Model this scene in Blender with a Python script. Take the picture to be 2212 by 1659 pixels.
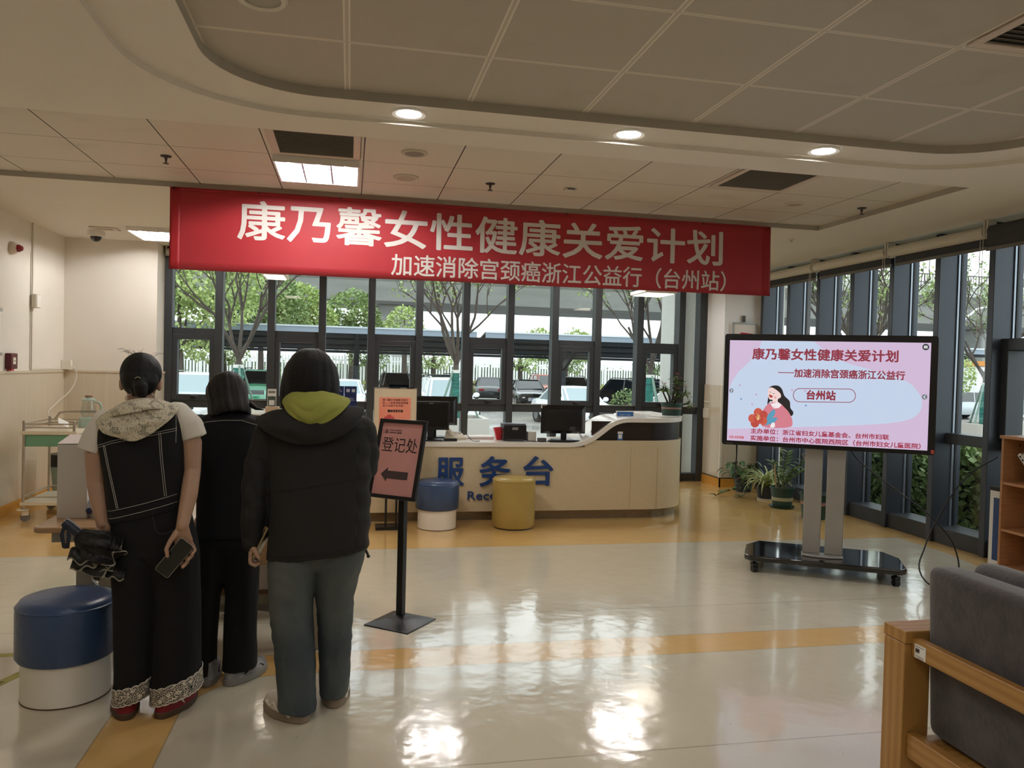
import bpy, bmesh, math, random
from mathutils import Vector, Matrix, Euler, Quaternion, noise as mnoise
PI = math.pi
random.seed(7)
for _o in list(bpy.data.objects):
    bpy.data.objects.remove(_o, do_unlink=True)
SC = bpy.context.scene
COL = SC.collection

# ------------------------------------------------------------------ camera
cam_d = bpy.data.cameras.new('camera')
cam_d.sensor_fit = 'HORIZONTAL'
cam_d.sensor_width = 36.0
cam_d.lens = 36.0 * 1680.0 / 2212.0
cam_d.clip_start = 0.05
cam_d.clip_end = 800
cam = bpy.data.objects.new('camera', cam_d)
COL.objects.link(cam)
cam.matrix_world = Matrix(((0.97877255, -0.02070147, -0.20390133, 0.0),
                           (-0.20332102, 0.02709005, -0.97873729, 0.0),
                           (0.025785, 0.99941862, 0.02230595, 1.55),
                           (0, 0, 0, 1)))
SC.camera = cam

# ------------------------------------------------------------------ overcast sky, exposure
SC.view_settings.view_transform = 'Standard'
SC.view_settings.look = 'None'
SC.view_settings.gamma = 1.0
SC.view_settings.use_curve_mapping = False
SC.view_settings.exposure = 0.75
W = bpy.data.worlds.new('overcast_sky')
SC.world = W
W.use_nodes = True
_nt = W.node_tree
_bg = _nt.nodes['Background']
_tc = _nt.nodes.new('ShaderNodeTexCoord')
_nz = _nt.nodes.new('ShaderNodeTexNoise')
_nz.inputs['Scale'].default_value = 2.2
_nz.inputs['Detail'].default_value = 4
_rp = _nt.nodes.new('ShaderNodeValToRGB')
_rp.color_ramp.elements[0].color = (0.80, 0.86, 0.92, 1)
_rp.color_ramp.elements[0].position = 0.3
_rp.color_ramp.elements[1].color = (0.95, 0.98, 1.0, 1)
_rp.color_ramp.elements[1].position = 0.7
_nt.links.new(_tc.outputs['Generated'], _nz.inputs['Vector'])
_nt.links.new(_nz.outputs['Fac'], _rp.inputs['Fac'])
_nt.links.new(_rp.outputs['Color'], _bg.inputs['Color'])
_bg.inputs['Strength'].default_value = 1.75
LAMP = 3.0          # overall level of the room's lamps, added ones included
SC.cycles.use_denoising = True
SC.cycles.max_bounces = 8
SC.cycles.diffuse_bounces = 4
SC.cycles.glossy_bounces = 3
SC.cycles.transmission_bounces = 4
SC.cycles.transparent_max_bounces = 24
SC.cycles.sample_clamp_indirect = 6.0
SC.cycles.caustics_reflective = False
SC.cycles.caustics_refractive = False

# ------------------------------------------------------------------ materials
def lin(c):
    if isinstance(c, str):
        c = c.lstrip('#')
        c = tuple(int(c[i:i+2], 16) / 255.0 for i in (0, 2, 4))
    return tuple((x / 12.92 if x <= 0.04045 else ((x + 0.055) / 1.055) ** 2.4) for x in c)
MATS = {}
def mat(name, col, rough=0.5, metal=0.0, var=0.0, vscale=6.0, bump=0.0, bscale=60.0, spec=0.5,
        emit=None, estr=0.0, coat=0.0, stretch=None, sheen=0.0, two=None, dist=0.02, detail=3.0):
    """plain principled surface with a procedural colour variation and bump in object space"""
    if name in MATS: return MATS[name]
    m = bpy.data.materials.new(name); m.use_nodes = True
    nt = m.node_tree; b = nt.nodes['Principled BSDF']
    c = lin(col)
    b.inputs['Base Color'].default_value = (*c, 1)
    b.inputs['Roughness'].default_value = rough
    b.inputs['Metallic'].default_value = metal
    b.inputs['Specular IOR Level'].default_value = spec
    if coat:
        b.inputs['Coat Weight'].default_value = coat; b.inputs['Coat Roughness'].default_value = 0.08
    if sheen:
        b.inputs['Sheen Weight'].default_value = sheen; b.inputs['Sheen Roughness'].default_value = 0.5
    if emit:
        b.inputs['Emission Color'].default_value = (*lin(emit), 1); b.inputs['Emission Strength'].default_value = estr
    tc = nt.nodes.new('ShaderNodeTexCoord'); vec = tc.outputs['Object']
    if stretch:
        mp = nt.nodes.new('ShaderNodeMapping'); mp.inputs['Scale'].default_value = stretch
        nt.links.new(vec, mp.inputs['Vector']); vec = mp.outputs['Vector']
    if var or two:
        n = nt.nodes.new('ShaderNodeTexNoise'); n.inputs['Scale'].default_value = vscale; n.inputs['Detail'].default_value = detail
        nt.links.new(vec, n.inputs['Vector'])
        r = nt.nodes.new('ShaderNodeValToRGB')
        c2 = lin(two) if two else tuple(min(1, x * (1 + var)) for x in c)
        c1 = c if two else tuple(x * (1 - var) for x in c)
        r.color_ramp.elements[0].color = (*c1, 1); r.color_ramp.elements[0].position = 0.32
        r.color_ramp.elements[1].color = (*c2, 1); r.color_ramp.elements[1].position = 0.68
        nt.links.new(n.outputs['Fac'], r.inputs['Fac']); nt.links.new(r.outputs['Color'], b.inputs['Base Color'])
    if bump:
        n2 = nt.nodes.new('ShaderNodeTexNoise'); n2.inputs['Scale'].default_value = bscale; n2.inputs['Detail'].default_value = 3
        nt.links.new(vec, n2.inputs['Vector'])
        bp = nt.nodes.new('ShaderNodeBump'); bp.inputs['Strength'].default_value = bump; bp.inputs['Distance'].default_value = dist
        nt.links.new(n2.outputs['Fac'], bp.inputs['Height']); nt.links.new(bp.outputs['Normal'], b.inputs['Normal'])
    MATS[name] = m
    return m
class NT:
    """small helper to write node maths"""
    def __init__(s, m): s.nt = m.node_tree; s.b = s.nt.nodes['Principled BSDF']
    def new(s, t): return s.nt.nodes.new(t)
    def link(s, a, b): s.nt.links.new(a, b)
    def m(s, op, a, b=None, c=None, clamp=False):
        n = s.new('ShaderNodeMath'); n.operation = op; n.use_clamp = clamp
        for i, x in enumerate((a, b, c)):
            if x is None: continue
            if isinstance(x, (int, float)): n.inputs[i].default_value = x
            else: s.link(x, n.inputs[i])
        return n.outputs[0]
    def mix(s, f, a, b):
        n = s.new('ShaderNodeMix'); n.data_type = 'RGBA'
        for k, x in ((0, f), (6, a), (7, b)):
            if isinstance(x, (int, float)): n.inputs[k].default_value = x
            elif isinstance(x, tuple): n.inputs[k].default_value = (*x[:3], 1)
            else: s.link(x, n.inputs[k])
        return n.outputs[2]
    def xyz(s, kind='Object'):
        tc = s.new('ShaderNodeTexCoord'); sp = s.new('ShaderNodeSeparateXYZ'); s.link(tc.outputs[kind], sp.inputs[0])
        return tc.outputs[kind], sp.outputs[0], sp.outputs[1], sp.outputs[2]
    def noise(s, vec, scale, detail=3):
        n = s.new('ShaderNodeTexNoise'); n.inputs['Scale'].default_value = scale; n.inputs['Detail'].default_value = detail
        s.link(vec, n.inputs['Vector']); return n.outputs['Fac']
    def bump(s, h, strength, dist=0.01):
        bp = s.new('ShaderNodeBump'); bp.inputs['Strength'].default_value = strength; bp.inputs['Distance'].default_value = dist
        s.link(h, bp.inputs['Height']); s.link(bp.outputs['Normal'], s.b.inputs['Normal'])
def emat(name, col, strength):
    if name in MATS: return MATS[name]
    m = bpy.data.materials.new(name); m.use_nodes = True; nt = m.node_tree
    b = nt.nodes['Principled BSDF']
    b.inputs['Base Color'].default_value = (0.02, 0.02, 0.02, 1); b.inputs['Roughness'].default_value = 0.35
    b.inputs['Emission Color'].default_value = (*lin(col), 1); b.inputs['Emission Strength'].default_value = strength
    MATS[name] = m; return m
def glass_mat(name, tint, refl=0.06, rough=0.0):
    """thin pane: lets light straight through, mirrors a little more at glancing angles"""
    if name in MATS: return MATS[name]
    m = bpy.data.materials.new(name); m.use_nodes = True; nt = m.node_tree
    nt.nodes.remove(nt.nodes['Principled BSDF']); out = nt.nodes['Material Output']
    t = nt.nodes.new('ShaderNodeBsdfTransparent'); t.inputs['Color'].default_value = (*tint, 1)
    g = nt.nodes.new('ShaderNodeBsdfGlossy'); g.inputs['Roughness'].default_value = rough
    lw0 = nt.nodes.new('ShaderNodeLayerWeight'); lw0.inputs['Blend'].default_value = 0.5
    pw = nt.nodes.new('ShaderNodeMath'); pw.operation = 'POWER'; pw.inputs[1].default_value = 4.0
    nt.links.new(lw0.outputs['Facing'], pw.inputs[0])
    lw = nt.nodes.new('ShaderNodeMath'); lw.operation = 'MULTIPLY_ADD'; lw.inputs[1].default_value = 0.45; lw.inputs[2].default_value = refl*0.4
    nt.links.new(pw.outputs[0], lw.inputs[0])
    mx = nt.nodes.new('ShaderNodeMixShader')
    nt.links.new(lw.outputs[0], mx.inputs[0]); nt.links.new(t.outputs[0], mx.inputs[1]); nt.links.new(g.outputs[0], mx.inputs[2])
    nt.links.new(mx.outputs[0], out.inputs['Surface'])
    MATS[name] = m; return m

# ------------------------------------------------------------------ mesh building
def rotm(r):
    return Euler(r, 'XYZ').to_matrix() if r else None
class MB:
    def __init__(s): s.v = []; s.f = []; s.mi = []; s.cur = 0
    def add(s, vs, fs, M=None, T=None):
        o = len(s.v)
        for p in vs:
            p = Vector(p)
            if M is not None: p = M @ p
            if T is not None: p = p + Vector(T)
            s.v.append(tuple(p))
        for f in fs: s.f.append(tuple(i + o for i in f)); s.mi.append(s.cur)
        return s
    def box(s, c, d, r=None):
        x, y, z = d[0] / 2, d[1] / 2, d[2] / 2
        vs = [(-x, -y, -z), (x, -y, -z), (x, y, -z), (-x, y, -z), (-x, -y, z), (x, -y, z), (x, y, z), (-x, y, z)]
        return s.add(vs, [(0, 3, 2, 1), (4, 5, 6, 7), (0, 1, 5, 4), (1, 2, 6, 5), (2, 3, 7, 6), (3, 0, 4, 7)], rotm(r), c)
    def bx(s, x0, x1, y0, y1, z0, z1): return s.box(((x0+x1)/2, (y0+y1)/2, (z0+z1)/2), (x1-x0, y1-y0, z1-z0))
    def tube(s, pts, r, n=8, cap=True, rs=None):
        """round bar along a polyline; rs = optional radius per point"""
        P = [Vector(p) for p in pts]; k = len(P); rings = []
        up = Vector((0, 0, 1)); prev = None
        for i in range(k):
            t = (P[min(i+1, k-1)] - P[max(i-1, 0)]).normalized()
            if prev is None:
                a = up.cross(t)
                if a.length < 1e-3: a = Vector((1, 0, 0)).cross(t)
                a.normalize()
            else:
                a = prev - t * prev.dot(t)
                if a.length < 1e-6: a = up.cross(t)
                a.normalize()
            prev = a; b = t.cross(a)
            rr = rs[i] if rs else r
            rings.append([P[i] + a * rr * math.cos(2*PI*j/n) + b * rr * math.sin(2*PI*j/n) for j in range(n)])
        vs = [p for rg in rings for p in rg]; fs = []
        for i in range(k-1):
            for j in range(n):
                fs.append((i*n+j, i*n+(j+1) % n, (i+1)*n+(j+1) % n, (i+1)*n+j))
        if cap: fs.append(tuple(reversed(range(n)))); fs.append(tuple((k-1)*n+j for j in range(n)))
        return s.add(vs, fs)
    def cyl(s, p0, p1, r, n=16, r1=None): return s.tube([p0, p1], r, n, True, [r, r if r1 is None else r1])
    def lathe(s, prof, n=32, M=None, T=None, sx=1.0, sy=1.0):
        vs = []; fs = []
        for (r, z) in prof:
            for j in range(n): vs.append((r*math.cos(2*PI*j/n)*sx, r*math.sin(2*PI*j/n)*sy, z))
        for i in range(len(prof)-1):
            for j in range(n): fs.append((i*n+j, i*n+(j+1) % n, (i+1)*n+(j+1) % n, (i+1)*n+j))
        fs.append(tuple(reversed(range(n)))); fs.append(tuple((len(prof)-1)*n+j for j in range(n)))
        return s.add(vs, fs, M, T)
    def prism(s, poly, h0, h1, M=None, T=None):
        """polygon in XY extruded from z=h0 to z=h1"""
        n = len(poly)
        a = sum(poly[i][0]*poly[(i+1) % n][1] - poly[(i+1) % n][0]*poly[i][1] for i in range(n))
        if a < 0: poly = list(reversed(poly))
        vs = [(x, y, h0) for x, y in poly] + [(x, y, h1) for x, y in poly]
        fs = [tuple(reversed(range(n))), tuple(range(n, 2*n))]
        for i in range(n): fs.append((i, (i+1) % n, n+(i+1) % n, n+i))
        return s.add(vs, fs, M, T)
    def sphere(s, c, r, n=16, m=10, sc=(1, 1, 1), M=None):
        vs = []; fs = []
        for i in range(m+1):
            th = PI*i/m
            for j in range(n):
                ph = 2*PI*j/n
                p = Vector((r*sc[0]*math.sin(th)*math.cos(ph), r*sc[1]*math.sin(th)*math.sin(ph), r*sc[2]*math.cos(th)))
                if M is not None: p = M @ p
                vs.append(p + Vector(c))
        for i in range(m):
            for j in range(n): fs.append((i*n+j, (i+1)*n+j, (i+1)*n+(j+1) % n, i*n+(j+1) % n))
        return s.add(vs, fs)
    def loft(s, rings, closed=True, cap=True):
        n = len(rings[0]); vs = [p for r in rings for p in r]; fs = []
        for i in range(len(rings)-1):
            for j in range(n if closed else n-1):
                fs.append((i*n+j, i*n+(j+1) % n, (i+1)*n+(j+1) % n, (i+1)*n+j))
        if cap and closed:
            fs.append(tuple(reversed(range(n)))); fs.append(tuple((len(rings)-1)*n+j for j in range(n)))
        return s.add(vs, fs)
    def quad(s, a, b, c, d): return s.add([a, b, c, d], [(0, 1, 2, 3)])
    def mesh(s, name, mats, smooth=None):
        me = bpy.data.meshes.new(name); me.from_pydata([tuple(v) for v in s.v], [], s.f)
        if not isinstance(mats, (list, tuple)): mats = [mats]
        for m in mats: me.materials.append(m)
        if len(mats) > 1: me.polygons.foreach_set('material_index', s.mi)
        bm = bmesh.new(); bm.from_mesh(me); bmesh.ops.remove_doubles(bm, verts=bm.verts, dist=1e-6)
        bmesh.ops.recalc_face_normals(bm, faces=bm.faces); bm.to_mesh(me); bm.free()
        if smooth is not None:
            me.shade_smooth()
            me.set_sharp_from_angle(angle=math.radians(smooth))
        me.update(); return me
    def build(s, name, mats, parent=None, smooth=None, bevel=0, seg=2, loc=None, rot=None):
        o = bpy.data.objects.new(name, s.mesh(name, mats, smooth)); COL.objects.link(o)
        if parent is not None: o.parent = parent
        if loc: o.location = loc
        if rot: o.rotation_euler = rot
        if bevel:
            md = o.modifiers.new('bevel', 'BEVEL'); md.width = bevel; md.segments = seg; md.limit_method = 'ANGLE'; md.angle_limit = 0.6
            if smooth is None:
                o.data.shade_smooth(); o.data.set_sharp_from_angle(angle=math.radians(40))
        return o
def tag(o, label=None, cat=None, group=None, kind=None):
    if label: o['label'] = label
    if cat: o['category'] = cat
    if group: o['group'] = group
    if kind: o['kind'] = kind
    return o
def thing(name, label, cat, loc=(0, 0, 0), rz=0.0, group=None):
    o = bpy.data.objects.new(name, None); COL.objects.link(o); o.empty_display_size = 0.1
    o.location = loc; o.rotation_euler = (0, 0, rz)
    return tag(o, label, cat, group)
def struct(mb, name, mats, parent=None, smooth=None, bevel=0):
    o = mb.build(name, mats, parent, smooth, bevel)
    if parent is None: o['kind'] = 'structure'
    return o
def dup(root, loc, rz=None, label=None, parent=None):
    """copy of a thing with copies of its parts and sub-parts (mesh data shared)"""
    c = root.copy(); COL.objects.link(c)
    if parent is not None: c.parent = parent
    elif loc is not None:
        c.location = loc
        if rz is not None: c.rotation_euler = (0, 0, rz)
    if label: c['label'] = label
    for ch in list(root.children): dup(ch, None, parent=c)
    return c
def bake(o):
    """apply all modifiers of an object into plain mesh data"""
    dg = bpy.context.evaluated_depsgraph_get()
    me = bpy.data.meshes.new_from_object(o.evaluated_get(dg))
    o.modifiers.clear(); old = o.data; o.data = me
    return o
def rrect(w, h, r, n=6, cx=0, cy=0):
    pts = []
    for (sx, sy, a0) in ((1, 1, 0), (-1, 1, PI/2), (-1, -1, PI), (1, -1, 3*PI/2)):
        for i in range(n+1):
            a = a0 + (PI/2)*i/n
            pts.append((cx + sx*(w/2-r) + r*math.cos(a), cy + sy*(h/2-r) + r*math.sin(a)))
    return pts
def poly_face(mb, loops, z):
    """flat horizontal face with holes"""
    bm = bmesh.new(); es = []
    for lp in loops:
        vs = [bm.verts.new((x, y, z)) for x, y in lp]
        for i in range(len(vs)): es.append(bm.edges.new((vs[i], vs[(i+1) % len(vs)])))
    bmesh.ops.triangle_fill(bm, edges=es, use_beauty=True, use_dissolve=False)
    bm.verts.index_update()
    mb.add([v.co.copy() for v in bm.verts], [tuple(v.index for v in f.verts) for f in bm.faces]); bm.free()
def arc(cx, cy, r, a0, a1, n=8):
    return [(cx + r*math.cos(a0+(a1-a0)*i/n), cy + r*math.sin(a0+(a1-a0)*i/n)) for i in range(n+1)]
_tcount = [0]
def text_mesh(txt, height, bold=0.0, depth=0.0, width=None, align='LEFT', spacing=1.0):
    """lettering as mesh data in the XY plane; baseline at y=0; height = size of a CJK square; width = stretch to fit"""
    cu = bpy.data.curves.new('lettering', 'FONT'); cu.body = txt; cu.size = 1.0; cu.offset = bold; cu.extrude = depth / height if height else 0
    cu.align_x = align; cu.space_character = spacing; cu.resolution_u = 3
    o = bpy.data.objects.new('lettering_tmp', cu); COL.objects.link(o)
    bpy.context.view_layer.update()
    dg = bpy.context.evaluated_depsgraph_get()
    me = bpy.data.meshes.new_from_object(o.evaluated_get(dg))
    bpy.data.objects.remove(o, do_unlink=True); bpy.data.curves.remove(cu)
    xs = [v.co.x for v in me.vertices]; ys = [v.co.y for v in me.vertices]
    if not xs: return me
    if height is not None:
        s = height
        x0, x1, y0 = min(xs), max(xs), min(ys)
        sx = (width / (x1 - x0)) if width else s
        for v in me.vertices: v.co = Vector(((v.co.x - x0) * sx, v.co.y * s, v.co.z * s))
    return me
def lettering(txt, width, height, m, parent, name='lettering', bold=0.0, depth=0.0, loc=(0, 0, 0), rot=(PI/2, 0, 0)):
    """text stretched to exactly width x height, lower left corner at loc, upright in the XZ plane of the parent by default"""
    me = text_mesh(txt, 1.0)
    xs = [v.co.x for v in me.vertices]; ys = [v.co.y for v in me.vertices]
    x0, x1, y0, y1 = min(xs), max(xs), min(ys), max(ys)
    kx, ky = width/(x1-x0), height/(y1-y0)
    base = [((v.co.x-x0)*kx, (v.co.y-y0)*ky) for v in me.vertices]; faces = [tuple(p.vertices) for p in me.polygons]
    bpy.data.meshes.remove(me)
    mb = MB(); r = bold*min(kx, ky)*1.6      # heavier strokes: the glyph laid over itself slightly shifted
    sh = [(0, 0)] + ([(r*math.cos(2*PI*i/8), r*math.sin(2*PI*i/8)) for i in range(8)] if bold else [])
    for i, (dx, dy) in enumerate(sh): mb.add([(px+dx, py+dy, 0.000012*i) for px, py in base], faces)
    me = bpy.data.meshes.new(name); me.from_pydata(mb.v, [], mb.f)
    me.materials.append(m)
    o = bpy.data.objects.new(name, me); COL.objects.link(o)
    if parent is not None: o.parent = parent
    o.location = loc; o.rotation_euler = rot
    if depth:
        sd = o.modifiers.new('solid', 'SOLIDIFY'); sd.thickness = depth; sd.offset = 1.0
    return o
# ================================================================== THE ROOM
XL, XRW, YB = -3.23, 5.40, 10.20      # left wall, room face of the right window wall, room face of the back window wall
ZC = 2.90
# ---- floor
m_floor = bpy.data.materials.new('vinyl_floor'); m_floor.use_nodes = True
n = NT(m_floor); vec, fx, fy, fz = n.xyz()
ax = n.m('MAXIMUM', n.m('MULTIPLY', n.m('ADD', fx, 0.30), -1.0), 0.0)
ay = n.m('MAXIMUM', n.m('SUBTRACT', fy, 3.55), 0.0)
d = n.m('SQRT', n.m('ADD', n.m('MULTIPLY', ax, ax), n.m('MULTIPLY', ay, ay)))
stripe = n.m('MULTIPLY', n.m('GREATER_THAN', d, 0.40), n.m('LESS_THAN', d, 0.68))
back = n.m('GREATER_THAN', fy, 6.54)
bend = n.m('MULTIPLY', n.m('MAXIMUM', n.m('SUBTRACT', 5.9, fy), 0.0), 0.22)
side = n.m('GREATER_THAN', n.m('ADD', fx, bend), 5.20)
mask = n.m('MAXIMUM', stripe, n.m('MAXIMUM', back, side))
sp = n.noise(vec, 260, 2); mot = n.noise(vec, 3.0, 4)
beige = n.mix(n.m('MULTIPLY', sp, 0.5), lin('#d4cbb6'), lin('#bfb59e'))
orange = n.mix(n.m('MULTIPLY', sp, 0.6), lin('#dfb676'), lin('#caa05e'))
c = n.mix(mask, beige, orange)
# thin welded seams between the sheets
def line_y(y0, w=0.004): return n.m('LESS_THAN', n.m('ABSOLUTE', n.m('SUBTRACT', fy, y0)), w)
seam = n.m('MAXIMUM', line_y(4.75), n.m('MAXIMUM', line_y(2.95), line_y(6.54)))
edge = n.m('MAXIMUM', n.m('LESS_THAN', n.m('ABSOLUTE', n.m('SUBTRACT', d, 0.40)), 0.003), n.m('LESS_THAN', n.m('ABSOLUTE', n.m('SUBTRACT', d, 0.68)), 0.003))
seam = n.m('MAXIMUM', seam, edge)
c = n.mix(n.m('MULTIPLY', seam, 0.45), c, lin('#6d5f45'))
c = n.mix(n.m('MULTIPLY', n.m('GREATER_THAN', n.noise(vec, 45, 1), 0.76), 0.35), c, lin('#8a7a58'))
n.link(c, n.b.inputs['Base Color'])
n.b.inputs['Roughness'].default_value = 0.13
n.link(n.m('ADD', n.m('MULTIPLY', mot, 0.16), 0.06), n.b.inputs['Roughness'])
n.b.inputs['Specular IOR Level'].default_value = 0.85
n.b.inputs['Coat Weight'].default_value = 0.35; n.b.inputs['Coat Roughness'].default_value = 0.07; n.b.inputs['Coat IOR'].default_value = 1.5
h = n.m('ADD', n.m('MULTIPLY', n.noise(vec, 5.0, 2), 1.0), n.m('MULTIPLY', n.noise(vec, 17, 2), 0.22))
n.bump(h, 0.22, 0.02)
struct(MB().bx(XL-0.2, XRW+0.35, -4.3, YB+0.25, -0.08, 0.0), 'floor', m_floor)

# ---- plaster and wainscot
m_plaster = mat('plaster', '#e9e2d7', 0.75, var=0.02, vscale=2, bump=0.04, bscale=250)
m_white = mat('white_paint', '#efece6', 0.6, var=0.015, vscale=2)
m_lam = bpy.data.materials.new('wainscot_laminate'); m_lam.use_nodes = True
n = NT(m_lam); vec, ux, uy, uz = n.xyz()
mp = n.new('ShaderNodeMapping'); mp.inputs['Scale'].default_value = (60, 60, 1.6); n.link(vec, mp.inputs['Vector'])
g = n.noise(mp.outputs['Vector'], 1.0, 4)
c = n.mix(g, lin('#cabda6'), lin('#ddd3c0'))
jx = n.m('LESS_THAN', n.m('FRACT', n.m('ADD', n.m('MULTIPLY', n.m('ADD', ux, uy), 0.83), 0.17)), 0.004)
c = n.mix(n.m('MULTIPLY', jx, 0.6), c, lin('#efe8d8'))
n.link(c, n.b.inputs['Base Color']); n.b.inputs['Roughness'].default_value = 0.16
m_cove = mat('orange_cove', '#d29a45', 0.25, var=0.05, vscale=200)
m_trim = mat('trim_strip', '#d5c7b0', 0.4)
m_dark = mat('dark_joint', '#3a352e', 0.6)
ZW = 1.36
wl = struct(MB().bx(XL-0.2, XL, -4.3, YB+0.25, 0, ZC), 'wall_left', m_plaster)
MB().bx(XL, XL+0.015, -4.1, 9.80, 0.10, ZW).build('wainscot_panel', m_lam, wl)
struct(MB().bx(XL, XL+0.025, -4.1, 9.80, ZW, ZW+0.022), 'trim_1', m_trim)
struct(MB().bx(XL, XL+0.022, -4.1, 9.80, 0.0, 0.10), 'baseboard_left', m_cove)
wb = struct(MB().bx(XL, -2.235, 9.80, YB+0.25, 0, ZC), 'wall_back', m_plaster)
MB().bx(XL+0.015, -2.22, 9.785, 9.80, 0.10, ZW).bx(-2.235, -2.22, 9.80, YB-0.01, 0.10, ZW).build('wainscot_panel', m_lam, wb)
struct(MB().bx(XL+0.015, -2.215, 9.777, 9.80, ZW, ZW+0.022).bx(-2.235, -2.212, 9.80, YB-0.01, ZW, ZW+0.022), 'trim_2', m_trim)
struct(MB().bx(XL+0.02, -2.215, 9.778, 9.80, 0, 0.10), 'baseboard_back', m_cove)
# wall behind the camera
struct(MB().bx(XL-0.2, XRW+0.35, -4.3, -4.1, 0, ZC), 'wall_front', m_plaster)
# pillar in the far right corner
m_col = mat('pillar_paint', '#f1eeea', 0.55, var=0.012, vscale=2)
cl = struct(MB().bx(4.90, 5.47, 9.65, YB+0.2, 0, ZC), 'wall_pillar', m_col)
MB().bx(4.888, 4.90, 9.65, YB, 0.13, 1.37).bx(4.888, 5.46, 9.638, 9.65, 0.13, 1.37).build('wainscot_panel', m_lam, cl)
MB().bx(4.882, 4.912, 9.632, 9.662, 0.13, 1.37).build('corner_trim', mat('corner_trim', '#e9e2d4', 0.3), cl)
MB().bx(4.884, 4.90, 9.634, YB, 0.115, 0.13).bx(4.884, 5.46, 9.634, 9.65, 0.115, 0.13).build('dark_line', m_dark, cl)
struct(MB().bx(4.88, 4.90, 9.63, YB, 0, 0.115).bx(4.88, 5.46, 9.63, 9.65, 0, 0.115), 'baseboard_pillar', m_cove)

# ---- ceiling: white plasterboard with a raised tray (near) and a tiled recess (far)
m_ceil = mat('ceiling_paint', '#e6e1d7', 0.8, var=0.012, vscale=1.5)
def loop_rr(x0, x1, y0, y1, r, nn=10): return rrect(x1-x0, y1-y0, r, nn, (x0+x1)/2, (y0+y1)/2)
outer = loop_rr(-1.04, 4.22, -2.2, 4.47, 0.80)
inner = loop_rr(-0.69, 3.93, -1.9, 4.205, 0.52)
RX0, RX1, RY0, RY1 = -3.0, 4.27, 4.775, 6.60
mb = MB()
poly_face(mb, [[(XL, -4.1), (XRW+0.3, -4.1), (XRW+0.3, YB+0.1), (XL, YB+0.1)], outer, [(RX0, RY0), (RX1, RY0), (RX1, RY1), (RX0, RY1)]], ZC)
ceil = struct(mb, 'ceiling', m_ceil)
mb = MB(); poly_face(mb, [outer, inner], ZC+0.028)
mb.loft([[(x, y, ZC) for x, y in outer], [(x, y, ZC+0.028) for x, y in outer]], cap=False)
mb.build('tray_step', m_ceil, ceil)
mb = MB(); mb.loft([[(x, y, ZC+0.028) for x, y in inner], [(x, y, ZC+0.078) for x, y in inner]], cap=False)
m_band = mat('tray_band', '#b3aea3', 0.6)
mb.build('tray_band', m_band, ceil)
def tile_mat(name, s, ox, oy, col, dark, w=0.006):
    m = bpy.data.materials.new(name); m.use_nodes = True; n = NT(m); vec, x, y, z = n.xyz()
    def groove(q, o, ww):
        f = n.m('FRACT', n.m('ADD', n.m('DIVIDE', n.m('SUBTRACT', q, o), s), 0.5)); return n.m('ABSOLUTE', n.m('SUBTRACT', f, 0.5)), ww / s
    dx, wx = groove(x, ox, w*1.4); dy, wy = groove(y, oy, w)
    line = n.m('MAXIMUM', n.m('LESS_THAN', dx, wx), n.m('LESS_THAN', dy, wy))
    edge = n.m('MAXIMUM', n.m('LESS_THAN', dx, wx*2.2), n.m('LESS_THAN', dy, wy*2.2))
    # fine perforation of the metal tiles
    px = n.m('SUBTRACT', n.m('FRACT', n.m('MULTIPLY', x, 90)), 0.5); py = n.m('SUBTRACT', n.m('FRACT', n.m('MULTIPLY', y, 90)), 0.5)
    hole = n.m('LESS_THAN', n.m('ADD', n.m('MULTIPLY', px, px), n.m('MULTIPLY', py, py)), 0.05)
    smu = n.noise(vec, 2.5, 5); grime = n.m('MULTIPLY', n.m('GREATER_THAN', smu, 0.60), n.m('SUBTRACT', smu, 0.60))
    c = n.mix(n.m('MULTIPLY', hole, 0.12), lin(col), lin('#7b7468'))
    c = n.mix(n.m('MULTIPLY', grime, 1.6, clamp=True), c, lin('#9c8f7c'))
    c = n.mix(edge, c, lin('#e4ddd0')); c = n.mix(line, c, lin(dark))
    n.link(c, n.b.inputs['Base Color']); n.b.inputs['Roughness'].default_value = 0.55
    n.bump(n.m('MULTIPLY', edge, -1.0), 0.3, 0.004)
    return m
mb = MB(); poly_face(mb, [inner], ZC+0.078)
mb.build('tray_tiles', tile_mat('tray_tile', 0.648, -0.045, 4.235, '#b9b3a7', '#c6bfb2', 0.005), ceil)
mb = MB().bx(RX0, RX1, RY0, RY1, ZC+0.042, ZC+0.06)
mb.build('recess_tiles', tile_mat('recess_tile', 0.628, 0.06, 5.50, '#ddd5c9', '#4a4138', 0.0035), ceil)
mb = MB()
for a, b in (((RX0, RY0), (RX1, RY0)), ((RX1, RY0), (RX1, RY1)), ((RX1, RY1), (RX0, RY1)), ((RX0, RY1), (RX0, RY0))):
    mb.quad((*a, ZC), (*b, ZC), (*b, ZC+0.045), (*a, ZC+0.045))
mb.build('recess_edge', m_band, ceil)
# roof over everything keeps the sky out
struct(MB().bx(XL-0.2, XRW+0.35, -4.3, YB+0.25, ZC+0.2, ZC+0.3), 'ceiling_slab', m_plaster)

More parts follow.
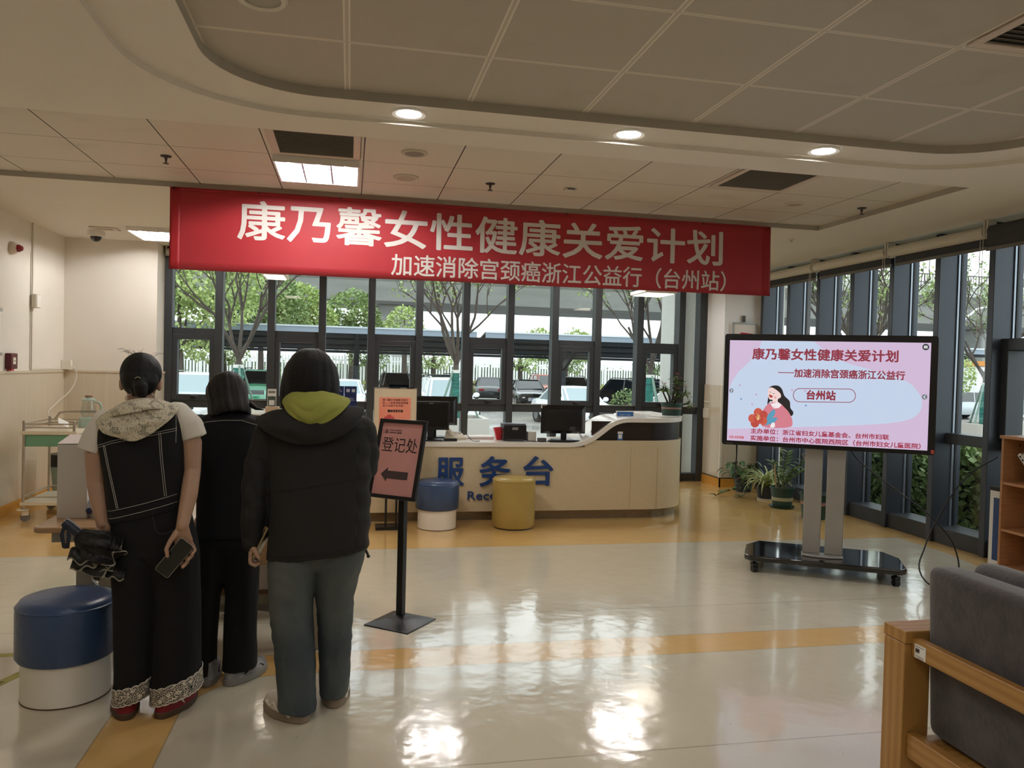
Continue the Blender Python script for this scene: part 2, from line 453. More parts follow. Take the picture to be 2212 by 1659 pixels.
# ---- window walls
m_fr = mat('window_aluminium', '#3a3d40', 0.42, 0.25, var=0.05, vscale=4)
m_fr2 = mat('mullion_aluminium', '#434850', 0.4, 0.3, var=0.04, vscale=3)
m_glass = glass_mat('window_glass', (0.93, 0.965, 0.955), 0.10)
m_gasket = mat('gasket_black', '#16171a', 0.5)
m_steel = mat('brushed_steel', '#b9b5ad', 0.32, 0.9, var=0.06, vscale=40)
wn = [0]
def pane(parent, axis, pos, a0, a1, z0, z1):
    mb = MB()
    if axis == 'y': mb.bx(a0, a1, pos-0.004, pos+0.004, z0, z1)
    else: mb.bx(pos-0.004, pos+0.004, a0, a1, z0, z1)
    return mb.build('pane', m_glass, parent)
backX = [-2.19, -1.604, -0.982, -0.360, 0.256, 0.871, 1.486, 2.086, 2.70, 3.305, 3.912, 4.527, 4.835]
G = YB + 0.10
for k in range(len(backX)-1):
    x0, x1 = backX[k], backX[k+1]; wn[0] += 1
    w = thing('window_%d' % wn[0], None, None, (0, 0, 0)); w['kind'] = 'structure'
    sash = (k % 2 == 0) and k < 11
    hw = 0.045; a0, a1 = x0+hw, x1-hw
    mb = MB()
    mb.bx(x0-hw, x0+hw, YB-0.035, YB+0.13, 0.0, ZC)
    if k == len(backX)-2: mb.bx(x1-hw, x1+hw+0.03, YB-0.035, YB+0.13, 0.0, ZC)
    mb.bx(a0, a1, YB, YB+0.13, 0.945, 1.045)
    mb.bx(a0, a1, YB, YB+0.13, 0.0, 0.11)
    mb.bx(a0, a1, YB, YB+0.13, ZC-0.08, ZC)
    if sash: mb.bx(a0, a1, YB, YB+0.13, 1.84, 1.925)
    mb.build('window_frame', m_fr, w, bevel=0.004)
    pane(w, 'y', G, a0, a1, 0.11, 0.945)
    if sash:
        pane(w, 'y', G, a0, a1, 1.925, ZC-0.08)
        s = MB()
        z0, z1, t = 1.045, 1.845, 0.062
        s.bx(a0-0.012, a0+t, YB-0.012, YB+0.10, z0-0.01, z1).bx(a1-t, a1+0.012, YB-0.012, YB+0.10, z0-0.01, z1)
        s.bx(a0+t, a1-t, YB-0.012, YB+0.10, z0-0.01, z0+t).bx(a0+t, a1-t, YB-0.012, YB+0.10, z1-t, z1)
        so = s.build('sash', m_fr, w, bevel=0.004)
        pane(so, 'y', YB+0.07, a0+t, a1-t, z0+t, z1-t)
        xm = (a0+a1)/2
        MB().bx(xm-0.025, xm+0.025, YB-0.03, YB-0.012, z0+0.008, z0+0.04).tube([(xm-0.02, YB-0.035, z0+0.045), (xm+0.07, YB-0.045, z0+0.035)], 0.009).build('window_handle', m_gasket, so, 40)
    else:
        pane(w, 'y', G, a0, a1, 1.045, ZC-0.08)
        MB().bx(a0, a1, YB-0.012, YB, 1.045, 1.055).build('sill_strip', m_steel, w)
# thin silver edge strips beside the mullions
rightY = [9.575 - 0.637*i for i in range(11)]     # room-face centre lines of the mullions
XG = XRW + 0.24
for k in range(len(rightY)-1):
    y1, y0 = rightY[k], rightY[k+1]; wn[0] += 1
    w = thing('window_%d' % wn[0], None, None, (0, 0, 0)); w['kind'] = 'structure'
    hw = 0.032; a0, a1 = y0+hw, y1-hw; sash = (k % 2 == 0)
    mb = MB()
    mb.bx(XRW, XG+0.06, y1-hw, y1+hw, 0, ZC)
    if k == len(rightY)-2: mb.bx(XRW, XG+0.06, y0-hw, y0+hw, 0, ZC)
    mb.build('mullion', m_fr2, w, bevel=0.004)
    mb = MB().bx(XRW+0.03, XG+0.05, a0, a1, 0, 0.15).bx(XRW+0.13, XG+0.05, a0, a1, 0.93, 1.03).bx(XRW+0.13, XG+0.05, a0, a1, ZC-0.1, ZC)
    if sash: mb.bx(XRW+0.1, XG+0.05, a0, a1, 1.80, 1.90).bx(XRW+0.1, XG+0.04, a1-0.07, a1, 1.03, 1.80).bx(XRW+0.1, XG+0.04, a0, a0+0.07, 1.03, 1.80)
    mb.build('window_frame', m_fr, w, bevel=0.004)
    MB().bx(XG-0.02, XG+0.0, a1-0.02, a1, 0.15, ZC-0.1).build('gasket', m_gasket, w)
    MB().bx(XG-0.045, XG-0.022, a1-0.012, a1, 0.15, ZC-0.1).build('edge_strip', mat('silver_strip', '#9aa3ad', 0.3, 0.6), w)
    pane(w, 'x', XG, a0, a1, 0.15, 0.93)
    if sash: pane(w, 'x', XG, a0, a1, 1.03, 1.80); pane(w, 'x', XG, a0, a1, 1.90, ZC-0.1)
    else: pane(w, 'x', XG, a0, a1, 1.03, ZC-0.1)
struct(MB().bx(XRW, XRW+0.35, -4.3, rightY[-1]-0.03, 0, ZC), 'wall_right', m_plaster)
struct(MB().bx(XRW+0.06, XRW+0.35, 9.60, YB+0.25, 0, ZC), 'wall_corner', m_plaster)

# ================================================================== LAMPS OF THE ROOM, SEEN AND ADDED
m_lampwhite = mat('lamp_rim', '#efece6', 0.35)
def downlight(x, y, z, label, group=None, s=30.0):
    t = thing('downlight', label, 'ceiling light', (x, y, z), 0, group)
    MB().lathe([(0.068, -0.001), (0.098, -0.001), (0.10, -0.006), (0.092, -0.014), (0.070, -0.010), (0.066, -0.001)], 32).build('rim', m_lampwhite, t, 40)
    MB().lathe([(0.0, -0.004), (0.068, -0.004), (0.066, 0.0), (0.0, 0.0)], 24).build('diffuser', emat('downlight_glow_%g' % s, '#fffaf2', s*LAMP), t, 40)
    return t
ZS = ZC + 0.027
downlight(0.285, 4.325, ZS, 'lit round downlight in the curved ceiling step, left of three, above the banner')
downlight(1.56, 4.335, ZS, 'lit round downlight in the curved ceiling step, middle of three')
downlight(2.81, 4.315, ZS, 'lit round downlight in the curved ceiling step, right of three, toward the window wall')
for q in ((-0.865, 2.78), (-0.865, 1.3), (4.08, 2.9), (4.08, 1.4), (0.3, -2.05), (1.6, -2.05), (2.9, -2.05), (-0.865, -0.2), (4.08, -0.2)):
    downlight(q[0], q[1], ZS, 'lit round downlight in the ceiling step beyond the frame of view', 'downlights around the ceiling tray', 16.0)
def louvre_light(x0, x1, y0, y1, z, label, nx=3, ny=5, strength=14.0):
    t = thing('louvre_light', label, 'ceiling light', ((x0+x1)/2, (y0+y1)/2, z))
    w, h = (x1-x0)/2, (y1-y0)/2
    f = 0.014
    MB().bx(-w, w, -h, -h+f, -0.042, 0.0).bx(-w, w, h-f, h, -0.042, 0.0).bx(-w, -w+f, -h+f, h-f, -0.042, 0.0).bx(w-f, w, -h+f, h-f, -0.042, 0.0).build('frame', m_lampwhite, t)
    MB().bx(-w+f, w-f, -h+f, h-f, -0.003, 0.0).build('reflector', emat('louvre_back', '#f6f3ff', 0.42), t)
    for i in range(nx):
        xc = -w + (i+0.5)*2*w/nx
        MB().cyl((xc, -h+0.04, -0.017), (xc, h-0.04, -0.017), 0.012, 10).build('tube', emat('louvre_tube_%g' % strength, '#fffdfa', strength*3.2*LAMP), t, 40)
    mb = MB()
    for i in range(1, nx): xx = -w + i*2*w/nx; mb.bx(xx-0.005, xx+0.005, -h+f, h-f, -0.040, -0.004)
    for j in range(1, ny): yy = -h + j*2*h/ny; mb.bx(-w+f, w-f, yy-0.003, yy+0.003, -0.040, -0.031)
    mb.build('louvre', mat('louvre_aluminium', '#85838a', 0.35, 0.2), t)
    return t
louvre_light(-0.545, 0.035, 5.515, 6.12, 2.940, 'lit square louvre ceiling light beside the dark air grille', strength=14.0)
louvre_light(-2.30, -1.70, 8.72, 9.40, 2.898, 'lit louvre ceiling light partly behind the red banner, above the window corner', strength=7.5)
for x0, lab in ((0.75, 'left'), (3.05, 'right')):  # unseen lamps added behind the banner to brighten pillar and counter
    louvre_light(x0, x0+0.6, 8.72, 9.32, 2.898, 'added louvre ceiling light, unseen behind the banner over the %s part of the counter' % lab, strength=9.0)
for q in ((0.2, 1.3), (2.8, 1.3), (0.2, -0.7), (2.8, -0.7)):  # extra lamps added out of view to raise the room's light level
    louvre_light(q[0]-0.3, q[0]+0.3, q[1]-0.3, q[1]+0.3, ZC+0.076, 'added, unseen louvre ceiling light in the raised tray beyond the frame of view', strength=3.5)['group'] = 'added louvre lights in the raised tray'
# ================================================================== RECEPTION COUNTER
m_stone = mat('cream_stone', '#d2c1a0', 0.35, var=0.05, vscale=90, two=None)
m_solid = mat('white_solid_surface', '#ece8df', 0.22, var=0.015, vscale=3)
m_kick = mat('counter_kick', '#8b7d68', 0.22, 0.55, var=0.15, vscale=14, stretch=(1, 1, 6))
m_brown = mat('dark_brown_panel', '#2a1f1a', 0.28, var=0.08, vscale=30)
m_blue = mat('letter_blue', '#173f7c', 0.35)
m_black = mat('black_plastic', '#0d0d0f', 0.35)
m_blackm = mat('black_metal', '#111112', 0.42, 0.2)
m_paper = mat('paper', '#f1eee8', 0.7)
ct = thing('reception_counter', 'long cream reception counter with white top and blue lettering on its front', 'counter', (0, 0, 0))
XR0, RAD = 3.06, 0.54          # where the right end starts to curve back
def front_y(x, y0):
    if x <= XR0: return y0
    t = min(1.0, (x-XR0)/RAD); return y0 + RAD*(1-math.sqrt(max(0, 1-t*t)))
def plan(y0, x0, x1, nn=16):
    xs = [x0] + ([XR0] if x1 > XR0 else []) + [XR0 + (min(x1, XR0+RAD)-XR0)*math.sin(PI/2*i/nn) for i in range(1, nn+1)] if x1 > XR0 else [x0, x1]
    return [(x, front_y(x, y0)) for x in xs]
def skin(mb, pts, z0, z1, th=0.03):
    """curved panel standing on the plan line pts"""
    back = [(x, y+th) for x, y in pts]
    n_ = len(pts)
    rings = [[(pts[i][0], pts[i][1], z0), (pts[i][0], pts[i][1], z1), (pts[i][0]-(th if i == n_-1 else 0), back[i][1], z1), (pts[i][0]-(th if i == n_-1 else 0), back[i][1], z0)] for i in range(n_)]
    mb.loft(rings)
    return mb
mb = MB(); skin(mb, plan(7.615, -1.05, 3.595) + [(3.60, 8.9)], 0.10, 0.745)
mb.build('front_panel', m_stone, ct, 30)
mb = MB(); skin(mb, plan(7.612, 2.36, 3.598) + [(3.603, 8.9)], 0.74, 0.815); mb.build('front_ledge', m_stone, ct, 30)
mb = MB(); skin(mb, [(-1.05, 7.612), (0.30, 7.612)], 0.74, 0.815); mb.build('front_ledge', m_stone, ct, 30)
mb = MB(); skin(mb, plan(7.70, -1.0, 3.52) + [(3.53, 8.8)], 0.0, 0.10)
mb.build('kick_plate', m_kick, ct, 30)
mb = MB(); skin(mb, plan(7.66, 2.45, 3.55) + [(3.555, 8.9)], 0.80, 1.01, 0.02); mb.build('brown_upstand', m_brown, ct, 30)
mb = MB(); skin(mb, [(-1.0, 7.66), (0.22, 7.66)], 0.80, 1.01, 0.02); mb.build('brown_upstand', m_brown, ct, 30)
for xx in (2.86, 3.16):
    MB().bx(xx, xx+0.004, front_y(xx, 7.6135)-0.0015, front_y(xx, 7.6135)+0.002, 0.1, 0.74).build('panel_joint', mat('joint_line', '#cdb48b', 0.5), ct)
def smooth_path(pts, r=0.09, n_=6):
    """polyline in XZ with rounded corners"""
    out = [pts[0]]
    for i in range(1, len(pts)-1):
        a, b, c = Vector(pts[i-1]), Vector(pts[i]), Vector(pts[i+1])
        d0 = (a-b).normalized(); d1 = (c-b).normalized(); rr = min(r, (a-b).length*0.45, (c-b).length*0.45)
        for k in range(n_+1):
            t = k/n_; p = (b+d0*rr)*(1-t)**2 + b*2*t*(1-t) + (b+d1*rr)*t**2
            out.append(tuple(p))
    out.append(pts[-1]); return out
path = smooth_path([(-1.10, 1.05), (0.10, 1.05), (0.36, 0.79), (2.36, 0.79), (2.70, 1.05), (3.0, 1.05)], 0.16)
path += [(XR0 + RAD*1.02*math.sin(PI/2*i/14), 1.05) for i in range(0, 15)]
rings = []
TH = 0.045
for i, (x, z) in enumerate(path):
    a = Vector(path[max(i-1, 0)]); b = Vector(path[min(i+1, len(path)-1)]); t = (b-a).normalized()
    nx, nz = t.y, -t.x     # downward normal
    yf = front_y(x, 7.595) if x < 3.59 else 8.08; yb = 8.28
    rings.append([(x, yf, z), (x, yb, z), (x+nx*TH, yb, z+nz*TH), (x+nx*TH, yf, z+nz*TH)])
MB().loft(rings).build('counter_top', m_solid, ct, 25, bevel=0.006)
MB().bx(3.30, 3.61, 8.2, 8.95, 1.005, 1.05).bx(3.50, 3.575, 8.2, 8.9, 0.0, 1.0).build('return_top', m_solid, ct, bevel=0.006)
MB().bx(-1.0, 3.3, 8.26, 8.29, 0.1, 0.745).build('back_panel', m_solid, ct)
for ch, x0, x1, z0, z1 in (('服', 0.852, 1.118, 0.362, 0.634), ('务', 1.283, 1.582, 0.354, 0.646), ('台', 1.731, 2.028, 0.36, 0.648)):
    lettering(ch, x1-x0, z1-z0, m_blue, ct, 'sign_letter', bold=0.012, depth=0.02, loc=(x0, 7.6145, z0))
lettering('Reception', 0.60, 0.112, m_blue, ct, 'sign_letters', bold=0.005, depth=0.014, loc=(1.165, 7.6145, 0.19))
# ---- things on the counter
def card(name, label, cat, w, h, x, y, z, m_back, rz=0, tilt=0.0, t=0.004):
    o = thing(name, label, cat, (x, y, z), rz)
    return o
def monitor(name, label, x, y, z, w, h, rz, back=True, lift=0.10, tilt=0):
    t = thing(name, label, 'monitor', (x, y, z), rz)
    M = MB()
    if back:   # we look at the back of the housing (local -Y faces us)
        M.add([(-w/2, 0, lift), (w/2, 0, lift), (w/2, 0, lift+h), (-w/2, 0, lift+h), (-w/2+.05, -.035, lift+.03), (w/2-.05, -.035, lift+.03), (w/2-.05, -.035, lift+h-.05), (-w/2+.05, -.035, lift+h-.05)],
              [(0, 1, 2, 3), (7, 6, 5, 4), (0, 4, 5, 1), (1, 5, 6, 2), (2, 6, 7, 3), (3, 7, 4, 0)])
        M.bx(-w/2, w/2, 0, 0.018, lift, lift+h)
    else:
        M.bx(-w/2, w/2, 0.0, 0.04, lift, lift+h)
    M.build('housing', m_black, t, bevel=0.004)
    if back:
        MB().bx(-w/2+0.01, w/2-0.01, 0.018, 0.02, lift+0.01, lift+h-0.01).build('screen', mat('screen_off', '#07080a', 0.12), t)
        MB().bx(0.06, 0.12, -0.038, -0.034, lift+0.035, lift+0.075).build('port_panel', mat('port_grey', '#55585c', 0.4, 0.6), t)
    else:
        MB().bx(-w/2+0.018, w/2-0.018, -0.002, 0.0, lift+0.035, lift+h-0.022).build('screen', mat('screen_off', '#07080a', 0.12), t)
    MB().bx(-0.03, 0.03, 0.01 if not back else -0.03, 0.04 if not back else -0.005, 0.012, lift+0.06).build('stand_neck', m_black, t, bevel=0.003)
    MB().prism(rrect(0.24, 0.17, 0.03), 0.0, 0.012).build('stand_foot', m_black, t, bevel=0.002)
    return t
ZL = 0.7905
mt = monitor('monitor', 'black monitor facing the visitors at the left of the counter, nearest the sign', 0.80, 7.78, ZL, 0.37, 0.285, 0, back=False, lift=0.105)
MB().bx(-0.02, 0.02, -0.003, 0.0, 0.368, 0.376).build('badge', mat('badge_grey', '#8f8f8f', 0.4), mt)
monitor('monitor', 'larger black monitor standing behind the small one beside the orange poster', 0.86, 8.10, ZL, 0.50, 0.30, 0, back=True, lift=0.13)
mr = monitor('monitor', 'black monitor seen from behind with a white sticker on its corner', 2.198, 7.86, ZL+0.0005, 0.48, 0.30, 0.0, back=True, lift=0.072)
MB().bx(-0.245, -0.185, -0.005, -0.001, 0.335, 0.37).build('sticker', m_paper, mr)
pr = thing('label_printer', 'squat black label printer beside the back of a monitor', 'printer', (1.66, 7.83, ZL))
MB().bx(-0.12, 0.12, -0.08, 0.1, 0.006, 0.165).build('housing', m_black, pr, bevel=0.008)
MB().bx(-0.122, 0.122, -0.03, 0.102, 0.165, 0.175).build('lid', mat('printer_lid', '#6d757a', 0.3), pr, bevel=0.003)
MB().bx(-0.03, 0.03, -0.083, -0.08, 0.115, 0.14).build('badge', mat('badge_grey', '#8f8f8f', 0.4), pr)
MB().bx(-0.085, 0.085, -0.083, -0.08, 0.062, 0.068).build('paper_slot', mat('slot', '#050505', 0.6), pr)
MB().bx(-0.1, 0.09, -0.085, -0.08, 0.006, 0.022).build('tear_bar', mat('bar_grey', '#3a3c3f', 0.3), pr)
tag(MB().bx(1.80, 1.89, 7.78, 7.88, ZL, ZL+0.094).build('small_box', mat('offwhite_box', '#cfcabf', 0.5), bevel=0.004), 'small off-white box between the black printer and a monitor', 'box')
tag(MB().bx(1.90, 1.985, 7.72, 7.78, ZL, ZL+0.035).build('card_holder', mat('grey_plastic', '#575550', 0.5), bevel=0.003), 'low grey holder with a paper slip beside the small white box', 'holder')
tr = thing('red_tray', 'red plastic holder leaning behind the black label printer', 'tray', (1.55, 7.93, ZL))
MB().add([(-.05, -.03, 0), (.03, -.03, 0), (.03, .03, 0), (-.05, .03, 0), (-.08, -.045, .12), (.03, -.045, .13), (.03, .045, .13), (-.08, .045, .12)], [(0, 3, 2, 1), (0, 1, 5, 4), (1, 2, 6, 5), (2, 3, 7, 6), (3, 0, 4, 7)]).build('tray_shell', mat('red_plastic', '#e0323c', 0.35), tr)
tr.children[0].modifiers.new('t', 'SOLIDIFY').thickness = 0.003
ph = thing('desk_phone', 'beige desk telephone beside the small dark monitor', 'phone', (1.075, 7.93, ZL), 0.2)
MB().add([(-.09, -.08, 0), (.09, -.08, 0), (.09, .09, 0), (-.09, .09, 0), (-.085, -.075, .025), (.085, -.075, .025), (.085, .085, .07), (-.085, .085, .07)], [(0, 3, 2, 1), (4, 5, 6, 7), (0, 1, 5, 4), (1, 2, 6, 5), (2, 3, 7, 6), (3, 0, 4, 7)]).build('phone_base', mat('phone_beige', '#d8cdb6', 0.45), ph, bevel=0.006)
MB().tube([(-0.06, -0.05, 0.05), (-0.06, 0.0, 0.075), (-0.06, 0.06, 0.085)], 0.018, 10).sphere((-0.06, -0.05, 0.05), 0.026).sphere((-0.06, 0.06, 0.085), 0.026).build('handset', mat('phone_beige', '#d8cdb6', 0.45), ph, 60)
tag(MB().bx(0.93, 1.06, 7.70, 7.78, ZL, ZL+0.026).build('card_reader', m_black, bevel=0.003), 'flat black card reader in front of the beige telephone', 'device')
ps = thing('paper_stack', 'stack of papers and a folder lying beside the beige telephone', 'papers', (1.33, 8.05, ZL), -0.08)
for i, (w_, mm) in enumerate(((0.30, mat('folder', '#c9a0a0', 0.6)), (0.285, m_paper), (0.29, m_paper), (0.27, m_paper))):
    MB().box((0.004*i, 0.003*i, 0.003+0.006*i), (w_, 0.21, 0.006), (0, 0, 0.06*i)).build('sheet', mm, ps)
kb = thing('keyboard', 'black keyboard lying in front of the monitor with the white sticker', 'keyboard', (2.20, 7.69, ZL))
MB().bx(-0.20, 0.16, -0.05, 0.05, 0, 0.014).build('keyboard_case', m_black, kb, bevel=0.004)
mb = MB()
for j in range(5):
    for i in range(16): mb.bx(-0.19+i*0.0215, -0.173+i*0.0215, -0.04+j*0.018, -0.026+j*0.018, 0.014, 0.018)
mb.build('keys', mat('key_grey', '#2a2b2d', 0.5), kb)
def cable(name, pts, r, m, label, cat='cable', group=None, sub=6):
    cu = bpy.data.curves.new(name, 'CURVE'); cu.dimensions = '3D'; cu.bevel_depth = r; cu.bevel_resolution = 2; cu.resolution_u = sub
    s = cu.splines.new('BEZIER'); s.bezier_points.add(len(pts)-1)
    for p, b in zip(pts, s.bezier_points): b.co = p; b.handle_left_type = b.handle_right_type = 'AUTO'
    o = bpy.data.objects.new('tmp_cable', cu); COL.objects.link(o); bpy.context.view_layer.update()
    me = bpy.data.meshes.new_from_object(o.evaluated_get(bpy.context.evaluated_depsgraph_get()))
    bpy.data.objects.remove(o, do_unlink=True); bpy.data.curves.remove(cu)
    me.materials.clear(); me.materials.append(m); me.shade_smooth()
    ob = bpy.data.objects.new(name, me); COL.objects.link(ob)
    return tag(ob, label, cat, group)
m_cab = mat('cable_black', '#0c0c0d', 0.45); m_cabw = mat('cable_white', '#d9d4ca', 0.5)
cable('cable', [(1.10, 7.99, ZL+.05), (1.16, 7.86, ZL+.07), (1.22, 7.75, ZL+.004), (1.25, 7.70, ZL+.003), (1.29, 7.72, ZL+.003)], 0.003, m_cab, 'thin black cord looping from the beige telephone across the counter')
cable('cable', [(2.36, 7.84, ZL+.12), (2.40, 7.76, ZL+.02), (2.47, 7.72, ZL+.004), (2.38, 7.70, ZL+.003), (2.30, 7.735, ZL+.004)], 0.003, m_cab, 'black cable drooping from the ports of the monitor with a white sticker')
cable('cable', [(2.34, 7.85, ZL+.10), (2.42, 7.80, ZL+.03), (2.52, 7.84, ZL+.16), (2.58, 7.95, ZL+.20)], 0.004, m_cabw, 'white cable rising from the monitor to the sloping counter edge')
cable('cable', [(1.75, 7.74, ZL+.02), (1.84, 7.70, ZL+.004), (1.98, 7.69, ZL+.004), (2.06, 7.76, ZL+.004)], 0.003, m_cab, 'black cable running along the counter from the label printer')
# little blue desk sign on the raised end
sg = thing('desk_sign', 'small blue desk sign in a white frame on the raised counter end', 'sign', (2.90, 7.92, 1.0505))
MB().bx(-0.102, 0.102, 0, 0.012, 0, 0.055).build('frame', m_paper, sg, bevel=0.002)
MB().bx(-0.09, 0.09, -0.0015, 0.0, 0.0, 0.045).build('sign_face', mat('sign_blue', '#2d6cb5', 0.4), sg)
lettering('预防接种一站式服务', 0.13, 0.014, m_paper, sg, loc=(-0.065, -0.0022, 0.006))
cd = thing('info_card', 'small blue and white card stuck on the dark brown panel of the counter', 'card', (2.755, 7.657, 0.83))
MB().bx(-0.028, 0.028, -0.002, 0.001, -0.014, 0.075).build('card_face', mat('card_blue', '#5a83b8', 0.5), cd)
MB().bx(-0.028, 0.028, -0.0035, -0.002, 0.052, 0.075).bx(-0.018, 0.018, -0.0035, -0.002, 0.004, 0.044).build('card_white', m_paper, cd)
tag(MB().box((3.36, 7.92, 1.058), (0.30, 0.21, 0.012), (0, 0, 0.3)).build('notepad', m_paper, bevel=0.002), 'white pad of paper lying beside the flower pot on the raised counter end', 'paper')

# ================================================================== PLANTS
m_leaf = mat('leaf_green', '#5a7a3c', 0.45, two='#7f9c52', vscale=30)
m_leafd = mat('leaf_dark', '#3f5e35', 0.4, two='#5a7a48', vscale=30)
m_stripe = mat('leaf_striped', '#9fb268', 0.45, two='#dde2b4', vscale=50, stretch=(1, 1, 0.2))
m_soil = mat('soil', '#3a2d22', 0.95, var=0.3, vscale=60, bump=0.6, bscale=90)
m_stem = mat('plant_stem', '#5f6b44', 0.6)
m_potg = mat('pot_green', '#22423a', 0.45, var=0.06); m_potb = mat('pot_navy', '#1f2c3b', 0.3, var=0.06)
def leaf(mb, base, dirv, up, L, Wd, bend=0.3, n_=5, fold=0.15):
    """pointed leaf: bent blade with a folded midrib"""
    b = Vector(base); d_ = Vector(dirv).normalized(); u = Vector(up); u = (u - d_*u.dot(d_)).normalized(); s = d_.cross(u)
    vs = []; fs = []
    for i in range(n_+1):
        t = i/n_; w = Wd*math.sin(PI*min(1, 0.08+t*0.92))**0.8*(1 if t < 1 else 0)
        c = b + d_*L*t - u*bend*L*t*t
        vs += [c - s*w/2 + u*fold*w, c, c + s*w/2 + u*fold*w]
    for i in range(n_):
        k = i*3; fs += [(k, k+1, k+4, k+3), (k+1, k+2, k+5, k+4)]
    mb.add(vs, fs)
def blade(mb, base, az, el, L, w, droop, n_=8):
    p = Vector(base); vs = []; fs = []; e = el
    hd = Vector((math.cos(az), math.sin(az), 0)); sd = Vector((-math.sin(az), math.cos(az), 0))
    for i in range(n_+1):
        t = i/n_; ww = w*(0.5+0.5*math.sin(PI*min(1, t*0.8+0.15)))*(1-t**4)
        vs += [p - sd*ww/2 + Vector((0, 0, ww*0.25)), p.copy(), p + sd*ww/2 + Vector((0, 0, ww*0.25))]
        p = p + (hd*math.cos(e) + Vector((0, 0, 1))*math.sin(e))*L/n_; e -= droop/n_
    for i in range(n_):
        k = i*3; fs += [(k, k+1, k+4, k+3), (k+1, k+2, k+5, k+4)]
    mb.add(vs, fs)
def pot(t, r0, r1, h, m, band=None, saucer=None, bandtext=None):
    MB().lathe([(0, 0), (r0, 0), (r1*0.97, h-0.02), (r1*1.04, h-0.018), (r1*1.04, h), (r1*0.96, h), (r1*0.92, h-0.03), (0, h-0.03)], 32).build('pot', m, t, 35)
    MB().lathe([(0, h-0.032), (r1*0.93, h-0.032), (r1*0.9, h-0.02), (0, h-0.015)], 24).build('soil', m_soil, t, 50)
    if band: z0, z1, mm = band; f = lambda z: r0+(r1*0.97-r0)*z/h+0.0015; MB().lathe([(f(z0), z0), (f(z1), z1)], 32).build('band', mm, t, 60)
    if saucer: MB().lathe([(0, 0), (saucer*0.85, 0), (saucer, 0.022), (saucer*0.93, 0.022), (saucer*0.8, 0.006), (0, 0.006)], 32).build('saucer', m, t, 40)
# crown-of-thorns on the counter
rnd = random.Random(3)
cp = thing('potted_plant', 'potted plant with small red flowers in a green pot on the counter end', 'plant', (3.44, 7.95, 1.0505))
pot(cp, 0.098, 0.115, 0.15, m_potg, (0.085, 0.103, mat('band_pink', '#a77c76', 0.5)))
st = MB(); lf = MB(); fl = MB()
stems = [[(0, 0, .13), (.02, 0, .25), (.04, -.01, .36), (.035, -.01, .43)], [(-.03, .01, .13), (-.07, 0, .20), (-.11, .0, .28), (-.10, .0, .33)], [(-.02, -.01, .13), (-.04, -.02, .22), (-.085, -.02, .315)],
         [(.03, 0, .13), (.07, 0, .19), (.14, 0, .235), (.16, 0, .28)], [(.05, -.01, .135), (.10, -.02, .135), (.17, -.02, .14), (.19, -.02, .165)], [(.03, .02, .13), (.06, .02, .22), (.075, .02, .27)], [(.02, 0, .3), (.08, 0, .36), (.115, 0, .39)]]
for s_ in stems:
    st.tube(s_, 0.006, 7, True, [0.011 - 0.0015*i for i in range(len(s_))])
    e = Vector(s_[-1])
    for k in range(16):
        a = rnd.uniform(0, 2*PI); leaf(lf, e - Vector((0, 0, rnd.uniform(0, .05))), (math.cos(a), math.sin(a), rnd.uniform(-.3, .6)), (0, 0, 1), rnd.uniform(.06, .10), rnd.uniform(.026, .038))
    for k in range(3):
        q = e + Vector((rnd.uniform(-.03, .03), rnd.uniform(-.02, .02), rnd.uniform(.03, .06)))
        st.tube([e, q], 0.0018, 5)
        for a in range(5): leaf(fl, q, (math.cos(a*1.257), math.sin(a*1.257), 0.25), (0, 0, 1), 0.020, 0.019, 0.1, 3)
for k in range(14):
    a = rnd.uniform(0, 2*PI); leaf(lf, (rnd.uniform(-.07, .07), rnd.uniform(-.05, .05), .13), (math.cos(a), math.sin(a), .8), (0, 0, 1), .06, .022)
for k in range(26):
    t_ = rnd.random(); p = Vector(stems[0][0]).lerp(Vector(stems[0][3]), t_); a = rnd.uniform(0, 2*PI)
    leaf(lf, p + Vector((.01, 0, 0)), (math.cos(a), math.sin(a), .4), (0, 0, 1), .075, .03)
st.build('stem', mat('thorn_stem', '#4b3f33', 0.8), cp, 60); lf.build('foliage', m_leaf, cp, 60); fl.build('flowers', mat('flower_red', '#d8525a', 0.5), cp, 60)
# trailing pothos at the foot of the pillar
po = thing('pothos', 'trailing leafy vine plant against the foot of the white pillar', 'plant', (5.06, 9.30, 0))
pot(po, 0.10, 0.13, 0.20, m_potb)
st = MB(); lf = MB(); rnd = random.Random(11)
for k in range(60):
    a = rnd.uniform(0, 2*PI); e = rnd.uniform(0.2, 1.2); b = Vector((rnd.uniform(-.08, .08), rnd.uniform(-.08, .08), .2)); q = b + Vector((math.cos(a)*math.cos(e), math.sin(a)*math.cos(e), math.sin(e)))*rnd.uniform(.08, .24)
    if q.y > .28: continue
    st.tube([b, q], 0.0025, 5); leaf(lf, q, (math.cos(a), math.sin(a), -.35), (0, 0, 1), rnd.uniform(.09, .13), rnd.uniform(.055, .08), .35)
vine = [Vector(p) for p in ((-.05, -.08, .2), (-.14, -.2, .14), (-.2, -.28, .07), (-.3, -.3, .075), (-.42, -.34, .06), (-.52, -.36, .03), (-.58, -.38, .012))]
st.tube(vine, 0.005, 6)
for i in range(1, len(vine)):
    for k in range(3):
        a = rnd.uniform(0, 2*PI); leaf(lf, vine[i].lerp(vine[i-1], rnd.random()), (math.cos(a), math.sin(a), .6), (0, 0, 1), rnd.uniform(.06, .10), .05, .4)
vine2 = [Vector(p) for p in ((0, -.1, .2), (-.1, -.3, .1), (-.22, -.42, .02), (-.30, -.46, .012))]
st.tube(vine2, 0.005, 6)
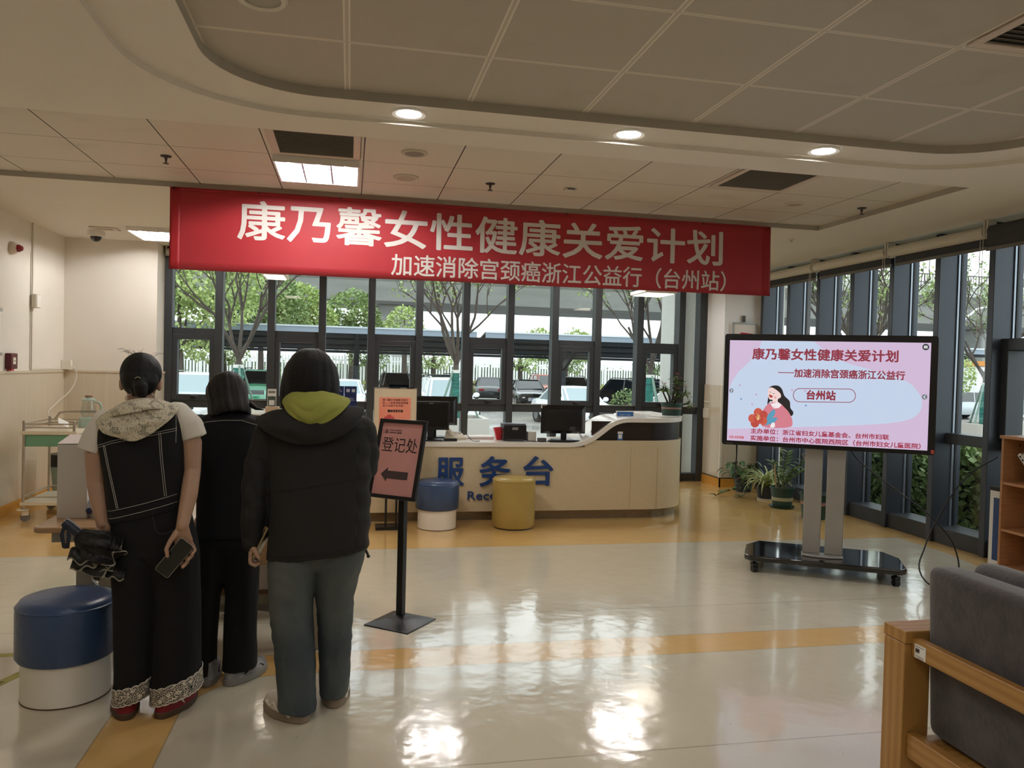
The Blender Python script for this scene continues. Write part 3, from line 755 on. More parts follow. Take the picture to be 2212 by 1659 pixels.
for i in range(1, len(vine2)):
    for k in range(3):
        a = rnd.uniform(0, 2*PI); leaf(lf, vine2[i].lerp(vine2[i-1], rnd.random()), (math.cos(a), math.sin(a), .5), (0, 0, 1), rnd.uniform(.06, .09), .05, .4)
st.build('vine', m_stem, po, 60); lf.build('foliage', m_leafd, po, 60)
# spider plant
spd = thing('spider_plant', 'spider plant with long striped leaves in a dark navy pot on the floor', 'plant', (5.03, 8.68, 0))
pot(spd, 0.095, 0.125, 0.165, m_potb)
MB().lathe([(0, 0), (0.10, 0), (0.105, 0.02), (0, 0.02)], 24).build('saucer', m_paper, spd, 40)
lf = MB(); rnd = random.Random(5)
for k in range(85):
    a = rnd.uniform(0, 2*PI); blade(lf, (rnd.uniform(-.04, .04), rnd.uniform(-.04, .04), .15), a, rnd.uniform(.75, 1.45), rnd.uniform(.28, .50), .022, rnd.uniform(1.6, 3.0))
lf.build('foliage', m_stripe, spd, 60)
# ZZ plant
zz = thing('zz_plant', 'upright plant with glossy paired leaves in a banded green pot', 'plant', (4.93, 8.15, 0))
pot(zz, 0.105, 0.135, 0.24, m_potg, (0.085, 0.125, mat('band_cream', '#a9a78f', 0.5)), 0.145)
st = MB(); lf = MB(); rnd = random.Random(8)
for (dx, dy, h, lean) in ((0.0, 0.0, .42, .05), (.03, -.02, .38, .28), (-.03, .02, .30, -.1), (.05, .03, .26, .34), (-.02, -.04, .22, .1)):
    pts = [Vector((dx + lean*t*t, dy - 0.1*lean*t, .22 + h*t)) for t in (0, .25, .5, .75, 1)]
    st.tube(pts, 0.008, 7, True, [.010, .009, .008, .006, .004])
    for i in range(9):
        t = .3 + .7*i/8; p = Vector((dx + lean*t*t, dy - 0.1*lean*t, .22 + h*t))
        for sgn in (-1, 1):
            leaf(lf, p, (sgn*.8, rnd.uniform(-.6, .6), .55), (0, -.3, 1), rnd.uniform(.07, .10), .034, .2)
MB().tube([(-.09, -.02, .22), (-.13, -.03, .5)], 0.008, 6).build('stake', mat('bamboo', '#b59a72', 0.6), zz, 60)
st.build('stem', m_stem, zz, 60); lf.build('foliage', m_leaf, zz, 60)
# pot behind the screen stand
bp_ = thing('potted_plant', 'nearly bare plant in a banded dark pot behind the screen posts', 'plant', (4.93, 7.52, 0))
pot(bp_, 0.12, 0.15, 0.27, m_potg, (0.15, 0.185, mat('band_pink', '#a77c76', 0.5)))
MB().tube([(0, 0, .24), (.01, 0, .33), (-.05, 0, .37), (-.12, 0, .62), (-.16, 0, .70)], 0.007, 6).tube([(.02, 0, .25), (.05, .02, .40), (.02, .02, .60)], 0.005, 6).build('stem', mat('bare_stem', '#7d7462', 0.8), bp_, 60)
lf = MB(); leaf(lf, (.02, .02, .60), (-.3, 0, 1), (1, 0, 0), .05, .03); leaf(lf, (.05, .02, .4), (.5, 0, .6), (0, 0, 1), .06, .03); lf.build('foliage', m_leaf, bp_, 60)

# ================================================================== ROUND STOOLS
m_vblue = mat('vinyl_blue', '#374e74', 0.32, var=0.04, vscale=8, bump=0.1, bscale=30)
m_vwhite = mat('vinyl_white', '#e9e4da', 0.38, var=0.02, vscale=5)
m_vyel = mat('vinyl_yellow', '#ab9350', 0.34, var=0.05, vscale=7, bump=0.12, bscale=16)
def stool(label, x, y):
    t = thing('round_stool', label, 'stool', (x, y, 0))
    MB().lathe([(0, 0), (0.183, 0), (0.183, 0.20), (0, 0.20)], 48).build('drum', m_vwhite, t, 40)
    MB().lathe([(0.1845, 0.0), (0.1845, 0.006)], 48).build('bottom_edge', mat('brown_edge', '#5a4636', 0.6), t, 40)
    MB().lathe([(0, 0.185), (0.196, 0.185), (0.206, 0.20), (0.207, 0.40), (0.203, 0.425), (0.188, 0.447), (0.15, 0.455), (0, 0.458)], 48).build('cushion', m_vblue, t, 50)
    MB().lathe([(0.2035, 0.418), (0.2075, 0.422), (0.2035, 0.427)], 48).build('seam', m_vblue, t, 60)
    return t
stool('large round stool with blue vinyl cushion and white drum beside the lace-hem trousers', -1.245, 3.87)
stool('round blue and white stool in front of the reception counter behind the sign', 0.838, 7.375)
ys = thing('round_stool', 'yellow vinyl drum stool in front of the blue counter lettering', 'stool', (1.575, 7.34, 0))
MB().lathe([(0, 0.012), (0.196, 0.012), (0.205, 0.03), (0.21, 0.24), (0.207, 0.44), (0.207, 0.455)], 48).build('drum', m_vyel, ys, 50)
MB().lathe([(0.207, 0.452), (0.212, 0.458), (0.207, 0.465), (0.19, 0.482), (0.12, 0.49), (0, 0.492)], 48).build('cushion', m_vyel, ys, 50)
MB().lathe([(0, 0), (0.19, 0), (0.19, 0.014), (0, 0.014)], 32).build('base', m_black, ys, 40)

# ================================================================== REGISTRATION SIGN STAND
m_pink = mat('pink_paper', '#d99d99', 0.65, var=0.03, vscale=9)
m_ink = mat('ink_black', '#141414', 0.6)
ss = thing('sign_stand', 'black sign stand with a tilted pink sheet and a left arrow', 'sign', (0.325, 4.66, 0), math.radians(-38))
a = 0.155
mb = MB().loft([[(-a, -a, 0), (a, -a, 0), (a, a, 0), (-a, a, 0)], [(-a, -a, .006), (a, -a, .006), (a, a, .006), (-a, a, .006)], [(-.06, -.06, .034), (.06, -.06, .034), (.06, .06, .034), (-.06, .06, .034)], [(-.03, -.03, .05), (.03, -.03, .05), (.03, .03, .05), (-.03, .03, .05)]])
mb.build('base', mat('base_black', '#1a1b1d', 0.35, 0.1), ss, bevel=0.003)
MB().bx(-0.021, 0.021, -0.021, 0.021, 0.045, 0.86).build('post', m_blackm, ss, bevel=0.004)
pf = bpy.data.objects.new('sign_frame', None)
# tilted panel: local X right, local Z up its face, leaning back
Mt = Matrix.Translation((-0.015, -0.045, 0.985)) @ Matrix.Rotation(math.radians(-14.5), 4, 'X')
w2, h2, fr = 0.166, 0.237, 0.022
mb = MB(); R3 = Mt.to_3x3(); T3 = Mt.translation
for (x0, x1, z0, z1) in ((-w2, w2, h2-fr, h2), (-w2, w2, -h2, -h2+fr), (-w2, -w2+fr, -h2+fr, h2-fr), (w2-fr, w2, -h2+fr, h2-fr)):
    b2 = MB().bx(x0, x1, -0.012, 0.012, z0, z1); mb.add(b2.v, b2.f, R3, T3)
b2 = MB().bx(-w2+0.004, w2-0.004, 0.002, 0.012, -h2+0.004, h2-0.004); mb.add(b2.v, b2.f, R3, T3)
b2 = MB().bx(-0.03, 0.03, 0.012, 0.05, -0.16, -0.06); mb.add(b2.v, b2.f, R3, T3)
mb.build('sign_frame', m_blackm, ss, bevel=0.003)
b2 = MB().bx(-w2+fr, w2-fr, -0.001, 0.001, -h2+fr, h2-fr); sheet = MB().add(b2.v, b2.f, R3, T3).build('pink_sheet', m_pink, ss)
def onpanel(o, x, z, off=-0.0022):
    o.parent = sheet; o.matrix_local = Mt @ Matrix.Translation((x, off, z)) @ Matrix.Rotation(PI/2, 4, 'X'); return o
onpanel(lettering('登记处', 0.252, 0.088, m_ink, None, 'lettering', bold=0.0), -0.126, 0.04)
onpanel(lettering('台州市中心医院西院区', 0.088, 0.0085, m_ink, None, 'lettering', bold=0.008), -0.088, 0.166)
onpanel(lettering('台州市妇女儿童医院', 0.088, 0.0085, m_ink, None, 'lettering', bold=0.02), -0.088, 0.152)
arrow = [(-0.10, 0), (-0.055, 0.042), (-0.055, 0.022), (0.09, 0.022), (0.09, -0.024), (-0.055, -0.024), (-0.055, -0.044)]
o = MB().prism(arrow, 0, 0.0006).build('arrow', mat('arrow_ink', '#4a3a3c', 0.6)); onpanel(o, 0.0, -0.095)
mb = MB(); ring = [(0.012*math.cos(2*PI*i/24), 0.013*math.sin(2*PI*i/24)) for i in range(24)]; ri = [(x*.82, y*.82) for x, y in ring]
poly_face(mb, [ring, ri], 0.0004); mb.prism([(0, .008), (-.007, -.006), (.007, -.006)], 0, 0.0004)
onpanel(mb.build('emblem', m_ink), -0.108, 0.162)

# ================================================================== POSTER STAND BEHIND IT
m_orange = mat('poster_orange', '#e98466', 0.55, two='#f0a088', vscale=2.5)
pz = thing('poster_stand', 'floor poster stand with an orange flyer, partly hidden behind the pink sign', 'poster', (0.415, 7.25, 0))
MB().bx(-0.195, 0.195, 0.0, 0.014, 0.60, 1.325).build('board', mat('cream_board', '#d6c3a4', 0.6), pz, bevel=0.002)
MB().bx(-0.197, -0.193, -0.004, 0.018, 0.60, 1.328).bx(0.193, 0.197, -0.004, 0.018, 0.60, 1.328).bx(-0.197, 0.197, -0.004, 0.018, 1.322, 1.329).build('board_edge', mat('alu_grey', '#8b8984', 0.4, 0.6), pz)
MB().bx(-0.05, 0.05, 0.014, 0.03, 0.55, 1.29).bx(-0.075, -0.055, 0.012, 0.03, 0.03, 0.70).bx(0.02, 0.04, 0.012, 0.03, 0.03, 0.70).build('post', m_blackm, pz, bevel=0.002)
MB().bx(-0.155, 0.09, 0.02, 0.20, 0.0, 0.03).build('base_plate', m_blackm, pz, bevel=0.002)
MB().bx(-0.06, 0.04, -0.006, -0.001, 1.322, 1.334).bx(0.10, 0.17, -0.006, -0.001, 1.322, 1.334).build('clip', m_black, pz)
fl_ = MB().bx(-0.148, 0.143, -0.0015, 0.0, 0.80, 1.238).build('flyer', m_orange, pz)
m_brown2 = mat('flyer_ink', '#6b2f26', 0.6)
for i, tx in enumerate(('康乃馨女性健康关爱计', '划——加速消除宫颈癌', '浙江公益行台州站')):
    lettering(tx, 0.235 if i < 2 else 0.19, 0.021, m_brown2, fl_, loc=(-0.118, -0.0022, 1.204-0.0265*i), bold=0.008)
lettering('趣味有奖问答', 0.142, 0.025, m_ink, fl_, loc=(-0.07, -0.0022, 1.10), bold=0.03)
def petals(mb, cx, cz, r, n_, y, w=0.5):
    for k in range(n_):
        a = 2*PI*k/n_+.3; pts = []
        for i in range(13):
            b = 2*PI*i/12; u = 0.55+0.45*math.cos(b); v = w*math.sin(b)*0.5*(0.5+u)
            pts.append((cx + r*(u*math.cos(a)-v*math.sin(a)), y, cz + r*(u*math.sin(a)+v*math.cos(a))))
        mb.add(pts[:-1], [tuple(range(12))])
mb = MB(); petals(mb, -0.055, 1.03, 0.05, 5, -0.0022, 0.8); mb.build('flower_print', mat('flower_print', '#cf4b4b', 0.6), fl_)
mb = MB(); petals(mb, 0.055, 0.995, 0.026, 6, -0.0022, 0.8); mb.build('flower_print', mat('flower_print2', '#b5527f', 0.6), fl_)
mb = MB()
for (cx_, cz_, r_) in ((0.07, 0.98, .045), (0.12, 1.0, .05), (0.02, 0.96, .035), (-.02, .93, .06), (.06, .92, .07), (.12, .93, .06)):
    mb.add([(min(cx_+r_*math.cos(2*PI*i/20), .142), -0.0019, cz_+r_*.7*math.sin(2*PI*i/20)) for i in range(20)], [tuple(range(20))])
mb.build('cloud_print', mat('cloud_print', '#eeaa97', 0.6), fl_)
# ================================================================== BIG SCREEN ON A WHEELED STAND
RT = math.radians(-30)
ux_, uy_ = Vector((math.cos(RT), math.sin(RT), 0)), Vector((-math.sin(RT), math.cos(RT), 0))
m_gloss = mat('gloss_black', '#060607', 0.06, spec=0.6, coat=0.6)
m_alu = mat('satin_aluminium', '#a6a4a0', 0.38, 0.55, var=0.02, vscale=3)
m_bez = mat('bezel_black', '#0c0c0e', 0.3)
sd = thing('screen_stand', 'wheeled stand with two silver posts and a glossy black base under the big screen', 'stand', (3.63, 5.41, 0), RT)
def oct_(w, d, cx, cy, cut, rr=0.02):
    return [(cx-w+cut*.4, cy-d), (cx+w-cut*.4, cy-d), (cx+w, cy-d+cut*.5), (cx+w, cy+d*.35), (cx+w-cut, cy+d), (cx-w+cut, cy+d), (cx-w, cy+d*.35), (cx-w, cy-d+cut*.5)]
MB().prism(oct_(0.575, 0.30, 0.0, 0.08, 0.10), 0.092, 0.136).build('base', m_gloss, sd, bevel=0.01, seg=3)
MB().bx(-0.145, -0.015, 0.003, 0.035, 0.15, 1.2).build('post', m_alu, sd, bevel=0.006)
MB().bx(0.018, 0.148, 0.003, 0.035, 0.15, 1.2).build('post', m_alu, sd, bevel=0.006)
half = [(-0.15, 0.06)] + [(-0.15 + 0.30*i/16, -0.055 - 0.035*math.sin(PI*i/16)) for i in range(17)] + [(0.15, 0.06)]
MB().prism(half, 0.136, 0.150).build('post_foot', m_alu, sd, bevel=0.004)
MB().bx(-0.2, 0.2, 0.04, 0.07, 1.0, 1.6).bx(-0.35, 0.35, 0.05, 0.08, 1.15, 1.25).bx(-0.15, 0.15, 0.0, 0.04, 1.1, 1.2).build('bracket', m_blackm, sd)
for (cx_, cy_) in ((-0.50, -0.16), (0.50, -0.16), (-0.46, 0.30), (0.46, 0.30)):
    c_ = thing('caster', None, None); c_.parent = sd; c_.location = (cx_, cy_, 0); c_.rotation_euler = (0, 0, 0.5)
    MB().cyl((0, 0, 0.07), (0, 0, 0.093), 0.012, 12).bx(-0.022, 0.022, -0.03, 0.02, 0.045, 0.075).build('fork', m_black, c_, bevel=0.004)
    MB().cyl((-0.02, -0.008, 0.026), (0.02, -0.008, 0.026), 0.026, 20).build('wheel', m_black, c_, 40)
tv = thing('display_screen', 'large black flat screen showing a pink and pale blue slide with red lettering', 'screen', (3.63, 5.41, 0), RT)
BX0, BX1, BZ0, BZ1 = -0.778, 0.750, 0.972, 1.857
YF = -0.055
MB().prism([(x, z) for x, z in rrect(BX1-BX0, BZ1-BZ0, 0.02, 5, (BX0+BX1)/2, (BZ0+BZ1)/2)], 0, 0.055, Matrix.Rotation(PI/2, 3, 'X'), (0, 0.0, 0)).build('housing', m_bez, tv, bevel=0.004)
SW, SH, SX, SZ = 1.437, 0.80, -0.739, 1.806        # picture area: width, height, left, top
yy0 = YF - 0.0012
def uv(x, y):     # position on the slide, measured on its own layout grid
    u = (x-155)/1845.0; v = (y-150)/(910+82*u); u = min(1.0, max(0.0, (x-155+15*v)/(1845.0-5*v))); return (SX + u*SW, SZ - v*SH)
def smat(name, col, s=0.88): return emat(name, col, s*0.62)
def spoly(pts, layer, m, parent, name):
    q = [uv(*p) for p in pts]
    mb = MB(); mb.add([(x, yy0 - 0.0004*layer, z) for x, z in q], [tuple(range(len(q)))])
    o = mb.build(name, m, parent)
    bm = bmesh.new(); bm.from_mesh(o.data); bmesh.ops.triangulate(bm, faces=bm.faces)
    for f in bm.faces:
        if f.normal.y > 0: f.normal_flip()
    bm.to_mesh(o.data); bm.free(); return o
scr = MB().add([(SX, yy0, SZ-SH), (SX+SW, yy0, SZ-SH), (SX+SW, yy0, SZ), (SX, yy0, SZ)], [(0, 1, 2, 3)]).build('screen', smat('slide_pink', '#d6bfdc'), tv)
def spline(pts, n_=6, closed=True):
    out = []; k = len(pts)
    for i in range(k):
        p0, p1, p2, p3 = (Vector(pts[(i+j-1) % k if closed else max(0, min(k-1, i+j-1))]) for j in range(4))
        for s_ in range(n_):
            t = s_/n_
            out.append(tuple(0.5*((2*p1) + (-p0+p2)*t + (2*p0-5*p1+4*p2-p3)*t*t + (-p0+3*p1-3*p2+p3)*t*t*t)))
    return out
spoly([(465, 151), (440, 230), (345, 345), (240, 440), (190, 510), (157, 580), (143, 957)] + spline([(740, 938), (1250, 920), (1700, 885), (1880, 820), (1930, 705), (1890, 600), (1780, 500), (1500, 410), (1240, 335), (1070, 240), (960, 151)], 5, False)[:-4], 1, smat('slide_pale_blue', '#c9d8f0'), scr, 'slide_shape')
m_sred = smat('slide_red', '#ab3b4f', 0.62)
def stext(txt, x0, x1, y0, y1, m, bold=0.02, name='lettering'):
    um = ((x0+x1)/2-155)/1845.0; f = (lambda y: y) if y1 <= 1 else (lambda y: (y-150)/(910+82*um))
    ax_, bx_ = SX+(x0-155)/1845.0*SW, SX+(x1-155)/1845.0*SW; az, bz = SZ-f(y1)*SH, SZ-f(y0)*SH
    lettering(txt, bx_-ax_, bz-az, m, scr, name, bold=bold, loc=(ax_, yy0-0.0042, az))
stext('康乃馨女性健康关爱计划', 380, 1718, 222, 325, m_sred, 0.019)
spoly([(626, 435), (780, 436), (780, 443), (626, 442)], 3, m_sred, scr, 'slide_dash')
stext('加速消除宫颈癌浙江公益行', 785, 1782, 408, 487, m_sred, 0.02)
stext('台州站', 908, 1172, 600, 684, m_sred, 0.026)
stext('主办单位：浙江省妇女儿童基金会、台州市妇联', 388, 1663, 0.868, 0.918, smat('slide_red2', '#b8304f', 0.7), 0.018)
stext('实施单位：台州市中心医院西院区（台州市妇女儿童医院）', 388, 1940, 0.937, 0.988, smat('slide_red2', '#b8304f', 0.7), 0.018)
stext('扫码 有奖答题', 178, 320, 0.951, 0.977, smat('slide_red3', '#d4504f', 0.8), 0.02)
def pill(x0, x1, y0, y1, w):
    r = (y1-y0)/2; yc = (y0+y1)/2
    o_ = [(x1-r + r*math.cos(a), yc + r*math.sin(a)) for a in [-PI/2+PI*i/16 for i in range(17)]] + [(x0+r + r*math.cos(a), yc + r*math.sin(a)) for a in [PI/2+PI*i/16 for i in range(17)]]
    i_ = [(x1-r + (r-w)*math.cos(a), yc + (r-w)*math.sin(a)) for a in [-PI/2+PI*i/16 for i in range(17)]] + [(x0+r + (r-w)*math.cos(a), yc + (r-w)*math.sin(a)) for a in [PI/2+PI*i/16 for i in range(17)]]
    k = len(o_); q = [uv(*p) for p in o_+i_]
    MB().add([(x, yy0-0.0012, z) for x, z in q], [(i, (i+1) % k, k+(i+1) % k, k+i) for i in range(k)]).build('slide_pill', m_sred, scr)
pill(770, 1348, 580, 708, 6)
def disc(x, y, r, layer, m, name='slide_dot'): spoly([(x + r*math.cos(2*PI*i/24), y + r*math.sin(2*PI*i/24)) for i in range(24)], layer, m, scr, name)
for (x, y, col, nm) in ((258, 558, '#c9a3c8', 'a'), (420, 643, '#c9a3c8', 'a'), (382, 732, '#c9a3c8', 'a'), (761, 599, '#c9a3c8', 'a'), (883, 606, '#c9a3c8', 'a'), (274, 683, '#6f9fc4', 'b'), (892, 738, '#6f9fc4', 'b')):
    disc(x, y, 9, 2, smat('dot_'+nm, col))
m_icon = smat('icon_grey', '#7f8796', 0.7); m_icw = smat('icon_white', '#ffffff', 0.85)
disc(177, 607, 20, 2, m_icon, 'slide_icon'); disc(1950, 647, 24, 2, m_icon, 'slide_icon'); disc(1953, 189, 30, 2, smat('icon_dark', '#4a4f5a', 0.6), 'slide_icon')
spoly([(170, 596), (174, 592), (187, 607), (174, 622), (170, 618), (180, 607)], 3, m_icw, scr, 'slide_icon_mark')
spoly([(1957, 634), (1953, 630), (1938, 647), (1953, 664), (1957, 660), (1946, 647)], 3, m_icw, scr, 'slide_icon_mark')
spoly([(1938, 178), (1968, 178), (1968, 200), (1938, 200)], 3, m_icw, scr, 'slide_icon_mark'); spoly([(1945, 186), (1961, 186), (1961, 192), (1945, 192)], 4, smat('icon_dark', '#4a4f5a', 0.6), scr, 'slide_icon_mark')
# the drawn woman holding a flower
m_hair = smat('print_hair', '#1d1a1e', 0.8); m_skin = smat('print_skin', '#f6d9d5'); m_coat = smat('print_coat', '#d9808f')
spoly(spline([(540, 585), (575, 560), (630, 560), (665, 590), (690, 650), (740, 700), (748, 760), (776, 800), (765, 832), (735, 828), (700, 790), (640, 740), (600, 720), (560, 700), (530, 730), (535, 660)], 5), 2, m_hair, scr, 'print_hair')
spoly(spline([(530, 625), (536, 592), (560, 575), (600, 590), (650, 630), (655, 665), (630, 680), (622, 710), (575, 712), (578, 690), (545, 680)], 5), 3, m_skin, scr, 'print_face')
spoly(spline([(555, 715), (490, 780), (470, 860), (500, 938), (735, 938), (770, 890), (740, 810), (690, 755), (640, 715)], 5), 3, m_coat, scr, 'print_coat')
spoly([(556, 720), (585, 765), (605, 740), (590, 768), (640, 762), (664, 735), (630, 706), (580, 722)], 4, smat('print_collar', '#f7eef2'), scr, 'print_collar')
spoly(spline([(543, 640), (578, 652), (572, 668), (552, 666)], 4), 4, smat('print_mouth', '#b8403f'), scr, 'print_mouth')
for (p, q) in (((545, 612), (562, 620)), ((578, 632), (598, 628))): spoly([p, q, (q[0], q[1]+4), (p[0], p[1]+4)], 5, m_hair, scr, 'print_eye')
spoly(spline([(600, 655), (615, 668), (604, 680), (592, 668)], 4), 4, smat('print_blush', '#eba8a4'), scr, 'print_cheek')
for pts in ([(505, 915), (520, 850), (580, 780), (605, 790), (590, 840), (540, 880)], [(510, 920), (560, 860), (625, 852), (600, 895), (550, 912)]): spoly(spline(pts, 4), 5, smat('print_leaf', '#5b9fbe'), scr, 'print_leaf')
for k, (cx_, cy_, r_) in enumerate(((440, 806, 42), (492, 828, 40), (492, 882, 38), (412, 900, 42), (384, 858, 38), (446, 862, 48))): disc(cx_, cy_, r_, 5.2+0.2*k, smat('print_flower%d' % (k % 2), ('#cf5b48', '#c14a3d')[k % 2]), 'print_petal')
for (x, y) in ((430, 815), (445, 820), (455, 830), (415, 840), (462, 850)):
    spoly([(437, 875), (x, y), (x+5, y+1), (442, 876)], 7, smat('print_stamen', '#f2cf8a'), scr, 'print_stamen')
spoly(spline([(575, 900), (600, 900), (600, 938), (560, 938)], 4), 6, smat('print_collar', '#f7eef2'), scr, 'print_cuff')
lettering('Horion', 0.05, 0.011, mat('bezel_mark', '#6a6a6c', 0.5), tv, 'brand_mark', loc=(BX0+0.035, YF-0.0008, BZ0+0.010), bold=0.005)
MB().bx(BX1-0.028, BX1-0.006, YF-0.001, YF, BZ0+0.012, BZ0+0.04).build('sticker', mat('sticker_red', '#b0463f', 0.5), tv)
cable('cable', [(3.80, 5.40, 1.10), (3.83, 5.37, 0.96), (4.02, 5.15, 0.72), (4.30, 5.0, 0.47), (4.44, 4.95, 0.24), (4.40, 4.9, 0.06), (4.25, 4.85, 0.012), (4.12, 4.92, 0.10), (4.21, 5.0, 0.30), (4.36, 5.05, 0.50), (4.75, 5.2, 0.80), (5.06, 5.26, 0.93)], 0.0055, m_cab, 'black power cable drooping in a loop from the big screen to the bookshelf')
cable('cable', [(3.05, 5.76, 1.1), (3.06, 5.75, 0.9), (3.055, 5.75, 0.78), (3.04, 5.75, 0.72), (3.05, 5.755, 0.75), (3.06, 5.75, 0.86), (3.065, 5.76, 1.1)], 0.005, m_cab, 'short black loop of cable hanging below the left corner of the big screen')

# ================================================================== SOFA
def oak(name, direction):
    m = bpy.data.materials.new(name); m.use_nodes = True; n = NT(m); vec, ox, oy, oz = n.xyz()
    mp = n.new('ShaderNodeMapping'); mp.inputs['Scale'].default_value = (9, 9, 0.9) if direction == 'Y' else (9, 0.9, 9); n.link(vec, mp.inputs['Vector'])
    wv = n.new('ShaderNodeTexWave'); wv.bands_direction = direction; wv.inputs['Scale'].default_value = 1.0; wv.inputs['Distortion'].default_value = 5; wv.inputs['Detail'].default_value = 2; wv.inputs['Detail Scale'].default_value = 0.7
    n.link(mp.outputs['Vector'], wv.inputs['Vector'])
    fine = n.noise(mp.outputs['Vector'], 9, 3)
    c = n.mix(n.m('MULTIPLY', wv.outputs['Fac'], 0.75), lin('#a97a3e'), lin('#c39757')); c = n.mix(n.m('MULTIPLY', fine, 0.35), c, lin('#9d6e36'))
    n.link(c, n.b.inputs['Base Color']); n.b.inputs['Roughness'].default_value = 0.34
    return m
m_oak = oak('oak_wood', 'Y'); m_oakh = oak('oak_rail', 'Z')
m_suede = mat('grey_suede', '#383334', 0.9, two='#494243', vscale=14, bump=0.12, bscale=60, sheen=0.35, detail=6)
sf = thing('sofa', 'wooden frame sofa with dark grey suede back cushions in the near right corner', 'sofa', (0, 0, 0))
for (lx0, ly0) in ((2.0, 2.46), (2.66, 2.46), (2.0, 0.72), (2.66, 0.72)): MB().bx(lx0, lx0+0.112, ly0, ly0+0.11, 0, 0.575).build('leg', m_oak, sf, bevel=0.004)
MB().bx(2.0, 2.77, 2.455, 2.575, 0.576, 0.622).build('armrest', m_oak, sf, bevel=0.004)
MB().bx(2.0, 2.77, 0.715, 0.835, 0.576, 0.622).build('armrest', m_oak, sf, bevel=0.004)
MB().bx(2.028, 2.062, 0.83, 2.458, 0.53, 0.60).build('back_rail', m_oakh, sf, bevel=0.004)
MB().bx(2.02, 2.062, 0.83, 2.458, 0.16, 0.25).build('seat_rail', m_oakh, sf, bevel=0.004)
MB().bx(2.70, 2.745, 0.83, 2.458, 0.16, 0.25).build('seat_rail', m_oakh, sf, bevel=0.004)
MB().bx(2.062, 2.70, 0.83, 2.455, 0.20, 0.235).build('seat_slats', m_oak, sf)
lb = MB().bx(2.031, 2.0275, 2.385, 2.44, 0.535, 0.585); lb.v = [(2.0275 if v[0] > 2.03 else 2.0255, v[1], v[2]) for v in lb.v]
lbo = lb.build('asset_sticker', m_paper, sf)
mb = MB()
for i in range(9): mb.bx(2.0250, 2.0256, 2.415+0.0022*i, 2.4162+0.0022*i+0.0006*(i % 2), 0.556, 0.57)
for i in range(3): mb.bx(2.0250, 2.0256, 2.392, 2.434-0.006*i, 0.5765-0.028*(i > 0)-0.006*i, 0.578-0.028*(i > 0)-0.006*i)
mb.build('sticker_print', m_ink, lbo)
def cushion(name, x0, x1, y0, y1, z0, z1, lean, parent=None, rr=0.038):
    """upholstered slab with rounded edges, thickness in X, leaning by lean metres at the top"""
    prof = rrect(x1-x0, z1-z0, rr, 6)
    xc, zc = (x0+x1)/2, (z0+z1)/2; rings = []
    ys = [(y0, .80), (y0+0.015, .93), (y0+0.05, 1.0)] + [(y0+0.05+(y1-y0-0.1)*i/8, 1.0) for i in range(1, 8)] + [(y1-0.05, 1.0), (y1-0.015, .93), (y1, .80)]
    for (y, s_) in ys:
        ring_ = []
        for (px, pz) in prof:
            t = (pz/(z1-z0)+0.5); bul = 0.012*math.sin(PI*(y-y0)/(y1-y0))*math.sin(PI*t)
            k = s_ if s_ < 1 else 1.0
            sc = 1-(1-k)*0.5*(x1-x0)/(z1-z0)
            ring_.append((xc + px*k + (bul if px > 0 else -bul) + lean*(t-0.5), y, zc + pz*sc))
        rings.append(ring_)
    return MB().loft(rings).build(name, m_suede, parent, 60)
cushion('back_cushion', 2.085, 2.225, 1.66, 2.45, 0.24, 0.865, -0.03, sf)
cushion('back_cushion', 2.085, 2.225, 0.84, 1.65, 0.24, 0.865, -0.03, sf)
MB().bx(2.235, 2.76, 0.86, 2.43, 0.24, 0.40).build('seat_cushion', m_suede, sf, bevel=0.04, seg=4)
cq = cushion('cushion', 2.26, 2.40, 1.92, 2.44, 0.415, 0.875, -0.035, None, 0.06)
tag(cq, 'loose dark grey suede cushion standing in front of the sofa back', 'cushion')

# ================================================================== BOOKSHELF
m_beech = mat('beech_board', '#b7855c', 0.42, two='#a6744b', vscale=3, stretch=(2, 2, 30))
m_beechd = mat('beech_inside', '#9a6b44', 0.5, two='#8a5d39', vscale=3, stretch=(30, 30, 1.2))
bs = thing('bookshelf', 'open wooden bookshelf against the right window wall', 'bookshelf', (0, 0, 0))
MB().bx(5.05, 5.37, 5.195, 5.215, 0, 1.085).build('side_panel', m_beech, bs, bevel=0.001)
MB().bx(5.05, 5.37, 4.10, 4.12, 0, 1.085).build('side_panel', m_beech, bs, bevel=0.001)
MB().bx(5.04, 5.375, 4.09, 5.225, 1.085, 1.108).build('top', m_beech, bs, bevel=0.001)
for z in (0.06, 0.352, 0.722): MB().bx(5.055, 5.36, 4.12, 5.195, z, z+0.02).build('shelf', m_beech, bs, bevel=0.001)
MB().bx(5.36, 5.37, 4.12, 5.195, 0.0, 1.085).build('back_panel', m_beechd, bs)
MB().bx(5.07, 5.08, 4.12, 5.195, 0, 0.06).build('plinth', m_beech, bs)
MB().cyl((5.20, 5.194, 1.03), (5.20, 5.1945, 1.03), 0.008, 12).build('screw_hole', m_ink, bs)
def book(label, y, m, w=0.028, h=0.25, lean=0.5, z=0.743, d_=0.19, spine=None, x=5.10):
    t = thing('book', label, 'book', (x, y, z)); t.rotation_euler = (-lean, 0, 0)
    MB().bx(0, d_, -w, 0, 0, h).build('cover', m, t, bevel=0.002)
    MB().bx(0.004, d_+0.001, -w+0.003, -0.003, 0.004, h+0.0008).build('pages', m_paper, t)
    mb = MB()
    if spine:
        for i in range(4): mb.bx(-0.0006, 0.0, -w*0.72, -w*0.30, h*(0.88-0.11*i), h*(0.95-0.11*i))
        mb.build('spine_print', m_ink, t)
    return t
book('pale book leaning at the front of the upper bookshelf compartment', 4.915, mat('book_cream', '#d9d2c4', 0.6), 0.03, 0.295, 0.74, spine=True)
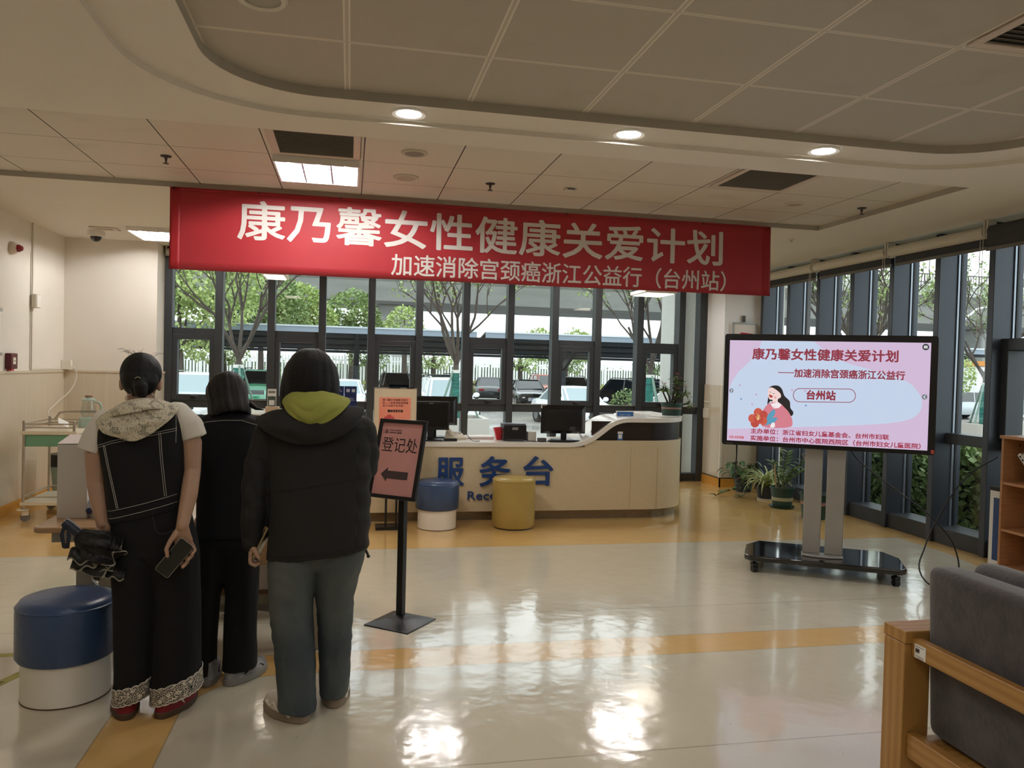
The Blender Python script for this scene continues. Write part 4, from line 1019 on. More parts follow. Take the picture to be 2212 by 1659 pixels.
book('white book with dark print leaning behind the pale one on the bookshelf', 4.868, mat('book_white', '#c9c3b8', 0.6), 0.028, 0.30, 0.74, spine=True)
book('dark thin book leaning in the upper bookshelf compartment', 4.826, mat('book_dark', '#4a4038', 0.6), 0.018, 0.30, 0.74)
book('grey book leaning farthest along in the upper bookshelf compartment', 4.795, mat('book_grey', '#8f8b84', 0.6), 0.025, 0.28, 0.74, spine=True)
bx_ = thing('standing_box', 'tall white box with a dark blue panel between the bookshelf and the window', 'box', (0, 0, 0))
MB().bx(5.085, 5.34, 5.24, 5.345, 0, 0.655).build('body', mat('box_white', '#ddd8cf', 0.5), bx_, bevel=0.004)
MB().bx(5.08, 5.345, 5.235, 5.35, 0.655, 0.69).build('lid', m_black, bx_, bevel=0.004)
MB().bx(5.083, 5.0851, 5.24, 5.305, 0.10, 0.60).build('blue_panel', mat('panel_navy', '#22406e', 0.5), bx_)
# ================================================================== ROLLER BLINDS
m_cream = mat('blind_cream', '#d8d2c6', 0.7); m_grey = mat('blind_grey', '#46474a', 0.85, bump=0.1, bscale=400)
def blind(label, y0, y1, zbot, front=False):
    t = thing('roller_blind', label, 'blind', (5.30, (y0+y1)/2, 2.80)); L = (y1-y0)/2
    MB().cyl((0, -L+0.02, 0.0), (0, L-0.02, 0.0), 0.052, 24).build('roll', m_grey if front else m_cream, t, 40)
    xf = -0.052 if front else 0.045
    MB().bx(xf-0.001, xf+0.001, -L+0.025, L-0.025, zbot-2.80, 0.0).build('fabric', m_grey, t)
    MB().bx(xf-0.008, xf+0.008, -L+0.025, L-0.025, zbot-2.80-0.03, zbot-2.80).build('bottom_bar', mat('bar_taupe', '#6d665d', 0.4), t, bevel=0.002)
    MB().bx(-0.04, 0.05, -L, -L+0.015, -0.055, 0.098).build('bracket', m_cream, t, bevel=0.003)
    MB().bx(-0.04, 0.05, L-0.015, L, -0.055, 0.098).build('bracket', m_cream, t, bevel=0.003)
    MB().tube([(-0.03, -L+0.02, -0.04), (-0.032, -L+0.02, -0.9 if not front else -1.55)], 0.0022, 6).tube([(-0.03, -L+0.05, -0.04), (-0.032, -L+0.05, -0.9 if not front else -1.55)], 0.0022, 6).build('pull_chain', m_cabw, t)
    return t
blind('cream roller blind with grey hem over the farthest right-hand windows', 8.24, 9.62, 2.69)
blind('cream roller blind with grey hem, second from the pillar', 6.95, 8.22, 2.69)
blind('cream roller blind with grey hem, third from the pillar', 5.70, 6.93, 2.69)
blind('dark grey roller blind pulled lower over the nearest right-hand windows', 4.40, 5.68, 2.66, True)
tl = thing('roller_blind', 'short cream roller blind end above the left edge of the far windows', 'blind', (-2.12, 10.10, 2.83))
MB().cyl((-0.07, 0, 0), (1.2, 0, 0), 0.045, 20).build('roll', m_cream, tl, 40); MB().bx(-0.085, -0.07, -0.05, 0.05, -0.05, 0.07).build('bracket', m_steel, tl)
# ================================================================== OUTSIDE: CAR PARK, TREES, VIADUCT
GZ = -0.60
m_pave = bpy.data.materials.new('wet_paving'); m_pave.use_nodes = True
n = NT(m_pave); vec, gx, gy, gz = n.xyz()
br = n.new('ShaderNodeTexBrick'); br.inputs['Scale'].default_value = 1.0
br.inputs['Color1'].default_value = (*lin('#a9a49b'), 1); br.inputs['Color2'].default_value = (*lin('#8f8b84'), 1); br.inputs['Mortar'].default_value = (*lin('#6e6a64'), 1)
br.inputs['Brick Width'].default_value = 0.6; br.inputs['Row Height'].default_value = 0.3; br.inputs['Mortar Size'].default_value = 0.012
n.link(vec, br.inputs['Vector'])
wet = n.noise(vec, 0.35, 3)
c = n.mix(n.m('MULTIPLY', wet, 0.5), br.outputs['Color'], lin('#6f6c68'))
n.link(c, n.b.inputs['Base Color'])
n.link(n.m('ADD', n.m('MULTIPLY', n.m('SUBTRACT', wet, 0.35), 1.2, clamp=True), 0.12), n.b.inputs['Roughness'])
struct(MB().bx(-90, 150, YB+0.30, 62, GZ-0.2, GZ).bx(XRW+0.36, 150, -30, YB+0.30, GZ-0.2, GZ), 'ground', m_pave)
struct(MB().bx(-90, 160, 62, 170, GZ-0.2, GZ+0.02), 'ground_road', mat('asphalt', '#7d7e7e', 0.7, var=0.06, vscale=2))
struct(MB().bx(XL-0.2, XRW+0.36, YB+0.25, YB+0.30, GZ, 0.0).bx(XRW+0.35, XRW+0.36, -4.3, YB+0.25, GZ, 0.0), 'wall_plinth', mat('plinth_stone', '#85817a', 0.6, var=0.1, vscale=12))
struct(MB().bx(4.60, 4.98, 10.62, 11.1, GZ, 6.0), 'wall_outer_column', mat('rough_render', '#dcdcd6', 0.9, var=0.05, vscale=40, bump=0.5, bscale=120))
struct(MB().bx(XL-0.2, XRW+0.5, YB+0.36, YB+0.5, ZC+0.1, 6.0).bx(XRW+0.40, XRW+0.5, -4.3, YB+0.36, ZC+0.1, 6.0), 'wall_facade', mat('facade', '#c9c7c1', 0.8))
# ---- cars
m_tyre = mat('tyre', '#17181a', 0.8); m_rim = mat('rim', '#a9adb0', 0.3, 0.8); m_lowp = mat('bumper_dark', '#1b1c1e', 0.6)
m_hl = mat('headlamp', '#e6ebee', 0.1, 0.2, coat=0.5); m_tl = mat('tail_lamp', '#8c1f22', 0.2)
m_carglass = mat('car_glass_dark', '#12161a', 0.05, 0.0, spec=0.9, coat=0.5)
m_carglass_sky = mat('car_glass_sky', '#8f9fa4', 0.08, 0.25, spec=0.8)  # sky reflected in the glass, painted in as a pale colour
m_chrome = mat('chrome', '#d5d8da', 0.12, 0.95)
def paint(col):
    return mat('paint_' + col.lstrip('#'), col, 0.25, 0.1, coat=0.8)
PROF = {  # windscreen base, roof front, roof rear, rear base, height, belt, length, bonnet height, width
    'sedan': (0.95, 0.25, -0.95, -1.60, 1.47, 0.95, 4.7, 0.80, 1.80),
    'suv':   (1.05, 0.45, -1.55, -2.05, 1.68, 1.05, 4.6, 0.95, 1.86),
    'boxy':  (1.15, 0.85, -1.55, -1.68, 1.72, 1.08, 3.4, 1.00, 1.72),
    'hatch': (1.05, 0.35, -1.35, -1.90, 1.48, 0.95, 4.1, 0.85, 1.74),
}
def car(label, kind, col, x, y, heading, pale=False, plate=None, group=None):
    """heading in degrees: direction the bonnet points, -90 = towards the building"""
    wb, rf, rr_, rb, H, belt, L, hz, Wd = PROF[kind]
    t = thing('car', label, 'car', (x, y, GZ), math.radians(heading), group)
    P = paint(col); hw = Wd/2; hl = L/2
    # body: lofted along the length, each section a rounded outline
    st = [(-hl, .42, .62*belt+.05, .80), (-hl+.06, .32, .80*belt, .92), (-hl+.30, .26, belt*.98 if kind != 'sedan' else belt*.96, .985), (rb+.05, .24, belt*1.0, 1.0), (0, .23, belt, 1.0), (wb-.02, .23, belt*.985, 1.0),
          (wb+.35, .24, hz+.06, .985), (hl-.42, .25, hz, .95), (hl-.14, .28, hz-.10, .86), (hl-.02, .36, hz-.26, .74), (hl, .42, hz-.34, .66)]
    rings = []
    for (sx, z0, z1, k) in st:
        w = hw*k; zs = z0 + (z1-z0)*.62
        rings.append([(sx, -w*.93, z0), (sx, -w, z0+.10), (sx, -w, zs), (sx, -w*.95, z1-.05), (sx, -w*.82, z1), (sx, 0, z1+.025), (sx, w*.82, z1), (sx, w*.95, z1-.05), (sx, w, zs), (sx, w, z0+.10), (sx, w*.93, z0), (sx, 0, z0)])
    MB().loft(rings).build('body', P, t, 35)
    # glasshouse
    bw, tw = hw*.90, hw*.70; zb, zt = belt-.03, H-.05
    G_ = lambda mb, sx=0.0: mb
    pts_b = [(wb, bw*.86), (wb-.18, bw), (rb+.12, bw), (rb, bw*.88)]; pts_t = [(rf, tw*.88), (rf-.12, tw), (rr_+.10, tw), (rr_, tw*.9)]
    loop = lambda pp, z: [(a_, -b_, z) for a_, b_ in pp] + [(a_, b_, z) for a_, b_ in reversed(pp)]
    MB().loft([loop(pts_b, zb), loop(pts_t, zt)]).build('windows', m_carglass_sky if pale else m_carglass, t)
    # roof and pillars
    rfm = MB().loft([loop([(a_+.02*(1 if a_ > 0 else -1), b_+.02) for a_, b_ in pts_t], zt-.02), loop(pts_t, zt+.03), loop([(a_*.93, b_*.86) for a_, b_ in pts_t], H)])
    for (b_, tt) in ((0, 0), (1, 1), (3, 3), (2, 2)):
        for s in (-1, 1):
            rfm.tube([(pts_b[b_][0], s*pts_b[b_][1]*1.0, zb), (pts_t[tt][0], s*pts_t[tt][1], zt)], 0.035, 6)
    xm = (wb+rb)/2
    for s in (-1, 1): rfm.tube([(xm, s*bw, zb), ((rf+rr_)/2, s*tw, zt)], 0.035, 6)
    rfm.build('roof', P, t, 40)
    if kind in ('suv', 'boxy'):
        MB().tube([(rf-.1, -tw*.9, H+.0), (rf-.25, -tw*.9, H+.05), (rr_+.2, -tw*.9, H+.05), (rr_+.05, -tw*.9, H)], .02, 6).build('roof_rail', m_chrome if pale else m_lowp, t, 60)
        MB().tube([(rf-.1, tw*.9, H+.0), (rf-.25, tw*.9, H+.05), (rr_+.2, tw*.9, H+.05), (rr_+.05, tw*.9, H)], .02, 6).build('roof_rail', m_chrome if pale else m_lowp, t, 60)
    # lower bumper, grille, lamps, plate
    MB().bx(hl-.10, hl+.015, -hw*.62, hw*.62, .24, .42).build('bumper', m_lowp, t, bevel=.03)
    gz0, gz1 = hz-.38, hz-.22
    g = MB()
    for i in range(4): g.bx(hl-.06, hl+.018, -hw*.44, hw*.44, gz0+i*.045, gz0+.02+i*.045)
    g.build('grille', m_chrome if not pale else m_lowp, t)
    MB().bx(hl-.08, hl+.005, -hw*.46, hw*.46, gz0-.01, gz1+.02).build('grille_back', m_lowp, t, bevel=.01)
    for s in (-1, 1):
        MB().sphere((hl-.16, s*hw*.64, hz-.24), .16, 14, 8, (.75, 1.0, .55)).build('headlight', m_hl, t, 60)
        MB().bx(-hl-.005, -hl+.10, s*hw*.62-.15, s*hw*.62+.15, belt*.72, belt*.86).build('tail_light', m_tl, t, bevel=.02)
        MB().sphere((wb-.22, s*(bw+.14), belt+.06), .12, 12, 8, (.6, 1.0, .75)).tube([(wb-.22, s*bw*.95, belt), (wb-.22, s*(bw+.1), belt+.03)], .025, 6).build('mirror', P, t, 60)
        for wx in (hl-.82, -hl+.80):
            r_ = .33 if kind != 'suv' else .36
            wo = MB().cyl((wx, s*(hw-.20), r_), (wx, s*(hw+.005), r_), r_, 24).build('wheel', m_tyre, t, 40)
            rm = MB().cyl((wx, s*(hw-.02), r_), (wx, s*(hw+.012), r_), r_*.62, 20)
            rm.build('rim', m_rim, wo, 40)
    if plate:
        ptxt, pcol, pink_ = plate
        pl_ = MB().bx(hl+.005, hl+.03, -.22, .22, .42, .56).build('number_plate', mat('plate_'+pcol.lstrip('#'), pcol, .4), t)
        lettering(ptxt, .36, .085, mat('plate_ink_'+pink_.lstrip('#'), pink_, .4), pl_, loc=(hl+.0315, -.18, .447), rot=(PI/2, 0, PI/2), bold=.01)
    return t
car('white car with pale windscreen and roof rails behind the leftmost window', 'suv', '#e6eaec', -5.1, 28.0, -92, True)
car('mint green boxy car with a green number plate, left of the green hood', 'boxy', '#9fd6bd', -4.15, 38.0, -90, False, ('F06867', '#5fc59a', '#12361f'))
car('white car with pale windscreen beside the stack of blue boxes', 'sedan', '#e9edef', -0.25, 32.0, -90, True)
car('black car with wet dark rear window above the orange poster', 'suv', '#15171b', 2.35, 42.0, 90)
car('dark grey car half hidden left of the white car by the middle tree', 'suv', '#3c4044', 4.15, 37.0, -84)
car('white car behind the green-wrapped middle tree', 'suv', '#eceff0', 3.42, 28.2, -88, True)
car('black car with red tail lamp seen beyond the white car by the middle tree', 'sedan', '#1a1c1f', 8.35, 47.2, 84)
car('black sedan with a chrome grille and a blue number plate', 'sedan', '#16181b', 9.4, 41.0, -92, False, ('J762SE', '#2f66c4', '#f2f4f6'))
car('dark car behind the white sedan in the middle right windows', 'suv', '#24272b', 11.9, 41.0, -90)
car('white sedan with pale windscreen above the monitor with a sticker', 'sedan', '#f0f3f4', 8.35, 28.4, -80, True)
car('black car with a clipped bush in front, right of the white sedan', 'suv', '#131518', 13.5, 34.6, -60)
car('white car behind the right-hand wrapped tree and the flower pot', 'hatch', '#edf0f1', 12.6, 28.2, -165, False)
car('black car in the back row behind the red-flowering pot plant', 'suv', '#1b1d20', 17.2, 41.0, -90)
car('silver hatchback in side view beyond the right-hand windows', 'hatch', '#c3ccd2', 31.9, 36.0, 180)
car('pale silver car seen from the rear at the far right window', 'suv', '#cfd6da', 37.2, 36.5, 100, True, None)
car('reddish car far back in the car park', 'suv', '#a4553f', 12.8, 50.5, -90)
car('white car far back near the fence in the car park', 'sedan', '#e3e7e9', 14.9, 51.0, 90)
# ---- street trees with wrapped trunks and stakes in granite planters
m_bark = mat('bark', '#4c443d', 0.9, var=0.25, vscale=20, bump=0.6, bscale=40, stretch=(1, 1, .3))
m_wrap = mat('trunk_wrap', '#2f7d70', 0.8, two='#1d4f49', vscale=9, stretch=(.4, .4, 3))
m_stake = mat('stake_green', '#6d8578', 0.7, var=0.1); m_tie = mat('tie_white', '#cfcfc9', 0.7)
m_gran = mat('granite', '#9c9790', 0.6, two='#bdb7ae', vscale=60)
m_tl1 = mat('tree_leaf', '#738a50', 0.6, two='#a3b574', vscale=.8); m_tl2 = mat('tree_leaf_bright', '#8ea55d', 0.6, two='#b7c682', vscale=.7); m_tl3 = mat('tree_leaf_dark', '#647c4a', 0.6, two='#93a868', vscale=.6)
def lquad(mb, p, d_, s, rnd):
    d_ = Vector(d_).normalized(); a = d_.orthogonal().normalized(); a.rotate(Quaternion(d_, rnd.uniform(0, 6.28)))
    p = Vector(p); w = s*.36
    mb.add([p, p + d_*s*.5 + a*w, p + d_*s, p + d_*s*.5 - a*w], [(0, 1, 2, 3)])
def crown(seed, trunk_h, spread, height, leaves, lsize):
    rnd = random.Random(seed); wood = MB(); lf = MB(); tips = []
    def grow(p, d_, L, r, depth):
        pts = [p]; q = p.copy(); dd = d_.copy()
        for i in range(3):
            dd = (dd + Vector((rnd.uniform(-.16, .16), rnd.uniform(-.16, .16), .10))).normalized(); q = q + dd*L/3; pts.append(q.copy())
        wood.tube(pts, r, 7 if depth < 2 else 5, False, [r, r*.88, r*.76, r*.62])
        if depth >= 2: tips.append((pts[1], pts[2], pts[3], depth))
        if depth < 4:
            for i in range(3 if depth < 2 else 2 + (rnd.random() < .5)):
                b = pts[rnd.choice((2, 3, 3))]; ax = dd.orthogonal().normalized(); ax.rotate(Quaternion(dd, rnd.uniform(0, 6.28)))
                nd = dd.copy(); nd.rotate(Quaternion(ax, rnd.uniform(.28, .75))); nd.z = max(nd.z, .05)
                grow(b, nd.normalized(), L*rnd.uniform(.62, .82), r*.58, depth+1)
    base = Vector((0, 0, trunk_h))
    nb = 5
    for k in range(nb):
        a = 2*PI*k/nb + rnd.uniform(-.3, .3); e = rnd.uniform(.42, .75)*spread
        grow(base - Vector((0, 0, .15*k/nb)), Vector((math.cos(a)*e, math.sin(a)*e, 1)).normalized(), height*.36, .062, 0)
    for _ in range(leaves):
        t = tips[rnd.randrange(len(tips))]; p = t[rnd.randrange(3)] + Vector((rnd.uniform(-.16, .16), rnd.uniform(-.16, .16), rnd.uniform(-.15, .12)))
        lquad(lf, p, (rnd.uniform(-1, 1), rnd.uniform(-1, 1), rnd.uniform(-.8, .5)), lsize*rnd.uniform(.7, 1.3), rnd)
    return wood, lf
def street_tree(label, x, y, seed, rz, planter_label, lean=0):
    t = thing('street_tree', label, 'tree', (x, y, GZ+0.10), rz)
    wood, lf = crown(seed, 2.15, 1.0, 4.6, 1900, .11)
    wood.tube([(0, 0, 0), (.02, 0, .8), (0, .01, 1.6), (0, 0, 2.25)], .11, 10, True, [.12, .10, .09, .085])
    wood.build('trunk', m_bark, t, 60); lf.build('foliage', m_tl1, t)
    MB().tube([(0, 0, .15), (.02, 0, .8), (0, .01, 1.62), (0, .01, 1.9)], .13, 12, True, [.15, .135, .13, .125]).build('trunk_wrap', m_wrap, t, 60)
    for a in (.6, 2.6, 4.7):
        MB().tube([(.78*math.cos(a), .78*math.sin(a), .36), (.13*math.cos(a), .13*math.sin(a), 1.86)], .035, 7).build('stake', m_stake, t, 60)
    MB().lathe([(.145, 1.80), (.155, 1.80), (.155, 1.90), (.145, 1.90)], 16).build('tie', m_tie, t, 60)
    p = thing('planter', planter_label, 'planter', (x, y, GZ))
    mb = MB()
    for (x0, x1, y0, y1) in ((-.95, .95, -.95, -.78), (-.95, .95, .78, .95), (-.95, -.78, -.78, .78), (.78, .95, -.78, .78)): mb.bx(x0, x1, y0, y1, 0, .52)
    mb.build('granite_rim', m_gran, p)
    MB().bx(-.78, .78, -.78, .78, 0, .42).build('soil', m_soil, p)
    return t
street_tree('tree with bare upright branches and a wrapped trunk between the two left windows', -3.28, 24.5, 21, 0.3, 'granite planter at the foot of the left wrapped tree')
street_tree('tree with a teal wrapped trunk and stakes behind the white car, middle of the windows', 3.28, 24.5, 22, 1.2, 'granite planter at the foot of the middle wrapped tree')
street_tree('tree with a teal wrapped trunk behind the red-flowering pot plant', 9.81, 24.5, 23, 2.2, 'granite planter at the foot of the tree behind the flower pot')
street_tree('sparse tree behind the top of the big screen', 17.6, 24.5, 24, 0.9, 'granite planter behind the big screen')
street_tree('forking tree beyond the right-hand windows above the silver hatchback', 22.9, 24.5, 25, 3.0, 'granite planter in front of the silver hatchback')
street_tree('thin tree seen through the narrow windows right of the pillar', 13.6, 19.5, 26, 1.9, 'granite planter below the narrow windows right of the pillar')
tag(MB().bx(24.2, 40, 25.2, 25.6, GZ, GZ+.50).build('planter_wall', m_gran, bevel=.02), 'long low granite wall in front of the silver hatchback', 'wall')
# ---- leafy trees beyond the carport
def leafy_tree(label, x, y, blobs, seed, m, n_=2600, ls=.34, group=None):
    n_ = int(n_*2.2); ls *= .62
    rnd = random.Random(seed); t = thing('leafy_tree', label, 'tree', (x, y, GZ), 0, group)
    lf = MB(); wood = MB()
    zlow = min(b[2]-b[3] for b in blobs)
    wood.tube([(0, 0, 0), (.05, 0, max(.6, zlow*.6)), (0, 0, zlow+.8)], .16, 9, True, [.2, .16, .13])
    for (bx0, by0, bz0, br0) in blobs: wood.tube([(0, 0, zlow+.4), (bx0*.6, by0*.6, (zlow+bz0)/2), (bx0, by0, bz0+br0*.3)], .06, 6, True, [.10, .07, .03])
    tot = sum(b[3]**2 for b in blobs)
    for (bx0, by0, bz0, br0) in blobs:
        for _ in range(int(n_*br0**2/tot)):
            d_ = Vector((rnd.gauss(0, 1), rnd.gauss(0, 1), rnd.gauss(0, 1))).normalized()
            rad = br0*(rnd.uniform(.55, 1.0)**.5)*(1+.22*mnoise.noise(d_*2.3+Vector((seed, bx0, bz0))))
            lquad(lf, Vector((bx0, by0, bz0)) + d_*rad, d_ + Vector((rnd.uniform(-.9, .9), rnd.uniform(-.9, .9), rnd.uniform(-1.0, .3))), ls*rnd.uniform(.6, 1.3), rnd)
    wood.build('trunk', m_bark, t, 60); lf.build('foliage', m, t)
    return t
leafy_tree('rounded bright green tree beyond the carport, left of the dark-haired head', -3.0, 48, [(0, 0, 5.2, 1.5), (1.0, 0, 4.4, 1.2), (-.9, .3, 4.3, 1.1)], 31, m_tl2)
leafy_tree('wide bright green tree beyond the carport under the banner lettering', 0.0, 52.5, [(0, 0, 5.2, 1.7), (.9, 0, 4.5, 1.3), (-1.0, 0, 4.3, 1.2)], 32, m_tl3)
leafy_tree('large pale green willow-like tree filling the leftmost window', -6.4, 31.6, [(0, 0, 6.2, 2.3), (-1.6, .4, 5.2, 1.8), (1.4, .4, 5.0, 1.6), (.2, .4, 3.6, 1.4)], 33, m_tl2, 5200, .26)
leafy_tree('dense green tree behind the branches in the second window', -4.9, 45, [(0, 0, 5.6, 2.0), (1.2, 0, 4.6, 1.5), (-1.0, 0, 4.2, 1.4)], 34, m_tl3, 3600, .3)
leafy_tree('thin pale tree right of the wide green tree beyond the carport', 3.0, 45, [(0, 0, 4.4, 1.0), (.7, 0, 3.6, .8)], 35, m_tl2, 900, .28)
for i, (px, lab) in enumerate(((15.0, 'small round tree just above the carport roof, left of two'), (18.4, 'small round tree just above the carport roof, right of two'))):
    leafy_tree(lab, px, 62, [(0, 0, 3.9, 1.4), (.9, 0, 3.5, 1.1)], 36+i, m_tl2, 900, .36)
for i, (x, y, lab) in enumerate(((-6.3, 41.5, 'young tree under the left end of the carport'), (1.0, 46, 'forked tree below the carport behind the black car with wet rear window'), (4.9, 47, 'small tree below the carport left of the middle tree'), (12.9, 46, 'forked tree below the carport between the black sedan and the black car'), (10.6, 48.5, 'low bushy tree in front of the fence behind the black sedan'), (18.6, 46, 'small tree below the carport at the right window'))):
    leafy_tree(lab, x, y, [(0, 0, 2.7, .8), (.6, .2, 2.4, .6), (-.6, 0, 2.5, .6)], 40+i, (m_tl2, m_tl3)[i % 2], 420, .24)
for i, (x, y, lab) in enumerate(((29.0, 33, 'green bush-like tree by the white kiosk'), (33.5, 46, 'hazy green tree behind the white lamp post'))):
    leafy_tree(lab, x, y, [(0, 0, 2.6, .9), (.5, .2, 2.2, .8), (-.4, 0, 1.9, .8)], 60+i, (m_tl2, m_tl1)[i % 2], 800, .2)
leafy_tree('clipped round bush in front of the black car, right of the white sedan', 11.6, 31.6, [(0, 0, .55, .75), (.4, 0, .45, .6)], 70, m_tl3, 900, .14)
# ---- hedge outside the right-hand windows
def hedge(label, x0, x1, y0, y1, h, seed, n_):
    rnd = random.Random(seed); t = thing('hedge', label, 'hedge', ((x0+x1)/2, (y0+y1)/2, GZ)); lf = MB(); st = MB()
    lx, ly = (x1-x0)/2, (y1-y0)/2
    for _ in range(n_):
        if rnd.random() < .45: p = Vector((rnd.uniform(-lx, lx), rnd.uniform(-ly, ly), h + rnd.uniform(-.12, .06)))
        else: p = Vector((-lx + rnd.uniform(-.03, .18), rnd.uniform(-ly, ly), rnd.uniform(.25, h)))
        lquad(lf, p, (rnd.uniform(-1, .5), rnd.uniform(-1, 1), rnd.uniform(-.2, 1)), rnd.uniform(.07, .12), rnd)
    for _ in range(int((y1-y0)*6)):
        yy = rnd.uniform(-ly, ly); xx = rnd.uniform(-lx+.1, lx); st.tube([(xx, yy, 0), (xx+rnd.uniform(-.1, .1), yy+rnd.uniform(-.1, .1), h*.6), (xx+rnd.uniform(-.15, .15), yy+rnd.uniform(-.2, .2), h*.95)], .012, 5)
    st.build('stems', m_bark, t); lf.build('foliage', m_tl3, t)
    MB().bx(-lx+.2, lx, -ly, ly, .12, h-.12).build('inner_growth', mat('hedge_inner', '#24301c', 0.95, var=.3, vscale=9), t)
    return t
hedge('leafy hedge close outside the windows behind the bookshelf', 6.35, 7.25, 4.2, 7.55, 1.34, 80, 5200)
hedge('leafy hedge close outside the windows behind the screen posts', 6.45, 7.3, 7.7, 11.5, 1.22, 81, 4200)
# ---- carport
m_steeld = mat('carport_steel', '#3d4348', 0.5, 0.3); m_roofs = mat('carport_roof', '#2b3036', 0.6); m_fasc = mat('carport_fascia', '#8793a0', 0.4, 0.3)
def carport(label, x0, x1, posts):
    t = thing('carport', label, 'carport', ((x0+x1)/2, 37.5, GZ)); L = (x1-x0)/2
    MB().add([(-L, -2.5, 3.72), (L, -2.5, 3.72), (L, 3.2, 2.85), (-L, 3.2, 2.85), (-L, -2.5, 3.64), (L, -2.5, 3.64), (L, 3.2, 2.77), (-L, 3.2, 2.77)], [(0, 1, 2, 3), (7, 6, 5, 4), (0, 4, 5, 1), (1, 5, 6, 2), (2, 6, 7, 3), (3, 7, 4, 0)]).build('roof', m_roofs, t)
    MB().bx(-L, L, -2.58, -2.5, 3.42, 3.66).build('fascia', m_fasc, t)
    MB().bx(-L, L, -2.62, -2.48, 3.66, 3.73).build('gutter', mat('gutter', '#c3cad0', 0.35, 0.5), t)
    for px in posts:
        x = px-(x0+x1)/2
        MB().bx(x-.14, x+.14, 1.4, 1.7, 0, 3.0).add([(x-.08, 1.4, 2.0), (x+.08, 1.4, 2.0), (x+.08, 1.4, 2.4), (x-.08, 1.4, 2.4), (x-.08, -2.4, 3.55), (x+.08, -2.4, 3.55), (x+.08, -2.4, 3.66), (x-.08, -2.4, 3.66)], [(0, 1, 5, 4), (1, 2, 6, 5), (2, 3, 7, 6), (3, 0, 4, 7), (0, 3, 2, 1), (4, 5, 6, 7)]).build('post', m_steeld, t)
    for k in range(3): MB().bx(-L, L, -1.4+1.6*k, -1.28+1.6*k, 3.30-.24*k, 3.46-.24*k).build('purlin', m_steeld, t)
    MB().bx(-L, L, 3.0, 3.1, 2.62, 2.76).build('rear_beam', m_steeld, t)
    return t
carport('dark steel carport with a pale edge behind the left-hand windows', -26, 5.6, (-21, -10.5, .28))
carport('dark steel carport with a pale edge behind the right-hand back windows', 6.0, 34, (10.8, 21.0, 31.0))
# ---- white picket fence
m_picket = mat('picket_white', '#eef0f0', 0.5)
ft = thing('picket_fence', 'long white metal picket fence beyond the car park', 'fence', (8, 56, GZ))
for k in range(22):
    x0 = -34 + k*3.2; mb = MB()
    for i in range(15): mb.bx(x0+.02+i*.21, x0+.145+i*.21, -.02, .02, .08, 2.62)
    mb.bx(x0, x0+3.2, .02, .06, .35, .45).bx(x0, x0+3.2, .02, .06, 2.25, 2.35)
    mb.build('panel', m_picket, ft)
    MB().bx(x0-.06, x0+.06, -.06, .06, 0, 2.75).build('post', m_picket, ft)
fh = thing('hedge', 'dark green hedge showing through the gaps of the white fence', 'hedge', (8, 57.6, GZ))
MB().bx(-44, 36, .3, 1.2, 0, 2.05).build('inner_growth', mat('fence_hedge', '#4f5c48', 0.95, two='#76806a', vscale=1.2), fh)
rnd = random.Random(91); lf = MB()
for _ in range(4200): lquad(lf, (rnd.uniform(-44, 36), rnd.uniform(-.1, .4), rnd.uniform(.2, 2.3)), (rnd.uniform(-1, 1), -.6, rnd.uniform(-.4, 1)), rnd.uniform(.15, .35), rnd)
lf.build('foliage', m_tl3, fh)
rnd = random.Random(90); gb = MB()
for _ in range(5000):
    p = (rnd.uniform(-26, 36), rnd.uniform(53.6, 55.6), GZ + rnd.uniform(0, .85)*rnd.random()); lquad(gb, p, (rnd.uniform(-1, 1), rnd.uniform(-1, 1), 1.3), rnd.uniform(.2, .45), rnd)
tag(gb.build('verge_plants', mat('verge_green', '#6d7c42', 0.8, two='#a09a5c', vscale=.5)), 'strip of low weeds and grass along the white fence', 'grass', kind='stuff')
# ---- concrete viaduct
m_conc = mat('viaduct_concrete', '#b9bab6', 0.85, var=.10, vscale=.5, bump=.15, bscale=3, stretch=(.4, 1, 2))
vd = thing('viaduct', 'grey concrete elevated road crossing behind the car park', 'bridge', (30, 70, GZ))
prof = [(-6, 9.9), (-6, 10.8), (14, 10.8), (14, 9.9), (10.5, 9.3), (9.0, 7.5), (-2.6, 7.5), (-4.0, 9.0)]
MB().loft([[(-110, y, z) for y, z in prof], [(150, y, z) for y, z in prof]]).build('deck', m_conc, vd)
MB().bx(-110, 150, -6.05, -5.7, 10.8, 11.0).build('kerb', mat('kerb_white', '#d8dad8', .7), vd)
mb = MB()
for k in range(130): mb.bx(-60+k*1.2, -59.9+k*1.2, -5.9, -5.8, 11.0, 11.95)
mb.bx(-60, 96, -5.92, -5.78, 11.85, 11.97).bx(-60, 96, -5.92, -5.78, 11.1, 11.2)
for k in range(520): mb.bx(-60+k*.3, -59.95+k*.3, -5.87, -5.82, 11.1, 11.9)
mb.build('railing', mat('rail_brown', '#6b6668', .6), vd)
for x in (-58, -26, 6, 38, 70, 102):
    MB().bx(x-1.6, x+1.6, 1.5, 5.5, 0, 7.5).build('pier', m_conc, vd, bevel=.2)
